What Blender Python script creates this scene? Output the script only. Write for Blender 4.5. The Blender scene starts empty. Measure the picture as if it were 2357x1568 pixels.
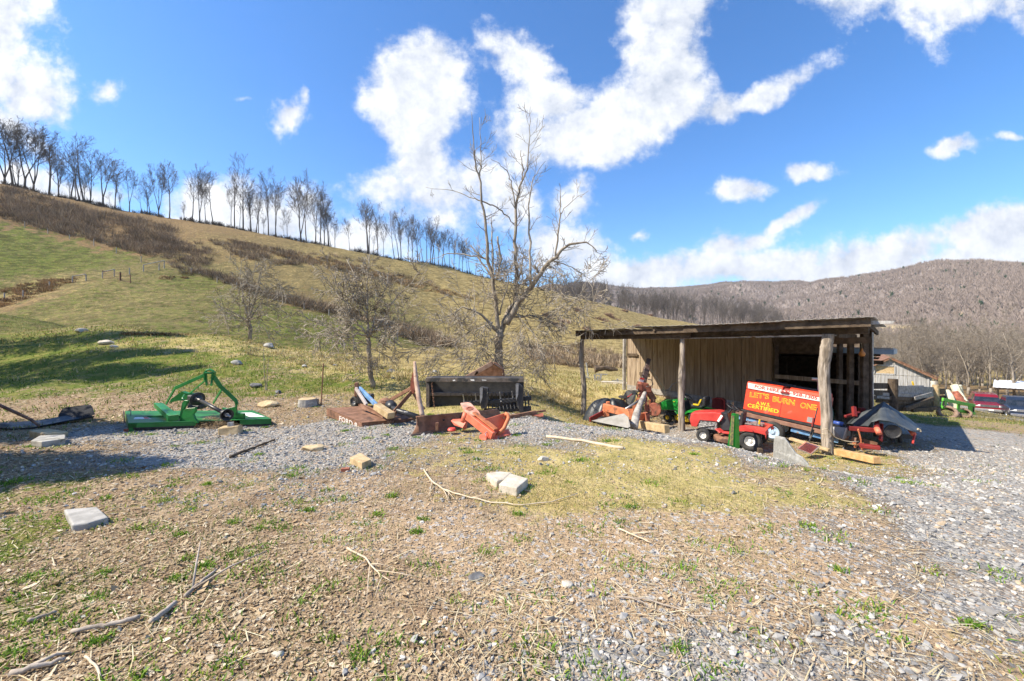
import bpy, bmesh, math, random
import numpy as np
from mathutils import Vector, Matrix

random.seed(7)
RNG = np.random.default_rng(7)
scene = bpy.context.scene
COL = scene.collection
R = math.radians

# ---------------------------------------------------------------- camera, sky, sun, exposure
EYE = 1.65
FPX, CX, CY = 917.0, 1178.5, 784.0
cam_d = bpy.data.cameras.new('camera')
cam = bpy.data.objects.new('camera', cam_d)
COL.objects.link(cam)
cam.location = (0, 0, EYE)
cam.rotation_euler = (R(90), 0, 0)
cam_d.sensor_width = 36
cam_d.lens = 36 * FPX / 2357
cam_d.clip_start = 0.05
cam_d.clip_end = 9000
scene.camera = cam

SUN_TRAVEL = Vector((2.75, 0.62, -2.85)).normalized()
sun_d = bpy.data.lights.new('sun', 'SUN')
sun_d.energy = 5.0
sun_d.angle = R(0.5)
sun_d.color = (1.0, 0.905, 0.74)
sun = bpy.data.objects.new('sun', sun_d)
COL.objects.link(sun)
sun.rotation_euler = SUN_TRAVEL.to_track_quat('-Z', 'Y').to_euler()

scene.view_settings.view_transform = 'Standard'
scene.view_settings.look = 'None'
scene.view_settings.gamma = 1
scene.view_settings.exposure = 0.93
scene.cycles.max_bounces = 6
scene.cycles.use_adaptive_sampling = True


class NT:
    """small helper to wire shader nodes"""
    def __init__(s, tree):
        s.t = tree; tree.nodes.clear()
    def n(s, typ, **kw):
        nd = s.t.nodes.new(typ)
        for k, v in kw.items():
            if k.startswith('i_'):
                nd.inputs[k[2:].replace('_', ' ')].default_value = v
            elif k.startswith('x_'):
                nd.inputs[int(k[2:])].default_value = v
            else:
                setattr(nd, k, v)
        return nd
    def l(s, a, b):
        s.t.links.new(a, b)
    def val(s, sock, v):
        if hasattr(v, 'is_output'): s.l(v, sock)
        else: sock.default_value = v
    def math(s, op, a, b=0.0, c=0.0, clamp=False):
        nd = s.n('ShaderNodeMath', operation=op, use_clamp=clamp)
        s.val(nd.inputs[0], a); s.val(nd.inputs[1], b); s.val(nd.inputs[2], c)
        return nd.outputs[0]
    def vmath(s, op, a, b=(0, 0, 0)):
        nd = s.n('ShaderNodeVectorMath', operation=op)
        s.val(nd.inputs[0], a); s.val(nd.inputs[1], b)
        return nd.outputs['Vector'] if op not in ('LENGTH', 'DOT_PRODUCT', 'DISTANCE') else nd.outputs['Value']
    def mix(s, f, a, b, blend='MIX'):
        nd = s.n('ShaderNodeMix', data_type='RGBA', blend_type=blend)
        s.val(nd.inputs[0], f)
        for q, v in ((6, a), (7, b)):
            if isinstance(v, tuple) and len(v) == 3: v = v + (1,)
            s.val(nd.inputs[q], v)
        return nd.outputs[2]
    def noise(s, vec, scale, detail=4, rough=0.55, dist=0.0):
        nd = s.n('ShaderNodeTexNoise', i_Scale=scale, i_Detail=detail, i_Roughness=rough, i_Distortion=dist)
        if vec is not None: s.l(vec, nd.inputs['Vector'])
        return nd.outputs['Fac']
    def ss(s, v, a, b, lo=0.0, hi=1.0):
        nd = s.n('ShaderNodeMapRange', interpolation_type='SMOOTHSTEP')
        s.val(nd.inputs[0], v)
        nd.inputs[1].default_value = a; nd.inputs[2].default_value = b
        nd.inputs[3].default_value = lo; nd.inputs[4].default_value = hi
        return nd.outputs[0]


def make_world():
    w = bpy.data.worlds.new('World')
    scene.world = w
    w.use_nodes = True
    T = NT(w.node_tree)
    out = T.n('ShaderNodeOutputWorld')
    bg = T.n('ShaderNodeBackground')
    T.l(bg.outputs[0], out.inputs[0])
    sky = T.n('ShaderNodeTexSky', sky_type='NISHITA', sun_disc=False)
    d = -SUN_TRAVEL
    sky.sun_elevation = math.asin(d.z)
    sky.sun_rotation = math.atan2(d.x, d.y)
    sky.altitude = 600; sky.air_density = 1.0; sky.dust_density = 0.35; sky.ozone_density = 2.0
    hs = T.n('ShaderNodeHueSaturation', i_Saturation=1.27, i_Value=1.0)
    T.l(sky.outputs[0], hs.inputs['Color'])
    skyc = T.mix(1.0, hs.outputs[0], (0.93, 1.08, 1.22), 'MULTIPLY')
    # clouds: blobs laid out by direction (azimuth ratio, elevation ratio), torn up by noise
    tc = T.n('ShaderNodeTexCoord')
    sep = T.n('ShaderNodeSeparateXYZ'); T.l(tc.outputs['Generated'], sep.inputs[0])
    ya = T.math('ADD', T.math('ABSOLUTE', sep.outputs[1]), 0.03)
    tx = T.math('DIVIDE', sep.outputs[0], ya)
    ez = T.math('DIVIDE', sep.outputs[2], ya)
    comb = T.n('ShaderNodeCombineXYZ'); T.l(tx, comb.inputs[0]); T.l(ez, comb.inputs[1])
    P = comb.outputs[0]
    # warp
    wn = T.n('ShaderNodeTexNoise', i_Scale=3.2, i_Detail=5.0, i_Roughness=0.6); T.l(P, wn.inputs['Vector'])
    wv = T.vmath('SUBTRACT', wn.outputs['Color'], (0.5, 0.5, 0.5))
    wsc = T.vmath('MULTIPLY', wv, (0.16, 0.14, 0.0))
    PW = T.vmath('ADD', P, wsc)
    # (vx, vy, rx, ry, angle deg, strength)   all in photograph-view units
    B = [(20, 120, 120, 175, 0, 1.2), (110, 235, 110, 95, 25, 1.0), (70, 310, 120, 40, 20, .8), (60, 30, 120, 80, 0, 1.0),
         (985, 210, 100, 95, 0, 1.25), (960, 300, 85, 90, -10, 1.1), (905, 250, 75, 60, 0, .8), (970, 400, 80, 70, 0, 1.0),
         (905, 455, 85, 45, 0, .75), (1090, 430, 95, 80, 0, .75),
         (1190, 170, 95, 55, 15, .8), (1130, 150, 40, 40, 0, .55), (1260, 250, 100, 50, 0, .95), (1210, 335, 80, 75, 0, .8),
         (1390, 300, 200, 75, -18, 1.25), (1510, 250, 120, 75, -20, 1.15), (1330, 350, 130, 50, 0, 1.0), (1540, 150, 95, 100, 0, 1.0),
         (1540, 40, 110, 90, 0, .9), (1470, 70, 60, 60, 0, .7), (1730, 232, 130, 30, -22, .85), (1640, 262, 60, 40, 0, .9),
         (2120, 40, 290, 62, 8, .95), (2060, 100, 90, 40, 40, .62), (2330, 45, 110, 55, -20, .62), (1900, 40, 90, 40, 20, .55),
         (686, 280, 34, 46, 25, .8), (718, 235, 16, 22, 0, .55), (668, 318, 18, 22, 0, .5),
         (1695, 445, 62, 26, -6, 1.05), (1842, 414, 55, 19, 0, .95), (2140, 370, 70, 24, 0, .95), (2260, 340, 24, 10, 0, .5),
         (1475, 553, 24, 14, 0, .6), (1780, 520, 90, 20, -28, .9), (1720, 560, 70, 24, -20, .85),
         (1320, 480, 60, 50, 0, .75), (1020, 520, 60, 30, 0, .75), (1340, 440, 40, 30, 0, .6),
         (2250, 545, 230, 48, -6, 1.0), (1990, 595, 260, 50, -8, 1.0), (1700, 625, 250, 42, -3, 1.1), (1480, 630, 170, 40, 0, 1.1),
         (2300, 590, 220, 45, 0, 1.0), (2000, 640, 380, 30, 0, 1.0), (1300, 580, 120, 60, 0, .7), (1640, 580, 60, 30, -15, .9),
         (1000, 470, 150, 80, -10, .8), (1160, 480, 100, 60, 0, .7), (480, 505, 110, 70, 0, 1.0), (650, 530, 130, 60, 0, .95), (230, 470, 120, 40, 0, .95), (830, 560, 150, 45, 0, .9), (90, 440, 90, 50, 0, .8), (560, 470, 60, 40, 0, .7),
         (600, 250, 22, 8, 0, .35), (280, 230, 40, 30, 0, .5)]
    acc = None
    for vx, vy, rx, ry, ang, st in B:
        mp = T.n('ShaderNodeMapping', vector_type='TEXTURE')
        mp.inputs['Location'].default_value = ((vx - CX) / FPX, (CY - vy) / FPX, 0)
        mp.inputs['Rotation'].default_value = (0, 0, R(-ang))
        mp.inputs['Scale'].default_value = (rx / FPX * 1.34, ry / FPX * 1.34, 1)
        T.l(PW, mp.inputs[0])
        ln = T.vmath('LENGTH', mp.outputs[0])
        v = T.math('MULTIPLY_ADD', ln, -st, st)
        acc = v if acc is None else T.math('SMOOTH_MAX', acc, v, 0.18)
    def fbm(vec):
        a = T.noise(vec, 4.6, 10, 0.64)
        b = T.noise(vec, 17.0, 6, 0.65)
        return T.math('ADD', T.math('MULTIPLY', a, 0.72), T.math('MULTIPLY', b, 0.28))
    f0 = fbm(P)
    up = T.vmath('ADD', P, (-0.030, 0.045, 0))
    f1 = fbm(up)
    dens = T.math('ADD', acc, T.math('MULTIPLY', T.math('SUBTRACT', f0, 0.5), 2.9))
    front = T.ss(sep.outputs[2], 0.0, 0.03)
    alpha = T.math('MULTIPLY', T.ss(dens, 0.02, 0.60), front)
    relief = T.math('SUBTRACT', f0, f1)             # cloud light painted in: brighter where the noise thins towards the sun
    sh = T.math('ADD', T.math('MULTIPLY', relief, 3.4), 0.58)
    wave = T.noise(P, 2.2, 3)
    sh2 = T.math('ADD', sh, T.math('MULTIPLY', T.math('SUBTRACT', wave, 0.5), 0.9), clamp=True)
    cloud = T.mix(sh2, (2.7, 3.05, 3.75), (5.7, 5.75, 5.85))
    fin = T.mix(alpha, skyc, cloud)
    T.l(fin, bg.inputs[0])
    bg.inputs[1].default_value = 0.112
make_world()
# ---------------------------------------------------------------- numbers: noise, terrain function
def hash2(ix, iy, seed=0):
    h = (ix.astype(np.int64) * 374761393 + iy.astype(np.int64) * 668265263 + seed * 974711) & 0x7fffffff
    h = ((h ^ (h >> 13)) * 1274126177) & 0x7fffffff
    return ((h ^ (h >> 16)) & 0xffff) / 65535.0
def vnoise(x, y, seed=0):
    x = np.asarray(x, float); y = np.asarray(y, float)
    ix = np.floor(x); iy = np.floor(y); fx = x - ix; fy = y - iy
    fx = fx * fx * (3 - 2 * fx); fy = fy * fy * (3 - 2 * fy)
    a = hash2(ix, iy, seed); b = hash2(ix + 1, iy, seed); c = hash2(ix, iy + 1, seed); d = hash2(ix + 1, iy + 1, seed)
    return (a * (1 - fx) + b * fx) * (1 - fy) + (c * (1 - fx) + d * fx) * fy
def fbm(x, y, oct=4, seed=0):
    s = 0; a = .5; f = 1.0
    for o in range(oct):
        s = s + a * vnoise(x * f + 17.3 * o, y * f - 9.1 * o, seed + o); a *= .5; f *= 2.03
    return s / (1 - .5 ** oct)
def sstep(a, b, x):
    t = np.clip((x - a) / (b - a), 0, 1); return t * t * (3 - 2 * t)

def W(vx, vy, y):
    """point at depth y on the sight line through (vx, vy) of the photograph"""
    return Vector(((vx - CX) / FPX * y, y, EYE - (vy - CY) / FPX * y))

LEDGE = np.array([(-1.5, 9.2), (0.7, 7.9), (2.2, 7.3), (3.3, 6.35), (3.9, 5.3), (5.0, 4.3), (7, 3.4), (12, 2.5)])
def drop(x, y):
    x = np.asarray(x, float); y = np.asarray(y, float)
    best = np.full(np.broadcast(x, y).shape, 1e9); sg = np.zeros_like(best)
    for (ax, ay), (bx, by) in zip(LEDGE[:-1], LEDGE[1:]):
        dx, dy = bx - ax, by - ay; L2 = dx * dx + dy * dy
        t = np.clip(((x - ax) * dx + (y - ay) * dy) / L2, 0, 1)
        d = np.hypot(x - ax - t * dx, y - ay - t * dy)
        s = np.sign(dx * (y - ay) - dy * (x - ax))
        m = d < best
        best = np.where(m, d, best); sg = np.where(m, s, sg)
    sd = best * sg
    w = 2.1 + 3.2 * sstep(3.6, 7.5, x)
    return 0.95 * sstep(-0.5, 1, (x + .2 * np.maximum(y - 9, 0)) / (2.6 + .55 * np.maximum(y - 8.5, 0))) * sstep(-0.15, 1, sd / w) * (1 - sstep(15, 34, np.hypot(x, y)))

# (view x, view y, depth) of ground seen in the photograph, plus dips hidden behind the crests
CP = [(0, 960, 8.6), (0, 900, 12), (0, 830, 17), (0, 770, 22), (0, 727, 30), (0, 775, 38), (0, 700, 55), (0, 515, 85), (0, 425, 110), (0, 470, 150),
      (250, 960, 8.6), (250, 905, 11.3), (250, 830, 15.5), (250, 780, 19), (250, 748, 24), (250, 792, 31), (250, 728, 45), (250, 650, 62), (250, 560, 86), (250, 478, 112), (250, 530, 150),
      (500, 960, 8.6), (500, 905, 11.5), (500, 840, 15), (500, 790, 18.5), (500, 774, 21), (500, 822, 28), (500, 745, 47), (500, 640, 72), (500, 518, 116), (500, 570, 155),
      (615, 981, 8.05), (750, 930, 10.2), (750, 880, 13.5), (750, 835, 17), (750, 812, 20), (750, 857, 27), (750, 770, 50), (750, 700, 68), (750, 566, 121), (750, 610, 160),
      (1000, 920, 11), (1000, 880, 14), (1000, 856, 17), (1000, 890, 24), (1000, 815, 48), (1000, 740, 76), (1000, 612, 127), (1000, 650, 170),
      (1250, 940, 11.3), (1250, 885, 17), (1250, 866, 22), (1250, 852, 35), (1250, 780, 76), (1250, 666, 150), (1250, 700, 190),
      (1400, 930, 15.5), (1400, 893, 19), (1443, 897, 17.7), (1400, 878, 25), (1400, 858, 38), (1400, 800, 77), (1400, 703, 165), (1400, 730, 210),
      (1600, 949, 14.5), (1600, 890, 25), (1600, 830, 60), (1600, 790, 120), (1600, 746, 195), (1600, 762, 240),
      (1800, 965, 13), (1800, 900, 25), (1800, 850, 60), (1800, 815, 150), (1800, 785, 240),
      (1620, 1016, 10.1), (1740, 1037, 9.4), (1905, 1045, 9.13), (1340, 955, 13.9), (1565, 985, 11.9),
      (2000, 1050, 8.7), (2000, 975, 12), (2207, 972, 12.2), (2050, 950, 17.5), (2050, 935, 30), (2050, 905, 60), (2050, 845, 150), (2050, 800, 240),
      (2200, 960, 20.5), (2120, 955, 19), (2300, 966, 22), (2357, 985, 12), (2240, 1040, 8.95), (2290, 957, 40), (2350, 957, 40), (2200, 935, 40), (2300, 905, 62), (2357, 905, 62), (2300, 860, 130), (2300, 815, 240),
      (2357, 1100, 5.6), (2357, 1250, 3.35), (1178, 1250, 3.25), (0, 1250, 3.25), (600, 1250, 3.25), (1800, 1250, 3.25),
      (300, 1060, 5.48), (700, 1060, 5.48), (1178, 1060, 5.48), (1178, 980, 7.72), (900, 980, 7.72), (0, 1060, 5.48)]
_c = np.array(CP, float)
_X = (_c[:, 0] - CX) / FPX * _c[:, 2]; _Y = _c[:, 2]; _Z = EYE - (_c[:, 1] - CY) / FPX * _Y + drop(_X, _Y)
KA = 1.6
PMAX = R(56)
def _feat(x, y):
    r = np.hypot(x, y); ph = np.arctan2(x, y)
    back = np.abs(ph) > PMAX
    phc = np.where(back, np.sign(ph) * (PMAX - (np.abs(ph) - PMAX) * PMAX / (math.pi - PMAX)), ph)   # wraps round behind the camera
    return phc * KA, np.log(np.clip(r, 2.2, 260)), r
_a, _b, _r = _feat(_X, _Y)
_H = _Z / _r
def _K(d2):
    return 0.5 * d2 * np.log(d2 + 1e-12)
_n = len(_H)
_A = np.zeros((_n + 3, _n + 3))
_A[:_n, :_n] = _K((_a[:, None] - _a) ** 2 + (_b[:, None] - _b) ** 2) + np.eye(_n) * 6e-4
_A[:_n, _n] = 1; _A[:_n, _n + 1] = _a; _A[:_n, _n + 2] = _b
_A[_n:, :_n] = _A[:_n, _n:].T
_w = np.linalg.solve(_A, np.concatenate([_H, np.zeros(3)]))
def base_h(x, y):
    a, b, r = _feat(x, y)
    sh = a.shape; a = a.ravel(); b = b.ravel(); out = np.empty_like(a)
    for i in range(0, a.size, 40000):
        s = slice(i, i + 40000)
        out[s] = _K((a[s, None] - _a) ** 2 + (b[s, None] - _b) ** 2) @ _w[:_n] + _w[_n] + _w[_n + 1] * a[s] + _w[_n + 2] * b[s]
    out = out.reshape(sh)
    h = out * r * sstep(2.2, 5.5, r)
    far = sstep(260, 420, r)
    return h * (1 - far) + far * np.minimum(h, -6)
def ground(x, y, bumps=True):
    x = np.asarray(x, float); y = np.asarray(y, float)
    z = base_h(x, y) - drop(x, y)
    if bumps:
        r = np.hypot(x, y)
        z = z + 0.035 * (fbm(x * 1.1, y * 1.1, 4, 3) - .5) * sstep(1.5, 4, r)
        lft = 1 - sstep(-1.5, 1.0, x - 0.05 * y)
        z = z + (0.30 * (fbm(x * .55, y * .55, 4, 9) - .5)) * sstep(10, 15, r) * lft
        z = z + 1.6 * (fbm(x * .09, y * .09, 4, 21) - .5) * sstep(32, 60, r) * (1 - .6 * sstep(0, 30, x))
    return z
def gz(x, y):
    return float(ground(np.array([x]), np.array([y]))[0])
_RS = np.exp(np.linspace(math.log(1.2), math.log(260), 900))
def hit(vx, vy, rmin=1.2):
    """first ground point on a sight line of the photograph"""
    t = (vx - CX) / FPX; e = (CY - vy) / FPX
    ys = _RS[_RS > rmin]; z = ground(t * ys, ys)
    below = np.nonzero(EYE + e * ys <= z)[0]
    k = below[0] if len(below) else len(ys) - 1
    y0, y1 = ys[max(k - 1, 0)], ys[k]
    f0 = EYE + e * y0 - z[max(k - 1, 0)]; f1 = EYE + e * y1 - z[k]
    y = y0 + (y1 - y0) * (f0 / (f0 - f1) if f0 != f1 else 0)
    return Vector((t * y, y, gz(t * y, y)))
def crest(vx, y0=70, y1=240):
    """skyline ground point of the hill in the direction vx"""
    t = (vx - CX) / FPX
    ys = np.linspace(y0, y1, 300); z = ground(t * ys, ys)
    k = int(np.argmax((z - EYE) / ys))
    return Vector((t * ys[k], ys[k], z[k]))

# ---------------------------------------------------------------- mesh helpers
def mesh_np(name, verts, faces, mat=None, parent=None, smooth=False, col=None, attrs=None):
    """verts (n,3), faces (m,k) -> ONE mesh object"""
    me = bpy.data.meshes.new(name)
    verts = np.ascontiguousarray(verts, np.float32); faces = np.ascontiguousarray(faces, np.int32)
    n, (m, k) = len(verts), faces.shape
    me.vertices.add(n); me.vertices.foreach_set('co', verts.ravel())
    me.loops.add(m * k); me.loops.foreach_set('vertex_index', faces.ravel())
    me.polygons.add(m)
    me.polygons.foreach_set('loop_start', np.arange(0, m * k, k, dtype=np.int32))
    me.polygons.foreach_set('use_smooth', np.full(m, smooth))
    if col is not None:
        ca = me.color_attributes.new('col', 'FLOAT_COLOR', 'POINT')
        c4 = np.ones((n, 4), np.float32); c4[:, :3] = col
        ca.data.foreach_set('color', c4.ravel())
    for k2, v in (attrs or {}).items():
        at = me.attributes.new(k2, 'FLOAT', 'POINT')
        at.data.foreach_set('value', np.ascontiguousarray(v, np.float32))
    me.update(calc_edges=True)
    if mat: me.materials.append(mat)
    o = bpy.data.objects.new(name, me); COL.objects.link(o)
    if parent: o.parent = parent
    return o
def tag(o, label=None, cat=None, group=None, kind=None):
    if label: o['label'] = label
    if cat: o['category'] = cat
    if group: o['group'] = group
    if kind: o['kind'] = kind
    return o
def thing(name, label, cat, loc=(0, 0, 0), rotz=0, group=None):
    o = bpy.data.objects.new(name, None); COL.objects.link(o)
    o.empty_display_size = .2
    o.location = loc; o.rotation_euler = (0, 0, rotz)
    return tag(o, label, cat, group)
def dup(root, loc, rotz=0, scale=1.0, label=None):
    r = root.copy(); COL.objects.link(r); r.location = loc; r.rotation_euler = (0, 0, rotz)
    r.scale = (scale,) * 3 if isinstance(scale, (int, float)) else scale
    if label: r['label'] = label
    for ch in list(root.children):
        c = ch.copy(); COL.objects.link(c); c.parent = r
        for g in list(ch.children):
            d = g.copy(); COL.objects.link(d); d.parent = c
    return r

class MB:
    """collects shapes, builds ONE mesh"""
    def __init__(s): s.v = []; s.f = []
    def add(s, vs, fs):
        b = len(s.v); s.v += [Vector(v) for v in vs]; s.f += [tuple(i + b for i in f) for f in fs]; return s
    def box(s, c, d, rot=None, jit=0.0):
        hx, hy, hz = d[0] / 2, d[1] / 2, d[2] / 2
        vs = [Vector((x, y, z)) for z in (-hz, hz) for y in (-hy, hy) for x in (-hx, hx)]
        if rot is not None: vs = [rot @ v for v in vs]
        j = lambda: Vector((random.uniform(-jit, jit), random.uniform(-jit, jit), random.uniform(-jit, jit)))
        return s.add([Vector(c) + v + j() for v in vs], [(0, 2, 3, 1), (4, 5, 7, 6), (0, 1, 5, 4), (2, 6, 7, 3), (0, 4, 6, 2), (1, 3, 7, 5)])
    def bar(s, p, q, w, h, up=(0, 0, 1)):
        """rectangular bar from p to q; w across, h along up"""
        p, q = Vector(p), Vector(q); d = (q - p).normalized(); up = Vector(up)
        a = d.cross(up)
        if a.length < 1e-4: a = d.cross(Vector((0, 1, 0)))
        a.normalize(); b = a.cross(d).normalized()
        vs = [e + a * (sx * w / 2) + b * (sz * h / 2) for e in (p, q) for sz in (-1, 1) for sx in (-1, 1)]
        return s.add(vs, [(0, 1, 3, 2), (4, 6, 7, 5), (0, 4, 5, 1), (2, 3, 7, 6), (0, 2, 6, 4), (1, 5, 7, 3)])
    def tube(s, pts, rad, n=8, cap=True):
        pts = [Vector(p) for p in pts]
        if isinstance(rad, (int, float)): rad = [rad] * len(pts)
        b = len(s.v); ref = None
        for i, p in enumerate(pts):
            d = (pts[min(i + 1, len(pts) - 1)] - pts[max(i - 1, 0)])
            d = d.normalized() if d.length > 1e-9 else Vector((0, 0, 1))
            if ref is None: ref = d.orthogonal().normalized()
            ref = (ref - d * ref.dot(d))
            ref = ref.normalized() if ref.length > 1e-6 else d.orthogonal().normalized()
            c = d.cross(ref)
            for k in range(n):
                a = 2 * math.pi * k / n
                s.v.append(p + (ref * math.cos(a) + c * math.sin(a)) * rad[i])
        for i in range(len(pts) - 1):
            for k in range(n):
                k2 = (k + 1) % n
                s.f.append((b + i * n + k, b + i * n + k2, b + (i + 1) * n + k2, b + (i + 1) * n + k))
        if cap:
            s.f.append(tuple(b + k for k in reversed(range(n))))
            s.f.append(tuple(b + (len(pts) - 1) * n + k for k in range(n)))
        return s
    def lathe(s, c, axis, prof, n=20, cap=True):
        """prof: list of (radius, distance along axis)"""
        c = Vector(c); ax = Vector(axis).normalized(); u = ax.orthogonal().normalized(); w = ax.cross(u); b = len(s.v)
        for r, h in prof:
            for k in range(n):
                a = 2 * math.pi * k / n
                s.v.append(c + ax * h + (u * math.cos(a) + w * math.sin(a)) * r)
        for i in range(len(prof) - 1):
            for k in range(n):
                k2 = (k + 1) % n
                s.f.append((b + i * n + k, b + i * n + k2, b + (i + 1) * n + k2, b + (i + 1) * n + k))
        if cap:
            s.f.append(tuple(b + k for k in reversed(range(n)))); s.f.append(tuple(b + (len(prof) - 1) * n + k for k in range(n)))
        return s
    def prism(s, poly, ext):
        """polygon (3-D points in order) pushed by vector ext"""
        poly = [Vector(p) for p in poly]; ext = Vector(ext); n = len(poly)
        fs = [tuple(range(n)), tuple(n + i for i in reversed(range(n)))]
        fs += [(i, i + n, (i + 1) % n + n, (i + 1) % n) for i in range(n)]
        return s.add(poly + [p + ext for p in poly], fs)
    def grid(s, P, thick=None):
        """P rows of points -> sheet; thick gives it a back"""
        nr, nc = len(P), len(P[0]); b = len(s.v)
        s.v += [Vector(p) for r in P for p in r]
        for i in range(nr - 1):
            for j in range(nc - 1):
                s.f.append((b + i * nc + j, b + i * nc + j + 1, b + (i + 1) * nc + j + 1, b + (i + 1) * nc + j))
        return s
    def build(s, name, mat, parent=None, smooth=False, bevel=0.0, world=False, solid=0.0, seg=1):
        me = bpy.data.meshes.new(name)
        vs = s.v
        if world and parent is not None:
            inv = parent.matrix_basis.inverted(); vs = [inv @ v for v in vs]
        me.from_pydata([tuple(v) for v in vs], [], s.f)
        bm = bmesh.new(); bm.from_mesh(me)
        bmesh.ops.recalc_face_normals(bm, faces=bm.faces); bm.to_mesh(me); bm.free()
        if smooth: me.polygons.foreach_set('use_smooth', [True] * len(me.polygons))
        me.update(); me.materials.append(mat)
        o = bpy.data.objects.new(name, me); COL.objects.link(o)
        if parent is not None: o.parent = parent
        if solid:
            m = o.modifiers.new('solid', 'SOLIDIFY'); m.thickness = solid; m.offset = 0
        if bevel:
            m = o.modifiers.new('bevel', 'BEVEL'); m.width = bevel; m.segments = seg; m.limit_method = 'ANGLE'; m.angle_limit = R(35)
        return o

# ---------------------------------------------------------------- materials
_mats = {}
def pmat(name, c1, c2, scale=6.0, rough=0.8, bump=0.0, detail=5, metal=0.0, stretch=(1, 1, 1), c3=None, t3=0.6, s3=None, spec=0.5, lo=.35, hi=.65, bscale=None, coat=0.0):
    """two-tone noise paint with an optional third tone in patches (rust, lichen, dirt)"""
    if name in _mats: return _mats[name]
    m = bpy.data.materials.new(name); m.use_nodes = True; T = NT(m.node_tree)
    out = T.n('ShaderNodeOutputMaterial'); b = T.n('ShaderNodeBsdfPrincipled')
    T.l(b.outputs[0], out.inputs[0])
    tc = T.n('ShaderNodeTexCoord'); mp = T.n('ShaderNodeMapping'); mp.inputs['Scale'].default_value = stretch
    T.l(tc.outputs['Object'], mp.inputs[0]); v = mp.outputs[0]
    n1 = T.noise(v, scale, detail, .6)
    c = T.mix(T.ss(n1, lo, hi), c1, c2)
    n2 = T.noise(v, scale * 7, 3, .6)
    c = T.mix(.5, c, T.mix(n2, (.72, .72, .72), (1.25, 1.25, 1.25)), 'MULTIPLY') if True else c
    if c3:
        n3 = T.noise(v, s3 or scale * .7, 6, .62, .3)
        c = T.mix(T.ss(n3, t3, t3 + .09), c, c3)
    T.l(c, b.inputs['Base Color'])
    b.inputs['Roughness'].default_value = rough; b.inputs['Metallic'].default_value = metal
    b.inputs['Specular IOR Level'].default_value = spec
    b.inputs['Coat Weight'].default_value = coat
    if bump:
        bp = T.n('ShaderNodeBump', i_Strength=min(1, bump), i_Distance=.02)
        T.l(T.noise(v, bscale or scale * 4, 5, .65), bp.inputs['Height']); T.l(bp.outputs[0], b.inputs['Normal'])
    _mats[name] = m; return m
def vcmat(name, rough=.9, spec=.2, trans=0.0, noise=0.0, nscale=60):
    """colour from the mesh's per-piece colour attribute"""
    if name in _mats: return _mats[name]
    m = bpy.data.materials.new(name); m.use_nodes = True; T = NT(m.node_tree)
    out = T.n('ShaderNodeOutputMaterial'); b = T.n('ShaderNodeBsdfPrincipled')
    at = T.n('ShaderNodeAttribute', attribute_name='col')
    c = at.outputs['Color']
    if noise:
        tc = T.n('ShaderNodeTexCoord')
        c = T.mix(noise, c, T.mix(T.noise(tc.outputs['Object'], nscale, 4), (.5, .5, .5), (1.5, 1.5, 1.5)), 'MULTIPLY')
    T.l(c, b.inputs['Base Color'])
    b.inputs['Roughness'].default_value = rough; b.inputs['Specular IOR Level'].default_value = spec
    if trans:
        tr = T.n('ShaderNodeBsdfTranslucent'); T.l(c, tr.inputs[0])
        mx = T.n('ShaderNodeMixShader'); mx.inputs[0].default_value = trans
        T.l(b.outputs[0], mx.inputs[1]); T.l(tr.outputs[0], mx.inputs[2]); T.l(mx.outputs[0], out.inputs[0])
    else: T.l(b.outputs[0], out.inputs[0])
    _mats[name] = m; return m
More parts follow.
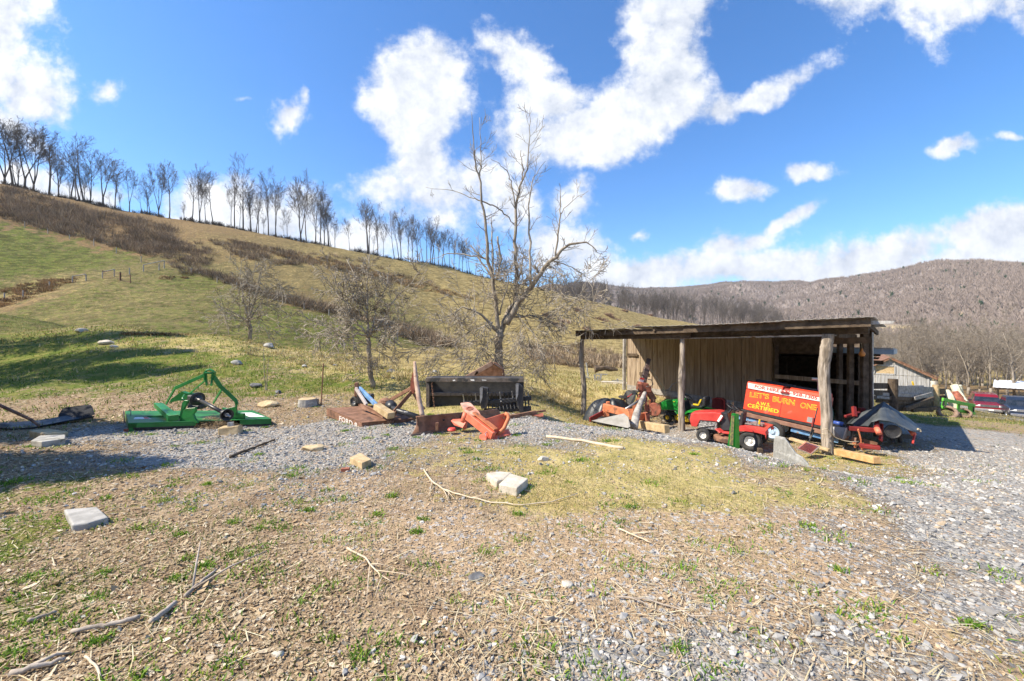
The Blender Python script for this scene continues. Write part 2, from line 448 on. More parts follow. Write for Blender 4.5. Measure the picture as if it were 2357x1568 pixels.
# ---------------------------------------------------------------- ground cover map (what grows or lies where)
# view x, view y, gravel, green, litter, tan soil, dry grass, brown scrub floor
SM = [(50,1540,0,.12,.9,0,0,0),
(300,1540,0,.05,.95,0,0,0),
(600,1540,0,.08,.9,.1,0,0),
(900,1540,.2,0,.7,.2,0,0),
(1150,1540,.5,0,.5,.1,0,0),
(1400,1540,.9,0,.1,.1,0,0),
(1700,1540,.85,0,0,.2,0,0),
(2000,1540,.55,0,0,.45,0,0),
(2300,1540,.4,0,0,.5,.2,0),
(50,1400,0,.4,.7,0,0,0),
(300,1400,0,.1,.95,0,0,0),
(600,1400,0,.15,.9,0,0,0),
(900,1400,.0,.03,.38,.34,0,0),
(1200,1400,.08,0,.25,.65,0,0),
(1450,1400,.23,0,.05,.71,0,0),
(1700,1400,.29,0,.0,.65,0,0),
(2000,1400,.23,0,.0,.78,0,0),
(2300,1400,.7,0,0,.3,0,0),
(50,1250,0,.55,.6,0,0,0),
(250,1250,0,.15,.9,0,0,0),
(500,1250,0,.2,.8,.1,0,0),
(800,1250,.0,0,.29,.59,.1,0),
(1100,1250,.0,0,.2,.78,.1,0),
(1400,1250,.02,0,.05,1,.15,0),
(1700,1250,.03,0,.0,1,.3,0),
(2000,1250,.41,0,.0,.78,0,0),
(2250,1250,.9,0,0,.15,0,0),
(50,1130,0,.5,.6,0,0,0),
(250,1130,.1,.25,.65,.1,0,0),
(480,1130,.26,.25,.1,.5,.1,0),
(750,1130,.34,.05,.25,.5,.1,0),
(1000,1130,.1,.05,.1,.4,.3,0),
(1300,1130,.01,.1,0,.25,.75,0),
(1600,1130,.0,.12,0,.15,.85,0),
(1850,1130,.03,.05,0,.4,.55,0),
(2100,1130,.8,0,0,.2,.05,0),
(2300,1130,1,0,0,0,0,0),
(50,1050,.05,.25,.8,0,0,0),
(230,1050,.5,.05,.5,0,0,0),
(400,1050,1,0,.05,0,0,0),
(600,1050,1,0,.1,0,0,0),
(800,1050,.75,.05,.1,.1,.2,0),
(1000,1050,.35,.08,.05,.1,.55,0),
(1250,1050,.1,.12,0,.1,.75,0),
(1500,1050,0,.12,0,.1,.85,0),
(1640,1045,.25,.05,0,.1,.6,0),
(1770,1055,.7,0,0,.1,.2,0),
(1950,1060,.1,.3,0,.1,.65,0),
(2110,1060,.95,0,0,.1,0,0),
(2300,1050,1,0,0,0,0,0),
(1700,1035,.8,0,0,0,.1,0),
(1860,1095,.3,.1,0,.2,.5,0),
(50,990,0,.35,.75,0,0,0),
(250,1000,.85,0,.2,0,0,0),
(450,1000,.9,0,.3,0,0,0),
(700,990,1,0,.05,0,0,0),
(900,1000,.85,0,.05,0,.15,0),
(1080,1005,.3,.1,0,.1,.5,0),
(1200,985,.9,0,0,0,.1,0),
(1330,985,1,0,0,0,0,0),
(1500,1003,1,0,0,0,0,0),
(1600,1012,1,0,0,0,0,0),
(1300,1020,.6,0,0,0,.4,0),
(1500,1030,.2,0,0,.1,.8,0),
(1650,975,0,0,.6,.5,0,0),
(1800,1000,0,0,.5,.5,.2,0),
(2000,1015,0,.2,.1,.2,.5,0),
(2200,1000,1,0,0,0,0,0),
(2130,965,.1,.7,0,0,.3,0),
(2080,1020,.5,.1,0,.1,.3,0),
(50,940,0,.22,.85,.1,0,0),
(250,940,0,.24,.85,.1,0,0),
(450,930,0,.32,.8,0,0,0),
(700,945,.3,.17,.6,0,.3,0),
(640,950,.2,.05,.7,0,.2,0),
(900,930,0,.2,.3,0,.6,0),
(1050,930,0,.2,0,.1,.8,0),
(1280,945,.05,.1,0,.1,.8,0),
(1380,925,0,.05,0,.1,.9,0),
(100,890,0,.62,.4,.1,0,0),
(300,885,0,.62,.4,0,0,0),
(500,885,0,.62,.4,0,.1,0),
(650,880,0,.65,.1,0,.35,0),
(800,885,0,.55,0,0,.5,0),
(950,885,0,.3,0,0,.75,0),
(1250,885,0,.1,0,.1,.9,0),
(1400,890,0,.05,0,.1,1,0),
(60,835,0,.9,.15,0,0,0),
(300,830,0,.9,.1,0,.1,0),
(500,835,0,.7,0,0,.4,0),
(700,835,0,.4,0,0,.6,0),
(850,850,0,.25,0,.1,.75,0),
(950,860,0,.1,0,.2,.8,0),
(100,775,0,.7,0,0,.35,0),
(300,780,0,.55,0,0,.5,0),
(450,785,0,.4,0,0,.6,0),
(600,800,0,.35,0,.1,.65,0),
(50,740,0,.57,0,0,.32,.18),
(200,752,0,.47,0,0,.36,.18),
(0,695,0,.05,0,0,.36,.8),
(150,700,0,.47,0,0,.36,.18),
(300,690,0,.43,0,0,.4,.18),
(500,705,0,.47,0,0,.36,.18),
(100,600,0,.71,0,0,.22,.18),
(200,590,0,.66,0,0,.22,.18),
(20,545,0,.71,0,0,.22,.18),
(60,670,0,.4,0,0,.52,.3),
(350,645,0,.43,0,0,.4,.18),
(450,650,0,.57,0,0,.29,.18),
(600,720,0,.57,0,0,.32,.18),
(750,755,0,.57,0,0,.29,.18),
(930,770,0,.52,0,0,.22,.38),
(1000,815,0,.23,0,0,.75,0),
(850,700,0,.4,0,0,.4,.3),
(700,690,0,.3,0,0,.33,.5),
(0,460,0,0,0,0,.12,1),
(200,510,0,0,0,0,.15,1),
(320,560,0,0,0,0,.19,1),
(110,500,0,0,0,0,.12,1),
(420,530,0,.1,0,0,.36,.6),
(500,560,0,0,0,0,.44,.5),
(600,575,0,0,0,0,.4,.55),
(700,590,0,0,0,0,.51,.4),
(600,640,0,.2,0,0,.4,.45),
(800,620,0,0,0,0,.44,.5),
(900,650,0,.1,0,0,.47,.4),
(1050,680,0,.1,0,0,.6,.3),
(1200,710,0,.02,0,0,.86,.33),
(1300,735,0,.02,0,0,1,0),
(1400,755,0,.04,0,0,1,0),
(1550,748,0,.18,0,0,.85,0),
(1300,790,0,.09,0,0,.75,.45),
(1400,830,0,.05,0,0,.65,.6),
(1100,790,0,.18,0,0,.65,.2),
(1250,840,0,.18,0,0,.75,.2),
(2200,950,.1,.6,0,0,.4,0),
(2300,963,.6,.1,0,0,.4,0),
(2350,972,.1,.55,0,0,.45,0),
(2330,953,.9,0,0,.1,0,0),
(2210,930,0,.1,0,0,.2,.8),
(2300,915,0,.1,.2,0,.2,.7),
(2280,975,.3,.2,0,.3,.4,0)]
_sp = []
for s in SM:
    p = hit(s[0], s[1]); _sp.append((math.atan2(p.x, p.y), math.log(math.hypot(p.x, p.y))) + s[2:])
_sp = np.array(_sp)
def cover(x, y):
    """(n,6) shares of gravel, green, litter, tan, dry, brown"""
    ph = np.arctan2(x, y); ls = np.log(np.clip(np.hypot(x, y), 1.5, 260))
    ph = np.clip(ph, -1.05, 1.05)
    ph = ph + .10 * (fbm(x * .8, y * .8, 3, 51) - .5); ls = ls + .16 * (fbm(x * .7, y * .7, 3, 52) - .5)
    out = np.zeros((len(x), 6))
    for i in range(0, len(x), 60000):
        s = slice(i, i + 60000)
        d2 = ((ph[s, None] - _sp[:, 0]) * 1.15) ** 2 + ((ls[s, None] - _sp[:, 1]) * 1.0) ** 2
        w = 1 / (d2 + .0012) ** 2
        out[s] = (w @ _sp[:, 2:]) / w.sum(1, keepdims=True)
    return out

def ground_material():
    m = bpy.data.materials.new('ground_cover'); m.use_nodes = True; T = NT(m.node_tree)
    out = T.n('ShaderNodeOutputMaterial'); b = T.n('ShaderNodeBsdfPrincipled', i_Roughness=.95)
    b.inputs['Specular IOR Level'].default_value = .1
    T.l(b.outputs[0], out.inputs[0])
    geo = T.n('ShaderNodeNewGeometry'); P = geo.outputs['Position']
    A = {k: T.n('ShaderNodeAttribute', attribute_name=k).outputs['Fac'] for k in ('gravel', 'green', 'litter', 'tan', 'dry', 'brown')}
    n_big = T.noise(P, .35, 5, .6); n_mid = T.noise(P, 2.3, 5, .65); n_fine = T.noise(P, 14, 5, .7); n_tiny = T.noise(P, 55, 4, .7)
    def col(f, a, b_): return T.mix(T.ss(f, .3, .7), a, b_)
    vo = T.n('ShaderNodeTexVoronoi', i_Scale=34.0); T.l(P, vo.inputs['Vector'])
    vsep = T.n('ShaderNodeSeparateColor'); T.l(vo.outputs['Color'], vsep.inputs[0])
    vo2 = T.n('ShaderNodeTexVoronoi', i_Scale=22.0); T.l(P, vo2.inputs['Vector'])
    v2 = T.n('ShaderNodeSeparateColor'); T.l(vo2.outputs['Color'], v2.inputs[0])
    litter = T.mix(v2.outputs[0], (.22, .158, .096), (.48, .37, .245))
    litter = T.mix(T.ss(n_mid, .35, .65, 0, .8), litter, (.24, .16, .10))
    tan = T.mix(n_fine, (.30, .205, .12), (.50, .375, .25))
    tan = T.mix(T.ss(vsep.outputs[1], .78, .86), tan, (.46, .43, .40))
    dry = T.mix(n_fine, (.34, .265, .105), (.58, .48, .24))
    dry = T.mix(T.ss(n_mid, .40, .62, 0, .7), dry, (.29, .25, .08))
    dry = T.mix(T.ss(n_big, .45, .7, 0, .5), dry, (.36, .25, .10))
    far = T.ss(T.vmath('LENGTH', P), 26, 45)
    sm = T.n('ShaderNodeMapping'); sm.inputs['Scale'].default_value = (.45, .45, 2.2); T.l(P, sm.inputs[0])
    n_hill = T.noise(sm.outputs[0], 1.1, 6, .7)
    green = T.mix(n_fine, (.055, .085, .012), (.16, .20, .035))
    green = T.mix(T.ss(n_mid, .42, .66, 0, .75), green, (.25, .215, .065))
    brown = T.mix(n_fine, (.12, .085, .045), (.25, .17, .088))
    brown = T.mix(T.ss(n_mid, .45, .65, 0, .7), brown, (.33, .205, .085))
    gravel = T.mix(vsep.outputs[0], (.19, .182, .172), (.43, .41, .375))
    gravel = T.mix(T.ss(vsep.outputs[2], .86, .92), gravel, (.44, .33, .24))
    gravel = T.mix(T.ss(n_mid, .5, .7, 0, .55), gravel, (.36, .28, .195))
    dry = T.mix(T.math('MULTIPLY', far, .7), dry, T.mix(n_mid, (.28, .205, .085), (.46, .35, .16))); dry = T.mix(T.math('MULTIPLY', far, T.ss(n_hill, .62, .36)), dry, (.17, .125, .05)); green = T.mix(T.math('MULTIPLY', far, T.ss(n_hill, .60, .38)), green, (.06, .065, .016))
    def fac(a, nz, w=.9):
        v = T.math('ADD', a, T.math('MULTIPLY', T.math('SUBTRACT', nz, .5), w))
        return T.ss(v, .36, .60)
    nb = T.math('ADD', T.math('MULTIPLY', n_mid, .6), T.math('MULTIPLY', n_fine, .4))
    nb2 = T.math('ADD', T.math('MULTIPLY', T.noise(P, 1.4, 5, .65), .5), T.math('MULTIPLY', T.noise(P, 9, 4, .7), .5))
    nb3 = T.math('ADD', T.math('MULTIPLY', T.noise(P, 3.4, 4, .65), .4), T.math('MULTIPLY', n_tiny, .6))
    c = T.mix(far, litter, T.mix(n_hill, (.09, .075, .035), (.24, .195, .085)))
    c = T.mix(fac(A['tan'], nb2, 2.0), c, tan)
    c = T.mix(fac(A['brown'], nb), c, brown)
    c = T.mix(fac(A['dry'], nb, 2.3), c, dry)
    c = T.mix(fac(A['green'], nb2, 2.4), c, green)
    gf = fac(A['gravel'], nb3, 2.4)
    c = T.mix(gf, c, gravel)
    c = T.mix(.6, c, T.mix(n_tiny, (.65, .65, .65), (1.4, 1.4, 1.4)), 'MULTIPLY')
    T.l(c, b.inputs['Base Color'])
    # relief: leaf crumbs / stones close by, tussocks farther off
    hgt = T.math('ADD', T.math('MULTIPLY', n_fine, .05), T.math('MULTIPLY', n_tiny, .012))
    hgt = T.math('ADD', hgt, T.math('MULTIPLY', n_mid, .14)); hgt = T.math('ADD', hgt, T.math('MULTIPLY', T.math('MULTIPLY', n_hill, far), .55))
    peb = T.math('MULTIPLY', T.math('SUBTRACT', 1.0, vo.outputs['Distance']), T.math('MULTIPLY', gf, .02))
    hgt = T.math('ADD', hgt, peb)
    bp = T.n('ShaderNodeBump', i_Strength=.9, i_Distance=1.0); T.l(hgt, bp.inputs['Height']); T.l(bp.outputs[0], b.inputs['Normal'])
    return m
M_GROUND = ground_material()

def make_ground():
    ph = np.concatenate([np.linspace(R(-180), R(-64), 60), np.linspace(R(-63), R(63), 720), np.linspace(R(64), R(180), 60)])
    rr = np.exp(np.concatenate([np.linspace(math.log(.25), math.log(1.2), 12)[:-1], np.linspace(math.log(1.2), math.log(420), 720)]))
    PH, RR = np.meshgrid(ph, rr)
    X = RR * np.sin(PH); Y = RR * np.cos(PH)
    Z = ground(X, Y)
    nr, nc = X.shape
    v = np.stack([X, Y, Z], -1).reshape(-1, 3)
    i = np.arange(nr - 1)[:, None] * nc + np.arange(nc - 1)[None]
    f = np.stack([i, i + 1, i + nc + 1, i + nc], -1).reshape(-1, 4)[:, ::-1]
    # close the small hole under the camera
    v = np.concatenate([v, [[0, 0, float(Z[0].mean())]]]); c = len(v) - 1
    k = np.arange(nc - 1)
    f = np.concatenate([f, np.stack([k, k + 1, np.full_like(k, c), np.full_like(k, c)], -1)[:0]])
    cv = cover(v[:, 0], v[:, 1])
    o = mesh_np('ground', v[:-1], f, M_GROUND, smooth=True, attrs=dict(zip(('gravel', 'green', 'litter', 'tan', 'dry', 'brown'), cv[:-1].T)))
    tag(o, 'farmyard ground of gravel, leaf litter and rough grass rising into a pasture hillside', 'ground', kind='structure')
make_ground()

# ---------------------------------------------------------------- mountain beyond the valley
def forest_material():
    m = bpy.data.materials.new('winter_forest_floor'); m.use_nodes = True; T = NT(m.node_tree)
    out = T.n('ShaderNodeOutputMaterial'); b = T.n('ShaderNodeBsdfPrincipled', i_Roughness=1.0)
    b.inputs['Specular IOR Level'].default_value = 0
    T.l(b.outputs[0], out.inputs[0])
    geo = T.n('ShaderNodeNewGeometry'); P = geo.outputs['Position']
    at = T.n('ShaderNodeAttribute', attribute_name='field').outputs['Fac']
    n1 = T.noise(P, .006, 5, .6); n2 = T.noise(P, .06, 5, .65)
    c = T.mix(T.ss(n1, .35, .65), (.22, .18, .155), (.27, .225, .195))
    c = T.mix(T.ss(n2, .35, .65, 0, .7), c, (.18, .15, .135))
    c = T.mix(at, c, (.42, .33, .18))
    T.l(c, b.inputs['Base Color'])
    bp = T.n('ShaderNodeBump', i_Strength=.8, i_Distance=8.0); T.l(n2, bp.inputs['Height']); T.l(bp.outputs[0], b.inputs['Normal'])
    return m
_MSK = np.array([(-400, 690), (900, 675), (1250, 664), (1430, 663), (1520, 662), (1620, 658), (1720, 659), (1800, 655), (1920, 656), (2000, 653), (2060, 646), (2120, 638), (2200, 629), (2260, 623), (2330, 620), (2420, 617), (2800, 612)], float)
def mountain_h(ph, rr):
    vx = CX + FPX * np.tan(np.clip(ph, -1.1, 1.1))
    vy = np.interp(vx, _MSK[:, 0], _MSK[:, 1])
    rc = np.interp(vx, [900, 1500, 1900, 2150, 2500], [1700, 1700, 1550, 1150, 950])
    zc = EYE + (CY - 6 - vy) / FPX * rc * np.cos(np.clip(ph, -1.1, 1.1))
    t = np.clip((rr - 330) / (rc - 330), 0, 1.6)
    prof = np.where(t < 1, (.35 * t + .65 * sstep(0, 1, t)), 1 - .5 * (t - 1) ** 1.2)
    x = rr * np.sin(ph); y = rr * np.cos(ph)
    bump = (fbm(x * .004, y * .004, 4, 77) - .5) * 90 * sstep(.08, .45, t) * (1 - sstep(.75, .98, t)) + (fbm(x * .02, y * .02, 3, 78) - .5) * 7 * sstep(.05, .2, t)
    return -9 + (zc + 9) * prof + bump
def make_mountain():
    ph = np.linspace(R(-66), R(66), 420); rr = np.exp(np.linspace(math.log(330), math.log(2300), 150))
    PH, RR = np.meshgrid(ph, rr)
    Z = mountain_h(PH, RR)
    Z = np.where(PH < R(2), Z * 1.0, Z)
    v = np.stack([RR * np.sin(PH), RR * np.cos(PH), Z], -1).reshape(-1, 3)
    nr, nc = Z.shape
    i = np.arange(nr - 1)[:, None] * nc + np.arange(nc - 1)[None]
    f = np.stack([i, i + 1, i + nc + 1, i + nc], -1).reshape(-1, 4)[:, ::-1]
    vx = CX + FPX * np.tan(PH).ravel(); e = CY - (v[:, 2] - EYE) / v[:, 1] * FPX
    fld = np.exp(-((vx - 2060) / 70) ** 2 - ((e - 757) / 9) ** 2) + .8 * np.exp(-((vx - 2230) / 60) ** 2 - ((e - 722) / 5) ** 2)
    fld = np.clip(fld * 1.6 - .3, 0, 1)
    o = mesh_np('mountain', v, f, forest_material(), smooth=True, attrs={'field': fld})
    tag(o, 'long wooded mountain in winter grey brown beyond the valley', 'mountain', kind='structure')
    # the bare wood that covers it, one mass
    N = 46000
    a = RNG.uniform(R(8), R(56), N); q = RNG.uniform(0, 1, N) ** .75
    vxx = CX + FPX * np.tan(a)
    rc = np.interp(vxx, [900, 1500, 1900, 2150, 2500], [1700, 1700, 1550, 1150, 950])
    r = 360 + q * (rc * 1.01 - 360)
    z = mountain_h(a, r); x = r * np.sin(a); y = r * np.cos(a)
    e = CY - (z - EYE) / y * FPX
    keep = ~((np.abs(vxx - 2060) < 75) & (np.abs(e - 757) < 10))
    x, y, z = x[keep], y[keep], z[keep]; n = len(x)
    h = RNG.uniform(5.5, 10.5, n)
    K = 8
    base = np.stack([x, y, z - .5], -1)
    vs = np.zeros((n, K, 3, 3)); cols = np.zeros((n, K, 3, 3))
    tone = RNG.uniform(.93, 1.06, (n, 1)) * np.array([.245, .197, .168]); ev = RNG.uniform(0, 1, n) < .012
    tone[ev] = np.array([.035, .06, .03])
    side = np.stack([y, -x, 0 * x], -1) / np.hypot(x, y)[:, None]; rad = np.stack([x, y, 0 * x], -1) / np.hypot(x, y)[:, None]
    for k in range(K):
        if k == 0:
            p0 = base; p1 = base + np.stack([0 * h, 0 * h, h * .7], -1); w = .35
        else:
            p0 = base + np.stack([0 * h, 0 * h, h * RNG.uniform(.2, .5, n)], -1)
            off = side * (RNG.uniform(-.32, .32, n) * h)[:, None] + rad * (RNG.uniform(-.3, .3, n) * h)[:, None]
            p1 = base + off + np.stack([0 * h, 0 * h, h * RNG.uniform(.6, 1, n)], -1); w = .38
        wv = side * (w * RNG.uniform(.7, 1.3, n) * np.where(ev, 3.5, 1))[:, None]
        vs[:, k, 0] = p0 - wv; vs[:, k, 1] = p0 + wv; vs[:, k, 2] = p1
        cols[:, k, :, :] = (tone * RNG.uniform(.9, 1.1, (n, 1)))[:, None, :]
    v = vs.reshape(-1, 3); f = np.arange(len(v)).reshape(-1, 3)
    o = mesh_np('mountain_wood', v, f, vcmat('far_bark', 1, 0), col=cols.reshape(-1, 3))
    tag(o, 'bare winter wood covering the distant mountain side', 'wood', kind='stuff')
make_mountain()
# ---------------------------------------------------------------- bare trees
def rvec(s=1.0):
    return Vector((random.gauss(0, s), random.gauss(0, s), random.gauss(0, s)))
def branch(mbs, p, d, ln, r, lv, P):
    """one wandering branch with its own side branches; lv 0 goes to the trunk mesh"""
    n = max(3, int(P['seg'][min(lv, len(P['seg']) - 1)]))
    pts = [p.copy()]; rad = [r]; dd = d.normalized(); step = ln / n
    taper = P.get('taper', .25)
    for i in range(n):
        dd = (dd + rvec(P['wander'][min(lv, len(P['wander']) - 1)]) + Vector((0, 0, P['up'][min(lv, len(P['up']) - 1)]))).normalized()
        pts.append(pts[-1] + dd * step); rad.append(r * (1 - (1 - taper) * (i + 1) / n))
    sides = P['sides'][min(lv, len(P['sides']) - 1)]
    mbs[0 if lv == 0 else 1].tube(pts, [max(q, P['rmin']) for q in rad], sides, cap=lv < 2)
    if lv >= P['levels']: return
    k = P['kids'][min(lv, len(P['kids']) - 1)]
    k = max(1, int(round(k * random.uniform(.75, 1.25))))
    for j in range(k):
        t = P['start'][min(lv, len(P['start']) - 1)]
        t = t + (1 - t) * (j + random.random()) / k
        f = t * n; i = min(int(f), n - 1); q = pts[i].lerp(pts[i + 1], f - i)
        ax = (pts[i + 1] - pts[i]).normalized()
        ang = R(random.uniform(*P['angle'][min(lv, len(P['angle']) - 1)]))
        u = ax.orthogonal().normalized(); u.rotate(Matrix.Rotation(random.uniform(0, 2 * math.pi), 3, ax))
        nd = ax * math.cos(ang) + u * math.sin(ang)
        L = ln * P['ratio'][min(lv, len(P['ratio']) - 1)] * random.uniform(.6, 1.15) * (1.15 - .6 * t if lv else 1.1 - .45 * t)
        branch(mbs, q, nd, L, max(rad[i] * P['thin'] * random.uniform(.7, 1), P['rmin']), lv + 1, P)
RIDGE = dict(levels=3, seg=(9, 6, 4, 3), wander=(.035, .09, .13, .16), up=(.05, .09, .08, .05), sides=(6, 4, 3, 3), kids=(15, 8, 5), start=(.34, .25, .2),
             angle=((18, 42), (20, 42), (22, 48)), ratio=(.50, .52, .58), thin=.55, rmin=.020, taper=.15)
M_BARK_FAR = pmat('dark_bark', (.10, .09, .085), (.17, .15, .14), 3, .95, spec=.1)
M_BARK = pmat('grey_bark', (.20, .165, .125), (.36, .31, .25), 9, .95, bump=.5, stretch=(1, 1, .3), spec=.1, c3=(.34, .33, .27), t3=.58, s3=5)
M_TWIG = pmat('grey_twigs', (.24, .20, .155), (.43, .38, .31), 4, .95, spec=.1)
M_TWIG_DK = pmat('dark_twigs', (.10, .085, .076), (.16, .14, .125), 3, .95, spec=.1)
M_WOODS = pmat('pale_woods_bark', (.17, .14, .11), (.31, .27, .22), 2, .95, spec=.1)

def make_tree(name, label, P, h, r, mt, mb, group=None, fork=0, lean=(0, 0), seed=0):
    random.seed(seed)
    a, b = MB(), MB()
    base = Vector((0, 0, -.4))
    d = Vector((lean[0], lean[1], 1))
    if fork == 0:
        branch((a, b), base, d, h * .92, r, 0, P)
    else:
        hf = h * random.uniform(.12, .3)
        top = base + d.normalized() * hf
        a.tube([base, base.lerp(top, .5) + rvec(.05), top], [r * 1.15, r, r * .95], 7)
        for k in range(fork):
            an = 2 * math.pi * (k + random.random() * .4) / fork
            branch((a, b), top - d * .1, d * 1.0 + Vector((math.cos(an), math.sin(an), 0)) * random.uniform(.08, .22), (h - hf) * random.uniform(.85, 1), r * .68, 0, P)
    t = thing(name, label, 'tree', group=group)
    a.build('trunk', mt, t, smooth=True); b.build('branches', mb, t, smooth=True)
    return t

RG = 'bare trees along the ridge'
RLAB = 'slim bare dark tree in the row on the hill crest'
_var = []
for k in range(7):
    random.seed(100 + k)
    t = make_tree('ridge_tree', RLAB, dict(RIDGE, start=((.28, .3, .42, .35, .5, .3, .45)[k], .25, .2), kids=((14, 11, 12, 11, 12, 13, 11)[k], 7, 5)), 16, .20, M_BARK_FAR, M_TWIG_DK, RG, fork=(0, 0, 0, 3, 0, 2, 0)[k], lean=((0, 0), (.03, 0), (-.02, 0), (0, 0), (-.16, 0), (0, 0), (-.04, 0))[k], seed=200 + k)
    _var.append(t)
# zoom x, zoom y of the tip (second close look at the ridge), variant, label
RT = [(30, 170, 3, 'large bare tree at the far left end of the ridge row'), (85, 160, 2, 'tall bare tree second from the left end of the ridge'), (170, 205, 5, 'bare tree with a leaning stem between two larger ones at the left of the ridge'),
      (240, 200, 3, 'broadest bare tree on the ridge, with a wide dark crown'), (335, 255, 1, 'bare ridge tree forking low into two spreading stems'), (485, 520, 0, 'small thin bare tree left of the strongly leaning one'),
      (580, 270, 4, 'strongly leaning bare tree, its crown swept to the left'), (550, 520, 2, None), (630, 380, 2, None), (705, 375, 5, 'full bare tree with a fan shaped crown at the right end of the first group'),
      (760, 640, 4, None), (835, 620, 0, None), (900, 480, 5, 'lone bare tree just past the gap in the row'), (985, 620, 4, None), (1020, 590, 0, 'thick broken snag wrapped in ivy'), (1090, 470, 3, 'wide bare tree beside the ivy covered snag'),
      (1170, 468, 2, 'slender lone bare tree with open sky on both sides'), (1265, 700, 0, None), (1320, 520, 2, None), (1380, 470, 5, 'bare tree with a low limb sweeping to the right'), (1480, 520, 4, None), (1595, 600, 2, None), (1622, 485, 6, None),
      (1675, 440, 1, 'tallest bare tree in the middle of the ridge row'), (1735, 640, 2, None), (1765, 590, 6, None), (1815, 790, 0, None), (1850, 530, 0, None), (1910, 570, 5, None), (1960, 830, 4, None), (1990, 745, 2, None),
      (2070, 560, 3, 'wide fan shaped bare tree left of the three close stems'), (2118, 620, 2, None), (2185, 640, 0, None), (2205, 605, 1, None), (2230, 860, 4, None), (2275, 760, 2, None)]
RT2 = [(15, 640), (45, 720), (110, 660), (125, 690), (145, 665), (180, 680), (200, 720), (235, 690), (262, 740), (285, 700), (300, 712), (325, 735), (345, 760), (362, 745), (385, 760), (405, 790), (432, 765), (452, 800), (478, 790), (500, 830), (520, 815), (545, 840), (700, 900), (720, 905), (745, 910), (800, 930), (940, 985), (985, 1005)]
spots = [(zx / 3.0, 235.7 + zy / 3.0, v, lb) for zx, zy, v, lb in RT] + [(864.2 + zx * .421, 220 + zy * .421, [0, 2, 4, 6, 0, 2][i % 6], None) for i, (zx, zy) in enumerate(RT2)]
random.seed(77)
for _k in range(26):
    _vx = random.uniform(-15, 1010); _c = crest(_vx); _h = random.uniform(5, 15)
    spots.append((_vx, CY - (_c.z + _h - EYE) / _c.y * FPX, random.choice((0, 2, 4, 6)), None))
_used = set()
random.seed(5)
for vx, vy, k, lb in spots:
    c = crest(vx); c.x += random.uniform(-.3, .3)
    H = (CY - vy) / FPX * c.y + EYE - c.z
    s = max(.25, H / 16.2)
    wd = s * random.uniform(.85, 1.1) * (1.22 if vx < 300 else 1) if H > 9 else s
    if k in _used: dup(_var[k], c, random.uniform(0, 6.3) if k != 4 else 0, (wd, wd, s), lb or RLAB)
    else:
        _used.add(k); o = _var[k]; o.location = c; o.scale = (wd, wd, s); o['label'] = lb or RLAB

# dark row of wood standing behind the lower shoulder of the hill: one mass
def merge_mass(name, label, cat, srcs, places, mat, kind='stuff'):
    vs, fs, off = [], [], 0
    arr = []
    for t in srcs:
        V, F = [], []
        o = 0
        for ch in t.children:
            me = ch.data; co = np.empty(len(me.vertices) * 3, np.float32); me.vertices.foreach_get('co', co)
            me.calc_loop_triangles(); tr = np.empty(len(me.loop_triangles) * 3, np.int32); me.loop_triangles.foreach_get('vertices', tr)
            V.append(co.reshape(-1, 3)); F.append(tr.reshape(-1, 3) + o); o += len(me.vertices)
        arr.append((np.concatenate(V), np.concatenate(F)))
    for (x, y, z, rot, sx, sz, k) in places:
        V, F = arr[k % len(arr)]
        c, s = math.cos(rot), math.sin(rot)
        P = np.stack([(V[:, 0] * c - V[:, 1] * s) * sx + x, (V[:, 0] * s + V[:, 1] * c) * sx + y, V[:, 2] * sz + z], -1)
        vs.append(P); fs.append(F + off); off += len(V)
    return tag(mesh_np(name, np.concatenate(vs), np.concatenate(fs), mat, smooth=True), label, cat, kind=kind)
pl = []
_LR = [(1270, 655), (1320, 652), (1370, 655), (1420, 664), (1470, 678), (1530, 682), (1590, 690), (1640, 690), (1700, 700), (1750, 705), (1800, 722), (1840, 738)]
for i in range(150):
    vx = random.uniform(1255, 1850); y = random.uniform(205, 255)
    top = np.interp(vx, [a for a, b in _LR], [b for a, b in _LR]) + random.uniform(-4, 9)
    x = (vx - CX) / FPX * y
    zt = EYE + (CY - top) / FPX * y; zb = zt - random.uniform(17, 21)
    pl.append((x, y, zb, random.uniform(0, 6.3), 1.0, (zt - zb) / 16.2, random.choice((0, 2, 4, 6, 2))))
merge_mass('wood_row', 'dark bare wood standing behind the low end of the hill', 'wood', _var, pl, M_BARK_FAR)

# woods right of the shed, down by the road
WD = dict(RIDGE, kids=(12, 8, 5), start=(.22, .2, .15), wander=(.07, .15, .22, .28), up=(.03, .07, .05, .02), rmin=.013)
_wv = []
WG = 'bare trees in the wood by the vehicles'
WLAB = 'pale bare tree in the wood behind the parked vehicles'
for k in range(5):
    _wv.append(make_tree('woodland_tree', WLAB, WD, 13, .19, M_WOODS, M_WOODS, WG, fork=(0, 2, 0, 3, 2)[k], seed=300 + k))
random.seed(11)
_first = set()
WT = [(2230, 60, 745, 4, 'forked pale tree spreading wide above the loader frame'), (2280, 55, 752, 1, 'grey tree with upswept limbs left of the red vehicle'), (2335, 52, 740, 0, 'pale straight tree between the red vehicle and the blue truck'), (2175, 62, 770, 2, None), (2140, 66, 790, 3, 'pale branching tree rising over the right end of the weathered barn')]
WT += [(random.uniform(2040, 2400), random.uniform(50, 78), random.uniform(765, 835), random.choice((0, 1, 2, 3, 4)), None) for _ in range(34)]
for vx, y, top, k, lb in WT:
    x = (vx - CX) / FPX * y; z = gz(x, y)
    H = EYE + (CY - top) / FPX * y - z; s = H / 13
    if k in _first: dup(_wv[k], (x, y, z), random.uniform(0, 6.3), (s * 1.1, s * 1.1, s), lb or WLAB)
    else:
        _first.add(k); o = _wv[k]; o.location = (x, y, z); o.scale = (s * 1.1, s * 1.1, s); o['label'] = lb or WLAB
pl = []
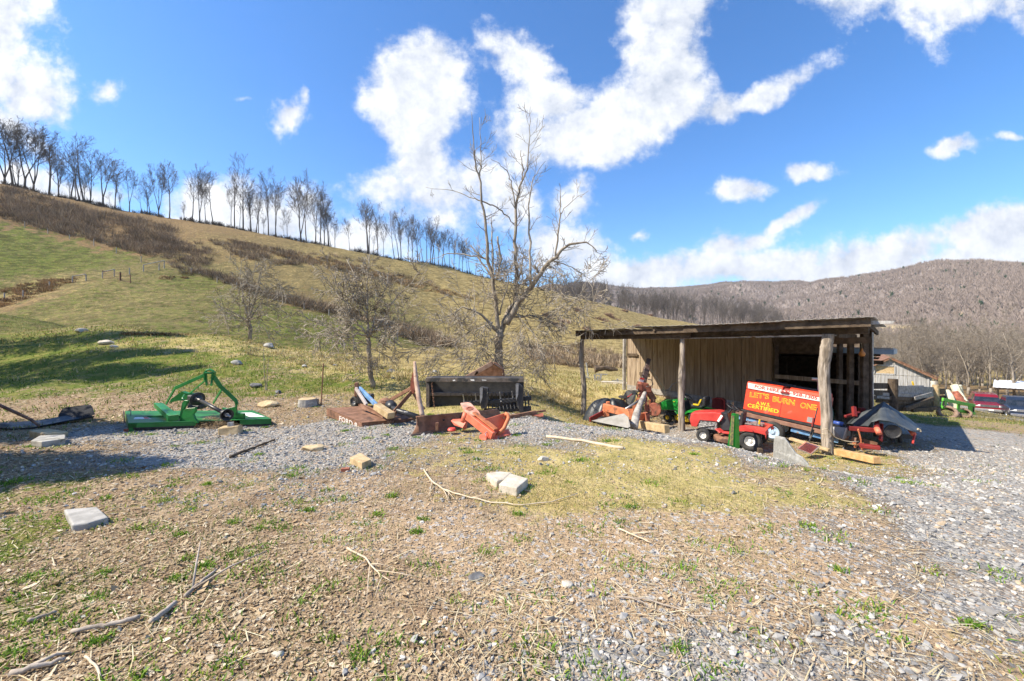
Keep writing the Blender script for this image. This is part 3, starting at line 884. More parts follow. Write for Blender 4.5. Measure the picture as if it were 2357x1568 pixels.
for i in range(150):
    vx = random.uniform(1960, 2420); y = random.uniform(80, 190)
    x = (vx - CX) / FPX * y; z = gz(x, y)
    pl.append((x, y, z - .5, random.uniform(0, 6.3), random.uniform(.7, 1.1), random.uniform(.6, 1.05), random.choice((0, 1, 2, 3, 4))))
merge_mass('valley_wood', 'grey bare wood filling the valley floor behind the barn and vehicles', 'wood', _wv, pl, M_WOODS)

# ---------------------------------------------------------------- fruit trees near the yard
def tree_from_lines(name, label, lines, conv, depth0, P, seed, twig_n, twig_len, mt, mb, droop=-.06, hi_thin=0.0, lowz=3.2, cat='tree'):
    """main limbs follow drawn lines (given their own depth offsets); twigs grow from them"""
    random.seed(seed)
    a, b = MB(), MB()
    base = None
    for pts, r0, r1, dy in lines:
        n = len(pts)
        V = []
        for i, (zx, zy) in enumerate(pts):
            f = i / (n - 1)
            p = W(*conv(zx, zy), depth0 + dy[0] * (1 - f) + dy[1] * f)
            V.append(p)
        # resample with wobble
        Q = []
        for i in range(n - 1):
            m = 4
            for j in range(m):
                q = V[i].lerp(V[i + 1], j / m)
                if not (i == 0 and j == 0): q += rvec(.018)
                Q.append(q)
        Q.append(V[-1])
        rad = [r0 + (r1 - r0) * i / (len(Q) - 1) for i in range(len(Q))]
        if base is None: base = Q[0]
        (a if r0 > .06 else b).tube(Q, rad, 8 if r0 > .06 else 6)
        L = sum((Q[i + 1] - Q[i]).length for i in range(len(Q) - 1))
        for j in range(int(twig_n * L)):
            f = random.uniform(.12, 1) * (len(Q) - 1); i = min(int(f), len(Q) - 2)
            q = Q[i].lerp(Q[i + 1], f - i); ax = (Q[i + 1] - Q[i]).normalized()
            if random.random() < hi_thin * sstep(3.0, 5.5, q.z - base.z): continue
            u = ax.orthogonal().normalized(); u.rotate(Matrix.Rotation(random.uniform(0, 6.28), 3, ax))
            low = max(0, 1 - max(0, q.z - base.z - lowz * .4) / lowz)
            d = u * 1.0 + ax * random.uniform(.1, .9) + Vector((0, 0, .12 - .25 * low))
            hi = q.z - base.z > lowz * 1.25
            PP = dict(P, levels=2 if hi else 3, rmin=P['rmin'] * (1.0 if hi else 1.25), wander=(.05, .07, .09, .1) if hi else P['wander'], kids=(3, 4, 2) if hi else P['kids'], up=(0, droop * low + (.10 if hi else .05) * (1 - low), droop * low + (.08 if hi else .03) * (1 - low), -.02))
            branch((b, b), q, d, twig_len * random.uniform(.35, 1.1) * (.55 + .9 * low), max(.006, min(rad[i] * .4, .016)), 1, PP)
    t = thing(name, label, cat, loc=base)
    a.build('trunk', mt, t, smooth=True, world=True); b.build('branches', mb, t, smooth=True, world=True)
    return t
TW = dict(levels=3, seg=(6, 6, 4, 3), wander=(.08, .11, .13, .15), up=(0, 0, 0, 0), sides=(5, 4, 3, 3), kids=(6, 6, 3), start=(.2, .2, .2), angle=((28, 55), (25, 60), (25, 65)), ratio=(.55, .55, .6), thin=.62, rmin=.0066, taper=.35)
z8 = lambda x, y: (864.2 + x * .42104, 220 + y * .42104)
big = [([(690, 1620), (684, 1540), (672, 1420), (676, 1280)], .15, .135, (0, 0)),
       ([(676, 1290), (660, 1150), (640, 1000), (612, 880), (605, 740), (585, 590), (570, 440), (545, 380), (535, 200), (525, 90)], 0.078, 0.006, (0, -.5)),
       ([(570, 440), (578, 380), (574, 300), (568, 120)], 0.031, 0.008, (-.3, -.3)),
       ([(688, 1290), (720, 1200), (762, 1130), (772, 1000), (765, 800), (765, 620), (790, 500), (830, 400), (843, 220), (847, 60)], 0.094, 0.005, (.1, .5)),
       ([(765, 620), (742, 480), (725, 420), (690, 385), (630, 345)], 0.027, 0.006, (.3, .1)),
       ([(800, 460), (806, 400), (795, 300)], 0.027, 0.014, (.4, .4)),
       ([(715, 1250), (780, 1130), (850, 1050), (920, 950), (985, 880), (1060, 815), (1150, 800), (1210, 850)], 0.117, 0.009, (0, -.8)),
       ([(985, 880), (1000, 760), (1012, 660), (1011, 545)], 0.035, 0.016, (-.5, -.5)),
       ([(1012, 650), (1060, 590), (1165, 520)], 0.017, 0.005, (-.5, -.9)),
       ([(850, 1040), (846, 800), (835, 600), (860, 450), (930, 358)], 0.047, 0.006, (-.2, .6)),
       ([(860, 1000), (900, 980), (870, 930)], 0.047, 0.039, (-.2, -.3)),
       ([(665, 1290), (580, 1200), (480, 1150), (360, 1230)], 0.055, 0.009, (0, -.9)),
       ([(640, 1000), (560, 880), (400, 860), (280, 900)], 0.039, 0.006, (0, .9)),
       ([(620, 900), (575, 880), (520, 820)], 0.039, 0.023, (.2, .4)),
       ([(588, 580), (548, 565), (430, 520), (275, 502)], 0.023, 0.005, (-.2, .3)),
       ([(590, 580), (660, 610), (720, 660), (760, 710)], 0.027, 0.016, (-.2, .2)),
       ([(660, 1010), (685, 900), (668, 770)], 0.047, 0.031, (.1, .1)),
       ([(645, 980), (638, 800), (632, 660)], 0.039, 0.016, (.2, .3)),
       ([(770, 1060), (800, 920), (815, 840)], 0.035, 0.016, (0, .5)),
       ([(640, 1240), (540, 1280), (400, 1360), (300, 1370)], 0.039, 0.006, (0, .8)),
       ([(700, 1310), (640, 1330), (560, 1420), (520, 1520)], 0.023, 0.005, (0, -.8)),
       ([(735, 1220), (840, 1200), (930, 1230), (1010, 1350)], 0.039, 0.006, (0, .8)),
       ([(900, 1060), (1010, 1080), (1100, 1140), (1190, 1230)], 0.027, 0.005, (0, -1.5)),
       ([(760, 1180), (860, 1300), (930, 1400)], 0.023, 0.005, (0, -.9)),
       ([(960, 900), (1080, 940), (1180, 1010)], 0.023, 0.005, (-.4, .3)),
       ([(680, 1200), (700, 1100), (730, 1010), (720, 950)], 0.031, 0.012, (0, -.5))]
tree_from_lines('fruit_tree', 'tall old bare fruit tree with two dead leader stems behind the black bucket', big, z8, 13.6, TW, 41, 9.5, 1.35, M_BARK, M_TWIG, hi_thin=.72, lowz=3.4, droop=-.05)
z9 = lambda x, y: (707.1 + x * .2105, 565.7 + y * .2105)
small = [([(715, 1548), (695, 1400), (680, 1180), (665, 1000), (690, 950)], .085, .065, (0, 0)),
         ([(690, 950), (730, 830), (745, 700), (780, 560)], .04, .012, (0, .3)), ([(675, 980), (560, 860), (480, 780), (330, 420), (200, 200)], .04, .006, (0, -.5)),
         ([(670, 980), (655, 760), (655, 520), (665, 280), (690, 60)], .045, .006, (0, .2)), ([(690, 950), (800, 860), (960, 580), (1100, 450), (1270, 210)], .04, .006, (0, .4)),
         ([(480, 780), (420, 500), (400, 320)], .03, .008, (-.3, .2)), ([(665, 700), (560, 420), (430, 150)], .03, .008, (0, .6)), ([(700, 940), (860, 900), (1050, 880)], .03, .008, (0, -.7)),
         ([(670, 960), (520, 900), (330, 930), (60, 990)], .03, .006, (0, .5)), ([(745, 720), (870, 420), (890, 280)], .03, .01, (.2, .5)), ([(670, 980), (560, 960), (440, 1010), (200, 960)], .03, .006, (0, -.9)), ([(720, 880), (820, 940), (980, 1000)], .025, .006, (0, .8)), ([(650, 740), (480, 560), (200, 480)], .03, .006, (0, -.4))]
tree_from_lines('fruit_tree', 'small round bare fruit tree with a bare straight trunk behind the rusty mower deck', small, z9, 12.6, TW, 43, 9.0, .75, M_BARK, M_TWIG, droop=-.02)
zA = lambda x, y: (x, y)
third = [([(575, 782), (576, 755), (572, 735)], .10, .09, (0, 0)), ([(572, 735), (560, 690), (552, 640), (556, 600)], .06, .008, (0, .4)), ([(574, 735), (590, 680), (596, 640), (608, 590)], .06, .008, (0, -.3)),
         ([(572, 740), (600, 700), (640, 690)], .05, .01, (0, .4)), ([(572, 740), (530, 715), (510, 705)], .04, .01, (0, -.5)), ([(572, 738), (575, 670), (590, 600)], .05, .008, (0, .1)), ([(590, 690), (630, 660), (660, 650)], .03, .008, (0, -.5)), ([(572, 738), (610, 725), (645, 745)], .04, .008, (0, -.5)), ([(572, 738), (540, 725), (505, 745)], .04, .008, (0, .5))]
tree_from_lines('fruit_tree', 'small bare many stemmed tree standing on the grass crest', third, zA, 21.5, dict(TW, rmin=.009), 47, 5.0, 1.2, M_BARK, M_TWIG, droop=-.02)
# ---------------------------------------------------------------- loose ground cover (each kind one mass)
def polar_pts(n, r0, r1, power=0.0, amax=R(60)):
    """points whose number per area falls as r**-(2-power)"""
    a = RNG.uniform(-amax, amax, n); u = RNG.uniform(0, 1, n)
    if power == 0: r = r0 * (r1 / r0) ** u
    else: r = (r0 ** power + u * (r1 ** power - r0 ** power)) ** (1 / power)
    return r * np.sin(a), r * np.cos(a), r
def rotmats(n, tilt):
    """random yaw, then a random lean of up to tilt radians"""
    yaw = RNG.uniform(0, 2 * np.pi, n); ax = RNG.uniform(0, 2 * np.pi, n); t = RNG.normal(0, 1, n) * tilt
    cy, sy = np.cos(yaw), np.sin(yaw); z = np.zeros(n); o = np.ones(n)
    Rz = np.stack([np.stack([cy, -sy, z], -1), np.stack([sy, cy, z], -1), np.stack([z, z, o], -1)], 1)
    ux, uy = np.cos(ax), np.sin(ax); c, s = np.cos(t), np.sin(t)
    Rt = np.stack([np.stack([c + ux * ux * (1 - c), ux * uy * (1 - c), uy * s], -1), np.stack([ux * uy * (1 - c), c + uy * uy * (1 - c), -ux * s], -1), np.stack([-uy * s, ux * s, c], -1)], 1)
    return Rt @ Rz
def scatter(name, label, cat, base, faces, x, y, scl, tilt, cols, mat, lift=0.0, smooth=False, jitter=0.0, bury=None):
    n = len(x); M = rotmats(n, tilt)
    bv = np.repeat(base[None], n, 0) if base.ndim == 2 else base
    bv = bv * (scl[:, None, :] if scl.ndim == 2 else scl[:, None, None])
    if jitter: bv = bv * (1 + RNG.uniform(-jitter, jitter, bv.shape))
    v = np.einsum('nij,nkj->nki', M, bv)
    z = ground(x, y) + lift
    v = v + np.stack([x, y, z], -1)[:, None, :]
    k = bv.shape[1]
    f = (faces[None] + (np.arange(n) * k)[:, None, None]).reshape(-1, faces.shape[1])
    return tag(mesh_np(name, v.reshape(-1, 3), f, mat, smooth=smooth, col=np.repeat(cols, k, 0)), label, cat, kind='stuff')
def pal(n, cs, var=.18, w=None):
    cs = np.array(cs); i = RNG.choice(len(cs), n, p=w); return cs[i] * RNG.uniform(1 - var, 1 + var, (n, 1))

ICO_V, ICO_F = None, None
def ico():
    bm = bmesh.new(); bmesh.ops.create_icosphere(bm, subdivisions=1, radius=.5)
    v = np.array([q.co[:] for q in bm.verts]); f = np.array([[q.index for q in p.verts] for p in bm.faces]); bm.free(); return v, f
ICO_V, ICO_F = ico()
def stone_shapes(n):
    s = RNG.uniform(.55, 1.3, (n, len(ICO_V), 1)); return ICO_V[None] * s
def cov(x, y): return cover(x, y)

# gravel
x, y, r = polar_pts(120000, 1.35, 15, .75)
c = cov(x, y); patch = fbm(x * 2.2, y * 2.2, 3, 61)
keep = RNG.uniform(0, 1, len(x)) < np.clip(c[:, 0] * 1.05 + .8 * (patch - .5) * sstep(.05, .3, c[:, 0]), 0.008, 1) * np.where(c[:, 0] > .03, 1, .35)
x, y, r = x[keep], y[keep], r[keep]; n = len(x)
sz = np.exp(RNG.normal(math.log(.0215), .50, n)); sz = np.clip(sz, .010, .075) * np.clip(.8 + r * .035, .85, 1.35)
cols = pal(n, [(.23, .222, .212), (.31, .30, .285), (.41, .395, .37), (.27, .268, .265), (.39, .31, .22), (.50, .47, .42), (.16, .155, .15)], .15, [.2, .25, .15, .17, .13, .05, .05])
scatter('gravel', 'loose grey crushed gravel spread over the yard', 'gravel', stone_shapes(n), ICO_F, x, y, np.stack([sz * RNG.uniform(.8, 1.35, n), sz * RNG.uniform(.7, 1.0, n), sz * RNG.uniform(.5, .8, n)], -1), .45, cols, vcmat('loose_stone', .9, .2, noise=.5, nscale=70), lift=.003)
# leaf litter: curled flakes
fl = np.array([(-.5, 0, .06), (-.12, -.30, .0), (-.12, .30, .02), (.18, -.24, .05), (.18, .24, -.02), (.55, .02, .10)])
ff = np.array([(0, 1, 2), (1, 3, 2), (2, 3, 4), (3, 5, 4)])
x, y, r = polar_pts(300000, 1.25, 18, .5)
c = cov(x, y)
keep = RNG.uniform(0, 1, len(x)) < np.clip(c[:, 2] * 1.15 + .36 * c[:, 3] + .10 * c[:, 1] + .05, 0, 1) * np.where(c[:, 0] > .6, .25, 1)
x, y, r = x[keep], y[keep], r[keep]; n = len(x); lt = np.clip(c[keep, 3] / (c[keep, 2] + c[keep, 3] + .05), 0, 1)[:, None]
sz = np.exp(RNG.normal(math.log(.0175), .50, n)) * np.clip(.75 + r * .05, .8, 1.5) * (1 - .35 * lt[:, 0])
cols = pal(n, [(.40, .302, .188), (.50, .40, .27), (.29, .205, .122), (.16, .108, .062), (.60, .51, .375), (.40, .28, .16)], .2, [.28, .24, .2, .1, .12, .06]) * (1 - lt) + lt * pal(n, [(.42, .31, .20), (.52, .40, .27), (.34, .24, .15)], .15)
scatter('leaf_litter', 'brown curled dead leaves littering the bare soil', 'leaf litter', fl, ff, x, y, np.stack([sz * RNG.uniform(.8, 1.5, n), sz * RNG.uniform(.6, 1.1, n), sz * RNG.uniform(.4, 2.6, n)], -1), .38, cols, vcmat('dead_leaf', .85, .15, trans=.12), lift=.008)
# straw and thin stems lying about
st = np.array([(-.5, -.012, 0), (-.5, .012, 0), (-.1, -.012, .05), (-.1, .012, .05), (.25, -.012, .05), (.25, .012, .05), (.5, -.006, -.02), (.5, .006, -.02)])
sf = np.array([(0, 2, 3, 1), (2, 4, 5, 3), (4, 6, 7, 5)])
x, y, r = polar_pts(26000, 1.25, 15, .35)
c = cov(x, y); patch = fbm(x * .9, y * .9, 3, 66)
keep = RNG.uniform(0, 1, len(x)) < np.clip(.10 + (c[:, 2] * .5 + c[:, 3] * .8 + c[:, 4] * .5) * sstep(.42, .62, patch), 0, 1)
x, y, r = x[keep], y[keep], r[keep]; n = len(x)
sz = RNG.uniform(.05, .19, n)
wd = np.clip(.12 + .012 * r, .1, .3) * RNG.uniform(.6, 1.6, n)
scatter('straw', 'pale dry stems strewn over the soil', 'straw', st, sf, x, y, np.stack([sz, wd, sz * RNG.uniform(-.1, 1, n)], -1), .10, pal(n, [(.55, .45, .27), (.46, .36, .22), (.62, .55, .38), (.34, .25, .15)], .12), vcmat('straw_stem', .8, .2, trans=.15), lift=.012)
# grass blades: bent triangles
gb = np.array([(-.07, 0, 0), (.07, 0, 0), (-.05, .14, .55), (.05, .14, .55), (0, .5, .9)])
gf = np.array([(0, 1, 3), (0, 3, 2), (2, 3, 4)])
def blades(name, label, n, r0, r1, pw, wt, hgt, cs, w, tilt=.35, wide=1.0):
    x, y, r = polar_pts(n, r0, r1, pw)
    c = cov(x, y); k = RNG.uniform(0, 1, len(x)) < wt(c, x, y)
    x, y, r = x[k], y[k], r[k]; m = len(x)
    h = hgt(x, y, r) * RNG.uniform(.5, 1.35, m)
    scatter(name, label, 'grass', gb, gf, x, y, np.stack([h * wide * np.clip(.6 + r * .05, .7, 2.2), h * RNG.uniform(.3, 1.6, m), h], -1), tilt, pal(m, cs, .2, w), vcmat('grass_blade', .75, .25, trans=.35))
blades('dry_grass', 'short yellow green grass and moss over the middle of the yard and the field', 210000, 2.2, 34, .0,
       lambda c, x, y: np.clip(c[:, 4] * 1.1 + .04 - .3 * c[:, 0], 0, 1) * sstep(.30, .52, fbm(x * 1.6, y * 1.6, 3, 71)),
       lambda x, y, r: .035 + (.05 * sstep(9, 13, r) + .10 * sstep(13, 19, r) * fbm(x * .5, y * .5, 3, 72)) * (1 - .8 * sstep(4, 9, x)),
       [(.43, .34, .15), (.36, .30, .11), (.52, .43, .23), (.25, .25, .07), (.36, .26, .13)], [.28, .27, .2, .17, .08], .55)
blades('green_grass', 'green grass on the bank and in patches over the yard', 170000, 1.6, 34, .0,
       lambda c, x, y: np.clip(c[:, 1] * 1.9 * sstep(.33, .56, fbm(x * 1.3, y * 1.3, 4, 73) * .6 + fbm(x * 4, y * 4, 2, 74) * .4), 0, 1),
       lambda x, y, r: .04 + .05 * sstep(9, 14, r) * (1 - .8 * sstep(4, 9, x)),
       [(.10, .17, .025), (.16, .24, .035), (.07, .12, .02), (.24, .28, .06)], [.3, .3, .2, .2], .5)
blades('hill_grass', 'rough pasture grass over the hillside', 170000, 30, 170, .3,
       lambda c, x, y: np.clip((c[:, 1] + c[:, 4]) * 1.1, 0, 1) * sstep(.30, .62, fbm(x * .25, y * .25, 4, 91)) * (x < 60),
       lambda x, y, r: .14 + .10 * sstep(40, 110, r),
       [(.23, .195, .07), (.34, .27, .12), (.14, .14, .04), (.42, .325, .16)], [.3, .25, .3, .15], .5, wide=.55)
# bright weed tufts
_wt = []
tx, ty, tr = polar_pts(950, 1.35, 8.5, .5)
cc = cov(tx, ty); kk = RNG.uniform(0, 1, len(tx)) < np.clip(.30 + .6 * cc[:, 1] + .2 * cc[:, 2] - .25 * cc[:, 4] - .15 * cc[:, 0], 0, 1)
tx, ty = tx[kk], ty[kk]
_ft = [hit(*q) for q in [(300, 1000), (350, 1001), (420, 998), (560, 992), (610, 985), (770, 968), (800, 977), (850, 987), (905, 982), (960, 1008), (1010, 1000), (1060, 992), (1100, 1015), (1150, 1008), (1190, 1003), (150, 1195), (170, 1214), (215, 1213), (245, 1200), (1120, 1105), (1150, 1125), (1190, 1135), (1215, 1120), (810, 1075), (860, 1078), (75, 1028), (120, 1030), (690, 936), (725, 938), (1790, 1072), (1850, 1082), (1900, 1052), (1930, 1056), (1960, 1065), (990, 955), (1040, 958)]]
tx = np.concatenate([tx, [q.x for q in _ft]]); ty = np.concatenate([ty, [q.y for q in _ft]])
px, py = [], []
for a, b in zip(tx, ty):
    m = RNG.integers(25, 110); s = RNG.uniform(.02, .085)
    px.append(a + RNG.normal(0, s, m) * 1.3); py.append(b + RNG.normal(0, s, m))
px = np.concatenate(px); py = np.concatenate(py); m = len(px)
h = RNG.uniform(.02, .055, m)
scatter('weed_tufts', 'small bright green weed tufts dotted over the soil', 'weeds', gb, gf, px, py, np.stack([h * 1.5, h * RNG.uniform(.5, 2, m), h * .8], -1), .6, pal(m, [(.12, .26, .02), (.20, .34, .03), (.09, .19, .02), (.30, .36, .05)], .2), vcmat('weed_leaf', .6, .3, trans=.35))

# ---------------------------------------------------------------- brush on the hillside
def twig_mass(name, label, places, cols, mat, ntw=26, wide=.05, kind='stuff'):
    """places: (x, y, radius, height); each a burst of thin twigs"""
    P = np.array(places); n = len(P)
    z = ground(P[:, 0], P[:, 1])
    th = RNG.uniform(0, 2 * np.pi, (n, ntw)); rr = np.sqrt(RNG.uniform(0, 1, (n, ntw))) * P[:, 2:3]
    b = np.stack([P[:, 0:1] + rr * np.cos(th) * .7, P[:, 1:2] + rr * np.sin(th) * .7, np.repeat(z[:, None], ntw, 1) - .05], -1)
    th2 = th + RNG.normal(0, .7, (n, ntw)); ln = P[:, 3:4] * RNG.uniform(.45, 1.1, (n, ntw)); out = ln * RNG.uniform(.1, .8, (n, ntw))
    tip = b + np.stack([out * np.cos(th2), out * np.sin(th2), ln * RNG.uniform(.55, 1, (n, ntw))], -1)
    midp = (b + tip) / 2 + RNG.normal(0, .08, b.shape) * ln[..., None]
    a2 = RNG.uniform(0, 2 * np.pi, (n, ntw)); w = wide * RNG.uniform(.6, 1.4, (n, ntw))
    wv = np.stack([np.cos(a2) * w, np.sin(a2) * w, 0 * w], -1)
    v = np.stack([b - wv, b + wv, midp + wv * .8, midp - wv * .8, tip], 2).reshape(-1, 3)
    k = np.arange(n * ntw)[:, None] * 5
    f = np.concatenate([k + np.array([0, 1, 2]), k + np.array([0, 2, 3]), k + np.array([3, 2, 4])], 0)
    col = np.repeat(pal(n * ntw, cols, .2) * np.repeat(RNG.uniform(.6, 1.45, (n, 1)), ntw, 0), 5, 0)
    return tag(mesh_np(name, v, f, mat, col=col), label, 'brush', kind=kind)
def poly_fill(poly, n, fn=None):
    """random view points inside a polygon -> ground points on the hill"""
    poly = np.array(poly, float); out = []
    x0, y0 = poly.min(0); x1, y1 = poly.max(0)
    while len(out) < n:
        a, b = RNG.uniform(x0, x1), RNG.uniform(y0, y1); ins = False; j = len(poly) - 1
        for i in range(len(poly)):
            if (poly[i, 1] > b) != (poly[j, 1] > b) and a < (poly[j, 0] - poly[i, 0]) * (b - poly[i, 1]) / (poly[j, 1] - poly[i, 1]) + poly[i, 0]: ins = not ins
            j = i
        if ins: out.append((a, b))
    return out
_hx = {}
def hill_pts(poly, n, rmin=30):
    pts = []
    for a, b in poly_fill(poly, n):
        p = hit(a, b, rmin)
        if p.length > 30: pts.append((p.x, p.y))
    return pts
def shrubs(poly, n, rad, hgt):
    return [(p[0], p[1], RNG.uniform(*rad), RNG.uniform(*hgt)) for p in hill_pts(poly, n)]
BR = [(.23, .168, .11), (.30, .228, .155), (.16, .115, .08), (.38, .30, .21)]
pl = shrubs([(0, 428), (120, 462), (300, 500), (395, 522), (415, 560), (390, 600), (330, 588), (220, 556), (110, 532), (0, 508)], 460, (.9, 2.6), (.7, 2.6))
pl += shrubs([(380, 600), (400, 560), (470, 560), (500, 600), (430, 632)], 70, (.8, 1.6), (.8, 1.8))
pl += shrubs([(480, 555), (560, 560), (700, 585), (730, 610), (650, 612), (540, 590)], 110, (.8, 1.8), (.8, 2.0))
pl += shrubs([(430, 622), (500, 632), (620, 680), (740, 700), (900, 745), (1000, 770), (1060, 800), (980, 800), (840, 740), (700, 712), (560, 668)], 220, (.8, 1.8), (.8, 2.2))
pl += shrubs([(700, 575), (800, 592), (1000, 650), (1030, 672), (900, 660), (760, 620)], 60, (.7, 1.5), (.7, 1.6))
pl += shrubs([(1200, 800), (1260, 795), (1340, 800), (1430, 820), (1450, 850), (1340, 850), (1240, 835)], 90, (.8, 1.5), (.8, 1.9))
twig_mass('hill_brush', 'dense brown brambles and bare brush across the upper hillside', pl, BR, vcmat('brush_twig', .95, .05), 80, .026)
pl = []
for vx, vy, w in [(1285, 752, 22), (1380, 735, 16), (1412, 733, 14), (1330, 715, 10), (1465, 752, 9), (1395, 725, 12), (1300, 742, 14), (1440, 718, 10), (1260, 730, 8), (1350, 758, 10), (1500, 728, 12)]:
    p = hit(vx, vy, 30)
    for k in range(6): pl.append((p.x + RNG.normal(0, w / FPX * p.y * .4), p.y + RNG.normal(0, .8), RNG.uniform(.6, 1.2), RNG.uniform(.7, 1.5)))
twig_mass('slope_shrubs', 'scattered reddish brown shrubs on the sunny low slope of the hill', pl, [(.22, .14, .10), (.28, .19, .14), (.17, .11, .08)], vcmat('brush_twig', .95, .05), 60, .035)
# low growth along the ridge crest
pl = []
for vx in np.arange(-20, 1260, 5.0):
    c = crest(vx); k = RNG.uniform(0, 1)
    if vnoise(vx * .02, 0, 4) + .35 * k > .42: pl.append((c.x, c.y + RNG.uniform(-2, 1), RNG.uniform(.6, 1.6), RNG.uniform(.4, 2.0)))
twig_mass('ridge_brush', 'low dark brush along the hill crest under the trees', pl, [(.07, .055, .045), (.11, .085, .07)], vcmat('brush_twig', .95, .05), 46, .04)
# tall tawny grass
pl = shrubs([(0, 672), (60, 655), (130, 640), (190, 640), (130, 668), (60, 690), (0, 712)], 110, (.5, 1.1), (.3, .7))
pl += shrubs([(340, 632), (440, 640), (380, 645)], 12, (.4, .7), (.3, .6))
pl += shrubs([(500, 545), (700, 585), (900, 630), (1100, 690), (1000, 675), (800, 625), (600, 580)], 300, (.6, 1.3), (.3, .7))
pl += [(*hit(a, b)[:2], RNG.uniform(.2, .5), RNG.uniform(.1, .25)) for a, b in [(x0, 770 + (x0 - 340) * .02) for x0 in np.arange(290, 430, 9.0)]]
twig_mass('tawny_grass', 'tall tawny dead grass in strips on the hill', pl, [(.34, .225, .115), (.40, .285, .16), (.28, .175, .085)], vcmat('brush_twig', .95, .05), 60, .03)
pl = []
for i in range(260):
    vx = RNG.uniform(560, 1330); t = RNG.uniform(0, 1)
    vy = np.interp(vx, [560, 750, 1000, 1300], [790, 822, 866, 905]) + RNG.uniform(-6, 26)
    p = hit(vx, vy); pl.append((p.x, p.y, RNG.uniform(.08, .25), RNG.uniform(.12, .38)))
twig_mass('dead_grass_tussocks', 'pale dead grass tussocks along the crest of the bank', pl, [(.52, .42, .22), (.42, .33, .17), (.60, .52, .33)], vcmat('brush_twig', .95, .05), 46, .008)
# ---------------------------------------------------------------- materials for things
M = {}
M['old_wood'] = pmat('old_wood', (.27, .20, .14), (.42, .33, .24), 3, .9, bump=.25, stretch=(3.0, 3.0, .22), spec=.15, c3=(.18, .13, .09), t3=.58, s3=3)
M['barn_wood'] = pmat('barn_wood', (.27, .262, .255), (.45, .44, .43), 6, .9, bump=.4, stretch=(3, 3, .2), spec=.1)
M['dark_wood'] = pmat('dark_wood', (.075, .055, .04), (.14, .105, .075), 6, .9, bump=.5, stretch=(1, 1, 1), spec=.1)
M['grey_wood'] = pmat('grey_wood', (.24, .22, .20), (.42, .39, .36), 8, .9, bump=.5, spec=.1)
M['log'] = pmat('log_bark', (.16, .13, .10), (.42, .36, .30), 9, .95, bump=1.0, stretch=(1.6, 1.6, .22), spec=.1, bscale=13)
M['lumber'] = pmat('fresh_lumber', (.36, .26, .14), (.53, .40, .235), 8, .8, bump=.15, stretch=(1, 1, 1), spec=.2)
M['tin'] = pmat('roof_tin', (.26, .25, .24), (.40, .39, .37), 3, .6, metal=.4, c3=(.25, .14, .08), t3=.6, s3=2)
M['green'] = pmat('green_paint', (.012, .150, .030), (.022, .215, .048), 5, .38, c3=(.20, .17, .09), t3=.61, s3=3.5, bump=.06)
M['green_clean'] = pmat('bright_green_paint', (.012, .23, .03), (.02, .30, .045), 3, .35, spec=.5)
M['yellow'] = pmat('yellow_paint', (.62, .40, .02), (.75, .52, .03), 5, .4)
M['rust'] = pmat('rusty_steel', (.15, .072, .04), (.27, .14, .085), 6, .85, bump=.3, c3=(.085, .045, .03), t3=.56, s3=4)
M['rust_red'] = pmat('rusty_red_steel', (.26, .075, .045), (.38, .13, .075), 7, .8, bump=.25, c3=(.16, .08, .05), t3=.55, s3=5)
M['orange'] = pmat('orange_red_paint', (.62, .13, .07), (.72, .19, .11), 5, .55, bump=.08, c3=(.30, .11, .07), t3=.60, s3=7)
M['orange_rust'] = pmat('orange_rusty_paint', (.50, .15, .06), (.62, .22, .10), 7, .7, bump=.25, c3=(.20, .09, .05), t3=.54, s3=5)
M['red'] = pmat('red_paint', (.46, .035, .03), (.56, .065, .052), 3, .4, c3=(.52, .17, .14), t3=.62, s3=2.5)
M['welder_red'] = pmat('bright_red_paint', (.72, .055, .022), (.80, .075, .03), 2, .42, c3=(.70, .13, .08), t3=.62, s3=3)
M['dark_red'] = pmat('dark_red_paint', (.16, .014, .013), (.24, .026, .022), 4, .5)
M['black'] = pmat('black_steel', (.018, .018, .02), (.04, .038, .038), 6, .6, bump=.15, c3=(.12, .06, .04), t3=.64, s3=5)
M['black_plastic'] = pmat('black_plastic', (.02, .021, .025), (.035, .036, .04), 6, .42)
M['rubber'] = pmat('tyre_rubber', (.022, .022, .022), (.05, .047, .043), 8, .85, bump=.3)
M['rim_white'] = pmat('white_rim', (.62, .60, .55), (.74, .72, .68), 6, .5, c3=(.35, .25, .18), t3=.63)
M['rim_yellow'] = pmat('yellow_rim', (.66, .44, .03), (.76, .54, .04), 5, .45, c3=(.25, .18, .08), t3=.64)
M['rim_blue'] = pmat('pale_blue_rim', (.34, .48, .62), (.46, .58, .70), 6, .5, c3=(.35, .25, .2), t3=.6)
M['blue'] = pmat('light_blue_paint', (.09, .21, .42), (.18, .34, .55), 5, .5, c3=(.30, .18, .12), t3=.6, s3=5)
M['steel'] = pmat('bare_steel', (.34, .34, .35), (.50, .50, .51), 6, .4, metal=.7)
M['grey_metal'] = pmat('grey_metal', (.22, .22, .225), (.34, .335, .33), 6, .55, metal=.3, c3=(.2, .12, .08), t3=.64)
M['concrete'] = pmat('concrete', (.29, .28, .26), (.41, .395, .37), 8, .95, bump=.12, bscale=60, spec=.1, c3=(.25, .24, .21), t3=.62, s3=9)
M['pale_concrete'] = pmat('pale_concrete', (.46, .41, .335), (.58, .53, .45), 8, .95, bump=.4, bscale=50, spec=.1, c3=(.36, .31, .24), t3=.6, s3=4)
M['stone'] = pmat('field_stone', (.26, .25, .235), (.42, .41, .38), 7, .95, bump=.4, spec=.1, c3=(.17, .17, .14), t3=.58, s3=4)
M['dark_stone'] = pmat('dark_field_stone', (.10, .10, .105), (.19, .19, .19), 7, .9, bump=.4, spec=.15)
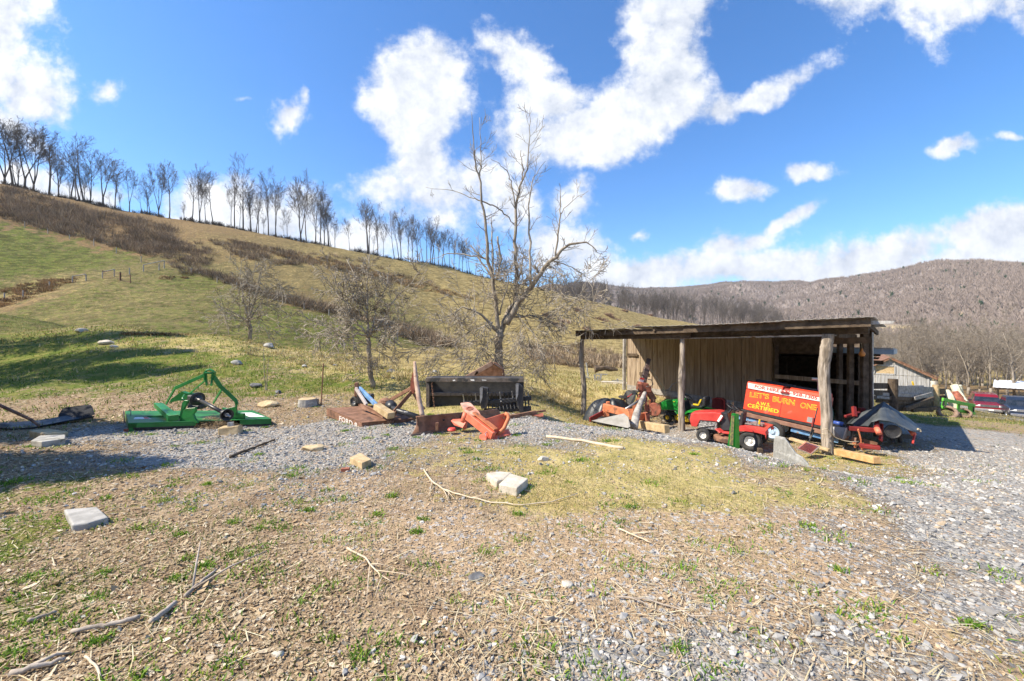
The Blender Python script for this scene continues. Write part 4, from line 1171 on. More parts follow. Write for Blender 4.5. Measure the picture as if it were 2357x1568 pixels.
M['tan_stone'] = pmat('tan_stone', (.44, .33, .19), (.58, .46, .29), 7, .95, bump=.35, spec=.1, c3=(.33, .24, .14), t3=.58, s3=4)
M['tarp'] = pmat('black_tarp', (.012, .014, .018), (.03, .034, .04), 4, .38, bump=.3)
M['white'] = pmat('white_paper', (.72, .71, .68), (.82, .81, .78), 9, .7)
M['cream'] = pmat('cream_stripe', (.70, .64, .56), (.80, .74, .67), 4, .6, c3=(.66, .45, .38), t3=.66)
M['letter_red'] = pmat('red_lettering', (.60, .03, .025), (.66, .05, .04), 8, .6)
M['letter_yellow'] = pmat('yellow_lettering', (.82, .55, .02), (.88, .62, .03), 8, .5)
M['letter_white'] = pmat('white_lettering', (.62, .58, .54), (.74, .70, .66), 12, .7)
M['engine'] = pmat('greasy_engine', (.10, .095, .09), (.42, .41, .40), 22, .5, metal=.4)
M['glass'] = pmat('dark_glass', (.015, .02, .025), (.03, .035, .045), 2, .06, spec=.8)
M['headlamp'] = pmat('lamp_glass', (.55, .56, .58), (.75, .75, .76), 8, .15, spec=.8)
M['chrome'] = pmat('chrome', (.55, .56, .58), (.7, .7, .72), 5, .2, metal=.9)
M['car_red'] = pmat('car_red_paint', (.17, .007, .012), (.21, .01, .016), 2, .25, coat=.6)
M['car_blue'] = pmat('car_blue_paint', (.012, .02, .04), (.018, .028, .055), 2, .3, coat=.4)
M['rope'] = pmat('rope_fibre', (.42, .34, .22), (.55, .46, .33), 30, .9)
M['panel'] = pmat('solar_cell', (.05, .012, .018), (.075, .02, .026), 12, .25, spec=.6)
M['dead_stick'] = pmat('dead_stick', (.26, .21, .165), (.42, .36, .30), 8, .9, bump=.3)
M['pale_stick'] = pmat('pale_dead_stick', (.48, .39, .27), (.60, .50, .37), 8, .9, bump=.2)
M['slab_grey'] = pmat('grey_sheet', (.23, .215, .19), (.31, .295, .265), 4, .75, c3=(.36, .28, .22), t3=.66)
M['blue_grey_edge'] = pmat('blue_grey_tin', (.20, .28, .36), (.30, .38, .46), 3, .45, metal=.3)
M['gourd'] = pmat('orange_gourd', (.55, .20, .04), (.66, .27, .06), 5, .5)

def text_part(body, name, mat, parent, mtx, width=None, height=None, extrude=.002, offset=0.0, spacing=1.0, shear=0.0):
    """lettering as a mesh; local x along the words, y up, z out of the surface"""
    cu = bpy.data.curves.new(name, 'FONT'); cu.body = body; cu.extrude = extrude; cu.offset = offset; cu.space_character = spacing; cu.shear = shear
    cu.resolution_u = 3
    ob = bpy.data.objects.new(name, cu); COL.objects.link(ob)
    bpy.context.view_layer.update()
    me = bpy.data.meshes.new_from_object(ob.evaluated_get(bpy.context.evaluated_depsgraph_get()))
    bpy.data.objects.remove(ob)
    co = [v.co for v in me.vertices]
    x0, x1 = min(c.x for c in co), max(c.x for c in co); y0, y1 = min(c.y for c in co), max(c.y for c in co)
    sx = width / (x1 - x0) if width else 1; sy = height / (y1 - y0) if height else sx
    for v in me.vertices: v.co = mtx @ Vector(((v.co.x - x0) * sx, (v.co.y - y0) * sy, v.co.z))
    me.materials.clear(); me.materials.append(mat); me.name = name
    o = bpy.data.objects.new(name, me); COL.objects.link(o); o.parent = parent
    return o
def wheel(parent, c, axis, r, w, rr, mt, mr, world=True, hub=True, name='wheel'):
    """wheel empty > tyre, rim ; axis points to the outer side"""
    c = Vector(c); ax = Vector(axis).normalized()
    e = bpy.data.objects.new(name, None); COL.objects.link(e); e.parent = parent; e.empty_display_size = .1
    inv = parent.matrix_basis.inverted() if world else Matrix.Identity(4)
    e.location = inv @ c
    il = inv.to_3x3()
    ax = (il @ ax).normalized()
    h = w / 2
    MB().lathe((0, 0, 0), ax, [(rr * .98, -h * .7), (rr * 1.12, -h), (r * .9, -h * .95), (r * .985, -h * .6), (r, -h * .2), (r, h * .2), (r * .985, h * .6), (r * .9, h * .95), (rr * 1.12, h), (rr * .98, h * .7)], 28, cap=False).build('tyre', mt, e, smooth=True)
    rim = MB().lathe((0, 0, 0), ax, [(rr, -h * .8), (rr, h * .72), (rr * .9, h * .78), (rr * .82, h * .45), (rr * .45, h * .28), (rr * .30, h * .5), (rr * .28, h * .66), (.0001, h * .68)], 24, cap=False)
    rim.lathe((0, 0, 0), ax, [(rr, -h * .8), (.001, -h * .6)], 24, cap=False)
    if hub:
        u = ax.orthogonal().normalized(); v = ax.cross(u)
        for k in range(5):
            a = k * 2 * math.pi / 5
            q = (u * math.cos(a) + v * math.sin(a)) * rr * .4
            rim.tube([q + ax * h * .3, q + ax * h * .48], rr * .05, 6)
    rim.build('rim', mr, e, smooth=False)
    return e
def log_mb(pts, rad, n=18, rough=.12, seed=0, m=26):
    """gnarled log along a polyline"""
    pts = [Vector(p) for p in pts]; mb = MB(); Q = []; RR = []
    for i in range(m + 1):
        f = i / m * (len(pts) - 1); k = min(int(f), len(pts) - 2)
        Q.append(pts[k].lerp(pts[k + 1], f - k)); RR.append(rad[k] + (rad[k + 1] - rad[k]) * (f - k))
    d = (Q[-1] - Q[0]).normalized(); u = d.orthogonal().normalized(); w = d.cross(u)
    for i, (q, r) in enumerate(zip(Q, RR)):
        for k in range(n):
            a = 2 * math.pi * k / n
            nz = float(fbm(np.array([math.cos(a) * 3.0 + 5 + seed]), np.array([math.sin(a) * 3.0 + i * .22]), 3, 31)[0]) - .5
            rid = float(vnoise(np.array([k * 1.7 + seed]), np.array([i * .16]), 33)[0]) - .5
            mb.v.append(q + (u * math.cos(a) + w * math.sin(a)) * r * (1 + rough * 2.2 * nz + rough * 1.6 * rid))
    for i in range(m):
        for k in range(n):
            mb.f.append((i * n + k, i * n + (k + 1) % n, (i + 1) * n + (k + 1) % n, (i + 1) * n + k))
    mb.f.append(tuple(reversed(range(n)))); mb.f.append(tuple(m * n + k for k in range(n)))
    return mb

# ---------------------------------------------------------------- the open shed
U = Vector((.7071, -.7071, 0)); V_ = Vector((.7071, .7071, 0)); P3 = Vector((2.46, 13.9, 0))
def S(u, v, z): return P3 + U * u + V_ * v + Vector((0, 0, z))
def rotU(extra=0): return Matrix.Rotation(R(-45) + extra, 3, 'Z')
shed = thing('open_shed', 'long open fronted farm shed of weathered planks on three rough log posts', 'shed', (2.46, 13.9, -.95))
random.seed(21)
def wb(mb, n, m, parent=shed, **k): return mb.build(n, m, parent, world=True, **k)
g1 = gz(7.24, 9.13); g2 = gz(4.9, 11.5); g3 = gz(2.46, 13.9)
wb(log_mb([(7.24, 9.13, g1 - .3), (7.22, 9.15, g1 + .9), (7.16, 9.15, 1.0), (7.2, 9.13, 1.45), (7.24, 9.11, 1.80)], [.115, .108, .110, .118, .105], rough=.10, seed=3, n=44, m=70), 'log_post', M['log'], smooth=True)
wb(log_mb([(4.90, 11.47, g2 - .3), (4.88, 11.5, .1), (4.90, 11.5, .75), (4.91, 11.5, 1.05), (4.92, 11.5, 1.74)], [.095, .085, .095, .075, .06], rough=.15, seed=8), 'log_post', M['log'], smooth=True)
wb(log_mb([(2.49, 13.9, g3 - .3), (2.52, 13.9, .0), (2.42, 13.9, .9), (2.44, 13.9, 1.69)], [.105, .085, .08, .075], rough=.15, seed=14), 'log_post', M['log'], smooth=True)
# beams under the eave
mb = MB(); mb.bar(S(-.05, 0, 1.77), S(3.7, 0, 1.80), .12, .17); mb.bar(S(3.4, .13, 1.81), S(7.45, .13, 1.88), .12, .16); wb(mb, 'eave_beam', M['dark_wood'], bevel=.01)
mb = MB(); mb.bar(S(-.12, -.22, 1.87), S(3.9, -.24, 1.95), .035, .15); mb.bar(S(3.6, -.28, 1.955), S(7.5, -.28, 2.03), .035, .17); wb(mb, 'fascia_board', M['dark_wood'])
mb = MB(); mb.bar(S(2.5, .03, 1.695), S(5.2, .03, 1.735), .08, .022); mb.bar(S(5.3, .02, 1.738), S(6.9, .02, 1.765), .08, .03); wb(mb, 'lit_edge_strip', M['grey_wood'])  # paler strips imitate the sunlit lower edge of the eave beam
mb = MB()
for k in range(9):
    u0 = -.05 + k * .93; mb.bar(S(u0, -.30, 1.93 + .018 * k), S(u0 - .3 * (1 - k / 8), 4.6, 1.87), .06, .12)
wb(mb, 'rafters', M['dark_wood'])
# roof in lapped tin sheets, corrugated
us = [(-.16, 2.0, -.75, 1.1), (1.9, 4.0, 1.0, 3.2), (3.9, 5.9, 3.1, 5.4), (5.8, 7.56, 5.3, 7.6)]
for k, (a0, a1, b0, b1) in enumerate(us):
    rows = []
    for j in range(6):
        f = j / 5; row = []
        for i in range(49):
            g = i / 48; uu = (a0 + (a1 - a0) * g) * (1 - f) + (b0 + (b1 - b0) * g) * f
            vv = -.42 + 5.1 * f + (.05 * math.sin(k * 2.1) if f == 0 else 0) - (.3 * f if k == 3 else 0)
            z = 1.985 + .0195 * (a0 + (a1 - a0) * g + .15) * 1.0 + .012 * (k % 2) + .006 * math.sin(i * math.pi / 2) - .10 * f + (.05 * (1 - g) ** 2 * (1 - f) if k == 1 else 0)
            row.append(S(uu, vv, z))
        rows.append(row)
    wb(MB().grid(rows), 'roof_sheet', M['tin'], solid=.006, smooth=True)
wb(MB().prism([S(7.5, -.2, 2.07), S(7.86, -.2, 2.055), S(7.84, -.2, 2.0), S(7.5, -.2, 1.99)], V_ * .05), 'roof_end_board', M['barn_wood'])
# plank wall
mb = MB(); u0 = -.84
while u0 < 4.68:
    w = random.uniform(.19, .30); w = min(w, 4.71 - u0)
    x, y = S(u0 + w / 2, 4.6, 0)[:2]; zb = gz(x, y) - .1; zt = 1.80 + random.uniform(-.01, .01)
    mb.box(S(u0 + w / 2, 4.6 + random.uniform(-.012, .012), (zb + zt) / 2), (w - random.uniform(.006, .02), .025, zt - zb), rotU(random.uniform(-.02, .02)), jit=.004)
    if random.random() < .9: mb.box(S(u0 + w, 4.635, (zb + zt) / 2), (.10, .015, zt - zb - .05), rotU())
    u0 += w
wb(mb, 'plank_wall', M['old_wood'], bevel=.004)
mb = MB(); mb.bar(S(-.8, 4.57, -.42), S(4.7, 4.57, -.75), .04, .22); wb(mb, 'sill_board', M['grey_wood'])
mb = MB(); mb.bar(S(-.95, 4.55, -.8), S(-.92, 4.55, 1.85), .14, .14, (0, 1, 0)); wb(mb, 'corner_post', M['grey_wood'], bevel=.02)
mb = MB(); mb.box(S(-.55, 4.54, 1.02), (.5, .03, .12), rotU()); mb.box(S(.0, 4.54, .22), (.42, .03, .12), rotU()); wb(mb, 'cross_board', M['dark_wood'])
# posts and rails round the opening
for (u, v, w, zt) in [(4.78, 4.6, .16, 1.85), (6.89, 3.0, .14, 1.95), (7.18, 3.0, .17, 1.95), (7.30, 3.3, .10, 1.95), (6.5, 4.6, .14, 1.85), (7.1, 4.3, .12, 1.5)]:
    x, y = S(u, v, 0)[:2]; zb = gz(x, y) - .2
    wb(MB().bar(S(u, v, zb), S(u + .02, v, zt), w, w * .8, (0, 1, 0)), 'timber_post', M['dark_wood'], bevel=.015)
wb(MB().tube([S(7.38, 3.0, -1.3), S(7.36, 3.0, 1.9)], .018, 8), 'pipe', M['steel'])
mb = MB(); mb.bar(S(4.8, 4.52, .42), S(7.2, 4.3, .36), .06, .13); wb(mb, 'cross_rail', M['old_wood'])
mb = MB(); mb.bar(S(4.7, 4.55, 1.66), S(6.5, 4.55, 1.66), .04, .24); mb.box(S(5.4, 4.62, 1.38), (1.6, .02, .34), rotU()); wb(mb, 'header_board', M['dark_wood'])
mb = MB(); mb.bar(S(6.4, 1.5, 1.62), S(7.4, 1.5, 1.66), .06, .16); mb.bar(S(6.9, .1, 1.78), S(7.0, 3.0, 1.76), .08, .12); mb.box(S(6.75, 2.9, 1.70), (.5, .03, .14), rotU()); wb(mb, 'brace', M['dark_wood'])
# back room behind the opening: gappy boards
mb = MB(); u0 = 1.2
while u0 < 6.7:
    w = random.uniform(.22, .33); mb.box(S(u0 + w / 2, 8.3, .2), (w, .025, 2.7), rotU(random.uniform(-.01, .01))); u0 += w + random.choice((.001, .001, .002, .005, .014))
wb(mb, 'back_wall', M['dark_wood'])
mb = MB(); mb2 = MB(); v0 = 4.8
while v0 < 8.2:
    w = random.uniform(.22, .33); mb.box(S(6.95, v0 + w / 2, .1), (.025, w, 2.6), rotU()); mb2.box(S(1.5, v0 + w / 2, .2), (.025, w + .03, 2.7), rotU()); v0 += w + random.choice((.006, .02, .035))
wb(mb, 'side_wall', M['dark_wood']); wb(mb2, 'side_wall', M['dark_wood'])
mb = MB(); mb.prism([S(1.2, 4.75, 1.46), S(7.72, 4.75, 1.40), S(7.72, 9.0, 1.32), S(1.2, 9.0, 1.40)], (0, 0, .03)); wb(mb, 'rear_roof', M['tin'])
mb = MB(); mb.bar(S(4.9, 4.72, 1.36), S(7.74, 4.72, 1.31), .03, .15); mb.bar(S(7.73, 4.75, 1.31), S(7.73, 9, 1.25), .03, .15); wb(mb, 'rear_fascia', M['blue_grey_edge'])
mb = MB(); mb.bar(S(1.6, 8.22, .9), S(7.4, 8.22, .85), .05, .14); mb.bar(S(1.6, 6.2, 1.25), S(7.4, 6.2, 1.2), .1, .14); mb.box(S(4.5, 7.6, 1.02), (5.6, 1.2, .04), rotU()); wb(mb, 'loft', M['dark_wood'])
# things inside / on the shed
p = S(7.16, 2.82, 1.33)
t = thing('gourd', 'orange gourd hanging on the dark timber post under the shed eave', 'gourd', p - Vector((0, 0, .12)))
wb(MB().lathe(p - Vector((0, 0, .12)), (0, 0, 1), [(.001, 0), (.05, .015), (.075, .06), (.065, .11), (.03, .15), (.018, .22), (.001, .23)], 14, cap=False), 'shell', M['gourd'], t, smooth=True)
wb(MB().tube([p + Vector((0, 0, .10)), p + Vector((0, .02, .26))], .004, 5), 'string', M['rope'], t)
c = S(6.1, 3.7, 0); c.z = gz(c.x, c.y)
t = thing('green_sacking', 'crumpled dark green sacking heaped inside the open end of the shed', 'sacking', c)
rows = []
for i in range(9):
    rows.append([c + U * (.75 * (j / 10 - .5) * (1.1 - .05 * i)) - V_ * (.12 * math.sin(j * 1.3 + i) + .02 * i) + Vector((0, 0, i * .13 + .05 * math.sin(j * 2.1 + i * .7))) for j in range(11)])
wb(MB().grid(rows), 'cloth', pmat('green_sackcloth', (.02, .09, .05), (.10, .20, .14), 8, .8), t, smooth=True, solid=.02)
# ---------------------------------------------------------------- green rotary cutter
def dot(parent, n, m, mb, **k): return mb.build(n, m, parent, world=True, **k)
def Z1(x, y, d): return W(267.1 + x * .17333, 825 + y * .17333, d)
def decal(parent, name, mat, pts, up=(0, 0, .004)):
    return MB().prism([Vector(p) + Vector(up) * .75 for p in pts], Vector(up)).build(name, mat, parent, world=True)
FL, FR, BL, BR_ = W(295, 974, 7.25), W(625, 964, 8.1), W(288, 946, 8.45), W(584, 944.6, 9.05)
def dk(a, b, h=0.0):
    """point on the cutter deck: a 0..1 left-right, b 0..1 front-back"""
    return FL.lerp(FR, a).lerp(BL.lerp(BR_, a), b) + Vector((0, 0, h))
t = thing('rotary_cutter', 'green tractor rotary cutter with a tall hitch frame and black drive shaft', 'rotary cutter', (FL + FR) / 2 - Vector((0, 0, .15)))
dot(t, 'deck', M['green'], MB().prism([dk(0, 0), dk(1, 0), dk(1, 1), dk(0, 1)], (0, 0, -.012)).bar(dk(.06, .45, .012), dk(.42, .42, .012), .05, .02), bevel=.004)
sk = MB(); D = Vector((0, 0, -.155))
for a0, a1, b0, b1 in [(0, .445, 0, 0), (.76, 1, 0, 0)]:
    p, q = dk(a0, b0, -.012), dk(a1, b1, -.012); n = (dk(0, 1) - dk(0, 0)).normalized() * .012
    h = .075 if a0 < .5 else .09
    sk.prism([p, q, q + Vector((0, 0, -h)), p + Vector((0, 0, -h))], n)
sk.prism([dk(0, 0, -.012), dk(0, 1, -.012), dk(0, 1, -.16), dk(0, 0, -.165)], (dk(1, 0) - dk(0, 0)).normalized() * .012)
sk.prism([dk(1, 0, -.012), dk(1, 1, -.012), dk(1, 1, -.16), dk(1, 0, -.165)], -(dk(1, 0) - dk(0, 0)).normalized() * .012)
sk.prism([dk(0, 0, -.012), dk(.06, 0, -.012), dk(.035, 0, -.16), dk(0, 0, -.165)], n)
sk.prism([dk(0, 1, -.012), dk(1, 1, -.012), dk(1, 1, -.14), dk(0, 1, -.14)], -n)
dot(t, 'skirt', M['green'], sk)
dot(t, 'belting', M['rubber'], MB().prism([dk(.03, 0, -.085), dk(.445, 0, -.085), dk(.445, 0, -.12), dk(.03, 0, -.12)], n * 1.6).prism([dk(.76, 0, -.10), dk(.99, 0, -.10), dk(.99, 0, -.155), dk(.76, 0, -.155)], n * 1.6))
dot(t, 'skid_shoe', M['rust_red'], MB().box(dk(.004, .03, -.135), (.07, .12, .06)).box(dk(.995, .06, -.12), (.05, .1, .06)))
bm_ = MB(); bm_.prism([Z1(500, 590, 8.35), Z1(625, 590, 8.4), Z1(830, 745, 7.55), Z1(690, 760, 7.5)], (0, 0, -.03)); bm_.prism([Z1(500, 592, 8.35), Z1(690, 762, 7.5), Z1(690, 835, 7.5), Z1(500, 650, 8.35)], (.012, .005, 0)); bm_.prism([Z1(690, 762, 7.5), Z1(830, 747, 7.55), Z1(832, 825, 7.55), Z1(690, 835, 7.5)], (0, .012, 0))
dot(t, 'side_beam', M['green'], bm_, bevel=.006)
lug = MB(); lug.prism([Z1(845, 830, 7.6), Z1(835, 790, 7.6), Z1(875, 590, 7.62), Z1(905, 560, 7.62), Z1(950, 560, 7.62), Z1(890, 690, 7.62), Z1(940, 665, 7.62), Z1(1050, 655, 7.62), Z1(1052, 700, 7.62), Z1(1020, 745, 7.62), Z1(1040, 800, 7.62), Z1(1075, 840, 7.62), Z1(1080, 862, 7.62), Z1(850, 872, 7.6)], (0.01, .04, 0))
dot(t, 'hitch_plate', M['green'], lug, bevel=.003)
lug = MB(); lug.prism([Z1(1405, 655, 7.95), Z1(1455, 668, 7.95), Z1(1580, 640, 7.95), Z1(1590, 725, 7.95), Z1(1690, 735, 7.95), Z1(1690, 815, 7.95), Z1(1590, 830, 7.95), Z1(1500, 820, 7.95), Z1(1420, 740, 7.95)], (.01, .05, 0))
dot(t, 'hitch_plate', M['green'], lug, bevel=.003)
dL, dR, dT = 7.75, 7.95, 7.75
fr = MB(); fr.bar(Z1(1190, 215, dT), Z1(785, 395, 7.8), .02, .062); fr.bar(Z1(790, 385, 7.8), Z1(665, 605, 8.1), .02, .055)
dot(t, 'mast_arm', M['green'], fr, bevel=.004)
fr = MB(); fr.bar(Z1(1300, 245, 7.8), Z1(1395, 385, 7.85), .02, .075); fr.bar(Z1(1385, 370, 7.85), Z1(1590, 560, 7.95), .02, .07); fr.bar(Z1(1588, 550, 7.95), Z1(1605, 610, 7.95), .03, .06); fr.bar(Z1(1600, 595, 7.95), Z1(1588, 745, 7.95), .03, .035)
dot(t, 'mast_arm', M['green'], fr, bevel=.004)
fr = MB(); fr.bar(Z1(1190, 290, 7.85), Z1(980, 465, 8.4), .02, .028); dot(t, 'brace', M['green'], fr)
fr = MB(); fr.bar(Z1(1410, 400, 7.87), Z1(1290, 595, 8.6), .02, .05); dot(t, 'brace', M['green'], fr)
fr = MB(); fr.prism([Z1(725, 545, 8.4), Z1(870, 440, 8.4), Z1(915, 460, 8.4), Z1(1000, 465, 8.4), Z1(1000, 500, 8.4), Z1(890, 560, 8.4), Z1(780, 565, 8.4), Z1(705, 590, 8.4)], (.02, .08, 0)); fr.tube([Z1(905, 560, 7.9), Z1(880, 530, 7.95), Z1(910, 480, 8.1), Z1(985, 470, 8.2)], .012, 6)
dot(t, 'rear_bracket', M['green'], fr)
cl = MB(); cl.bar(Z1(1190, 165, dT), Z1(1205, 360, dT), .018, .035, (1, 0, 0)); cl.bar(Z1(1285, 175, dT + .06), Z1(1265, 365, dT), .018, .035, (1, 0, 0)); cl.bar(Z1(1180, 175, dT), Z1(1182, 290, dT), .05, .022, (1, 0, 0)); cl.bar(Z1(1310, 175, 7.8), Z1(1290, 290, 7.8), .05, .03, (1, 0, 0)); cl.tube([Z1(1185, 185, dT), Z1(1205, 160, dT), Z1(1245, 148, dT), Z1(1285, 165, dT), Z1(1305, 185, dT)], .02, 8); cl.tube([Z1(1180, 195, dT - .03), Z1(1310, 195, dT + .03)], .02, 8)
dot(t, 'top_clevis', M['green'], cl, smooth=False)
c0, c1 = Z1(1120, 560, 7.85), Z1(1410, 715, 7.45); ax = (c1 - c0).normalized()
gb_ = MB(); gb_.box(Z1(1060, 560, 8.1), (.17, .24, .24), Matrix.Rotation(R(-25), 3, 'Z')); gb_.box(Z1(1080, 640, 8.05), (.24, .24, .08))
dot(t, 'gearbox', M['black'], gb_, bevel=.02)
dot(t, 'shaft_cone', M['black_plastic'], MB().lathe(c0 - ax * .14, ax, [(.13, 0), (.135, .03), (.125, .035), (.09, .04), (.085, .07), (.075, .075), (.065, .10), (.055, .105), (.05, .14), (.042, .17), (.001, .17)], 20, cap=False), smooth=False)
dot(t, 'drive_shaft', M['black_plastic'], MB().tube([c0, c1], .034, 16), smooth=True)
e1 = Z1(1545, 790, 7.2); ax2 = (e1 - c1).normalized()
dot(t, 'shaft_guard', M['black_plastic'], MB().lathe(c1, ax2, [(.034, -.02), (.036, 0), (.038, .03), (.036, .035), (.041, .06), (.037, .065), (.042, .09), (.075, .13), (.10, .17), (.108, .235), (.102, .235), (.07, .14), (.001, .12)], 22, cap=False), smooth=True)
y0 = c1 + ax2 * .13
dot(t, 'yoke', M['steel'], MB().tube([y0, y0 + ax2 * .09], .035, 12).tube([y0 + ax2 * .09 + Vector((-.045, 0, .02)), y0 + ax2 * .12 + Vector((.045, 0, -.02))], .018, 8).tube([Z1(1520, 850, 7.1), Z1(1522, 900, 7.1)], .05, 14))
decal(t, 'label_sticker', M['white'], [dk(.04, .25), dk(.16, .24), dk(.13, .46), dk(.06, .47)])
decal(t, 'label_sticker', M['white'], [dk(.86, .2), dk(.98, .2), dk(.94, .68), dk(.85, .68)])
decal(t, 'label_print', M['letter_red'], [dk(.115, .26, .0035), dk(.15, .26, .0035), dk(.135, .40, .0035), dk(.108, .40, .0035)], (0, 0, .003))

def slab(name, label, cat, c, dims, rz, mat, tilt=(0, 0), jit=.012, bevel=.02, group=None, sink=.02):
    c = Vector(c)
    o = MB().box((0, 0, dims[2] / 2 - sink), dims, None, jit).build(name, mat, None, bevel=bevel, seg=2)
    o.location = c; o.rotation_euler = (tilt[0], tilt[1], rz)
    return tag(o, label, cat, group)
def rock(name, label, c, dims, mat, seed=0, rz=0, flat=.35, sub=3, group=None, cat='rock', sink=.25, mul=.72):
    dims = [d * mul for d in dims] if cat == 'rock' else dims
    bm = bmesh.new(); bmesh.ops.create_icosphere(bm, subdivisions=sub, radius=.5)
    rs = np.random.default_rng(seed); nrm = rs.normal(0, 1, (9, 3)); nrm /= np.linalg.norm(nrm, axis=1)[:, None]; dd = rs.uniform(.30, .46, 9)
    for v in bm.verts:
        p = np.array(v.co[:])
        for n_, d_ in zip(nrm, dd):
            s = p @ n_ - d_
            if s > 0: p = p - n_ * s * .9
        k = 1 + .16 * (float(fbm(np.array([p[0] * 4 + seed]), np.array([p[1] * 4 + p[2] * 3]), 3, 5)[0]) - .5)
        v.co = Vector((p[0] * dims[0], p[1] * dims[1], p[2] * dims[2])) * k
    me = bpy.data.meshes.new(name); bm.to_mesh(me); bm.free(); me.materials.append(mat)
    o = bpy.data.objects.new(name, me); COL.objects.link(o)
    o.location = Vector(c) + Vector((0, 0, dims[2] * (.5 - sink) * .8)); o.rotation_euler = (0, 0, rz)
    return tag(o, label, cat, group)

slab('support_stone', 'squared tan stone block propping up the green cutter drive shaft', 'stone block', hit(531, 999), (.34, .2, .17), R(12), M['tan_stone'], jit=.02)
# straw heap under the shaft
c = hit(486, 985); n_ = 1500
th = RNG.uniform(0, 6.28, n_); rr = np.sqrt(RNG.uniform(0, 1, n_)) * .42
hx, hy = c.x + rr * np.cos(th) * 1.1, c.y + rr * np.sin(th) * .6 + .15
sz = RNG.uniform(.05, .16, n_)
scatter('straw_heap', 'heap of dry straw caught under the green cutter', 'straw', st, sf, hx, hy, np.stack([sz, np.full(n_, .16), sz], -1), .5, pal(n_, [(.42, .30, .17), (.30, .20, .11), (.52, .40, .25)], .2), vcmat('straw_stem', .8, .2, trans=.15), lift=(.20 * (1 - (rr / .42) ** 2)) * RNG.uniform(.3, 1, n_) + .01)

# ---------------------------------------------------------------- rusty cutter with white letters
def Z2(x, y, d): return W(707.1 + x * .24667, 809.2 + y * .24667, d)
a, b, c_ = Z2(180, 530, 8.75), Z2(510, 665, 7.62), Z2(1010, 622, 8.15); e_ = a + (c_ - b)
t = thing('rusty_cutter', 'rust brown rotary cutter deck with white letters on its side and a bent hitch mast', 'rotary cutter', b - Vector((0, 0, .15)))
dn = Vector((0, 0, -.155)); inn = ((e_ - b).normalized()) * .012
dot(t, 'deck', M['rust'], MB().prism([a, b, c_, e_], (0, 0, -.012)), bevel=.003)
dot(t, 'side_skirt', M['rust'], MB().prism([a, b - Vector((0, 0, .0)), b + dn * .95, a + dn * 1.05], inn).prism([b, c_, c_ + dn, b + dn * .92], inn), bevel=.003)
dot(t, 'corner_brace', M['rust'], MB().prism([Z2(450, 650, 7.7), Z2(490, 655, 7.68), Z2(512, 700, 7.6), Z2(490, 700, 7.62)], (.03, .05, 0)))
ex = (b - a).normalized(); nz = Vector((0, 0, 1)); nrm = ex.cross(nz).normalized()
if nrm.dot(-b) < 0: nrm = -nrm
ez = nz - ex * nz.dot(ex); ez.normalize()
ls = a.lerp(b, .40) + dn * .93 + nrm * .004
mt = Matrix((( ex.x, ez.x, nrm.x, ls.x - t.location.x), (ex.y, ez.y, nrm.y, ls.y - t.location.y), (ex.z, ez.z, nrm.z, ls.z - t.location.z), (0, 0, 0, 1)))
text_part('FORD 9', 'lettering', M['letter_white'], t, mt, width=.80, height=.10, offset=.012)
rb = MB(); rb.prism([Z2(475, 490, 8.6), Z2(500, 485, 8.6), Z2(655, 545, 8.2), Z2(800, 640, 7.75), Z2(770, 660, 7.75), Z2(640, 590, 8.2), Z2(475, 515, 8.6)], (.02, .03, -.02))
dot(t, 'deck_rib', M['rust'], rb)
ms = MB(); ms.bar(Z2(985, 335, 8.0), Z2(700, 495, 8.6), .03, .075); dot(t, 'mast_arm', M['rust'], ms, bevel=.005)
ms = MB(); ms.bar(Z2(990, 360, 8.0), Z2(815, 560, 7.8), .03, .075); ms.bar(Z2(965, 390, 8.0), Z2(850, 545, 7.9), .03, .03); dot(t, 'mast_arm', M['rust'], ms, bevel=.005)
ms = MB(); ms.bar(Z2(985, 380, 8.05), Z2(1050, 490, 8.1), .03, .05); ms.bar(Z2(1045, 480, 8.1), Z2(1095, 540, 8.1), .03, .05); dot(t, 'mast_arm', M['rust'], ms, bevel=.005)
ms = MB(); ms.prism([Z2(800, 545, 7.8), Z2(840, 540, 7.8), Z2(805, 610, 7.75), Z2(790, 670, 7.7), Z2(735, 662, 7.7), Z2(770, 640, 7.7)], (.02, .05, 0)); dot(t, 'mast_foot', M['rust'], ms)
ms = MB(); ms.prism([Z2(965, 270, 7.95), Z2(985, 195, 7.95), Z2(1005, 200, 7.95), Z2(1010, 345, 7.95), Z2(985, 395, 7.95), Z2(960, 350, 7.95)], (.02, .06, 0)); ms.tube([Z2(995, 350, 7.88), Z2(998, 352, 8.05)], .035, 12); dot(t, 'mast_head', M['rust_red'], ms)
c0, c1 = Z2(835, 548, 7.85), Z2(1035, 612, 7.6); ax = (c1 - c0).normalized()
dot(t, 'gearbox', M['rust'], MB().lathe(Z2(725, 480, 8.4), (0, 0, 1), [(.14, -.1), (.15, -.02), (.12, .06), (.06, .10), (.001, .11)], 16, cap=False).box(Z2(740, 500, 8.35), (.24, .24, .12)), smooth=False)
ax0 = (c0 - Z2(775, 500, 8.2)).normalized()
dot(t, 'shaft_boot', M['black_plastic'], MB().lathe(Z2(770, 500, 8.2), ax0, [(.10, 0), (.115, .03), (.10, .06), (.115, .09), (.10, .12), (.11, .15), (.07, .19), (.05, .22)], 18), smooth=True)
dot(t, 'drive_shaft', M['black_plastic'], MB().tube([Z2(800, 530, 8.0), c0, c1], .052, 16), smooth=True)
dot(t, 'label_sticker', M['white'], MB().prism([Z2(905, 560, 7.70), Z2(940, 565, 7.68), Z2(945, 582, 7.68), Z2(910, 585, 7.70)], (0, .004, .002)))
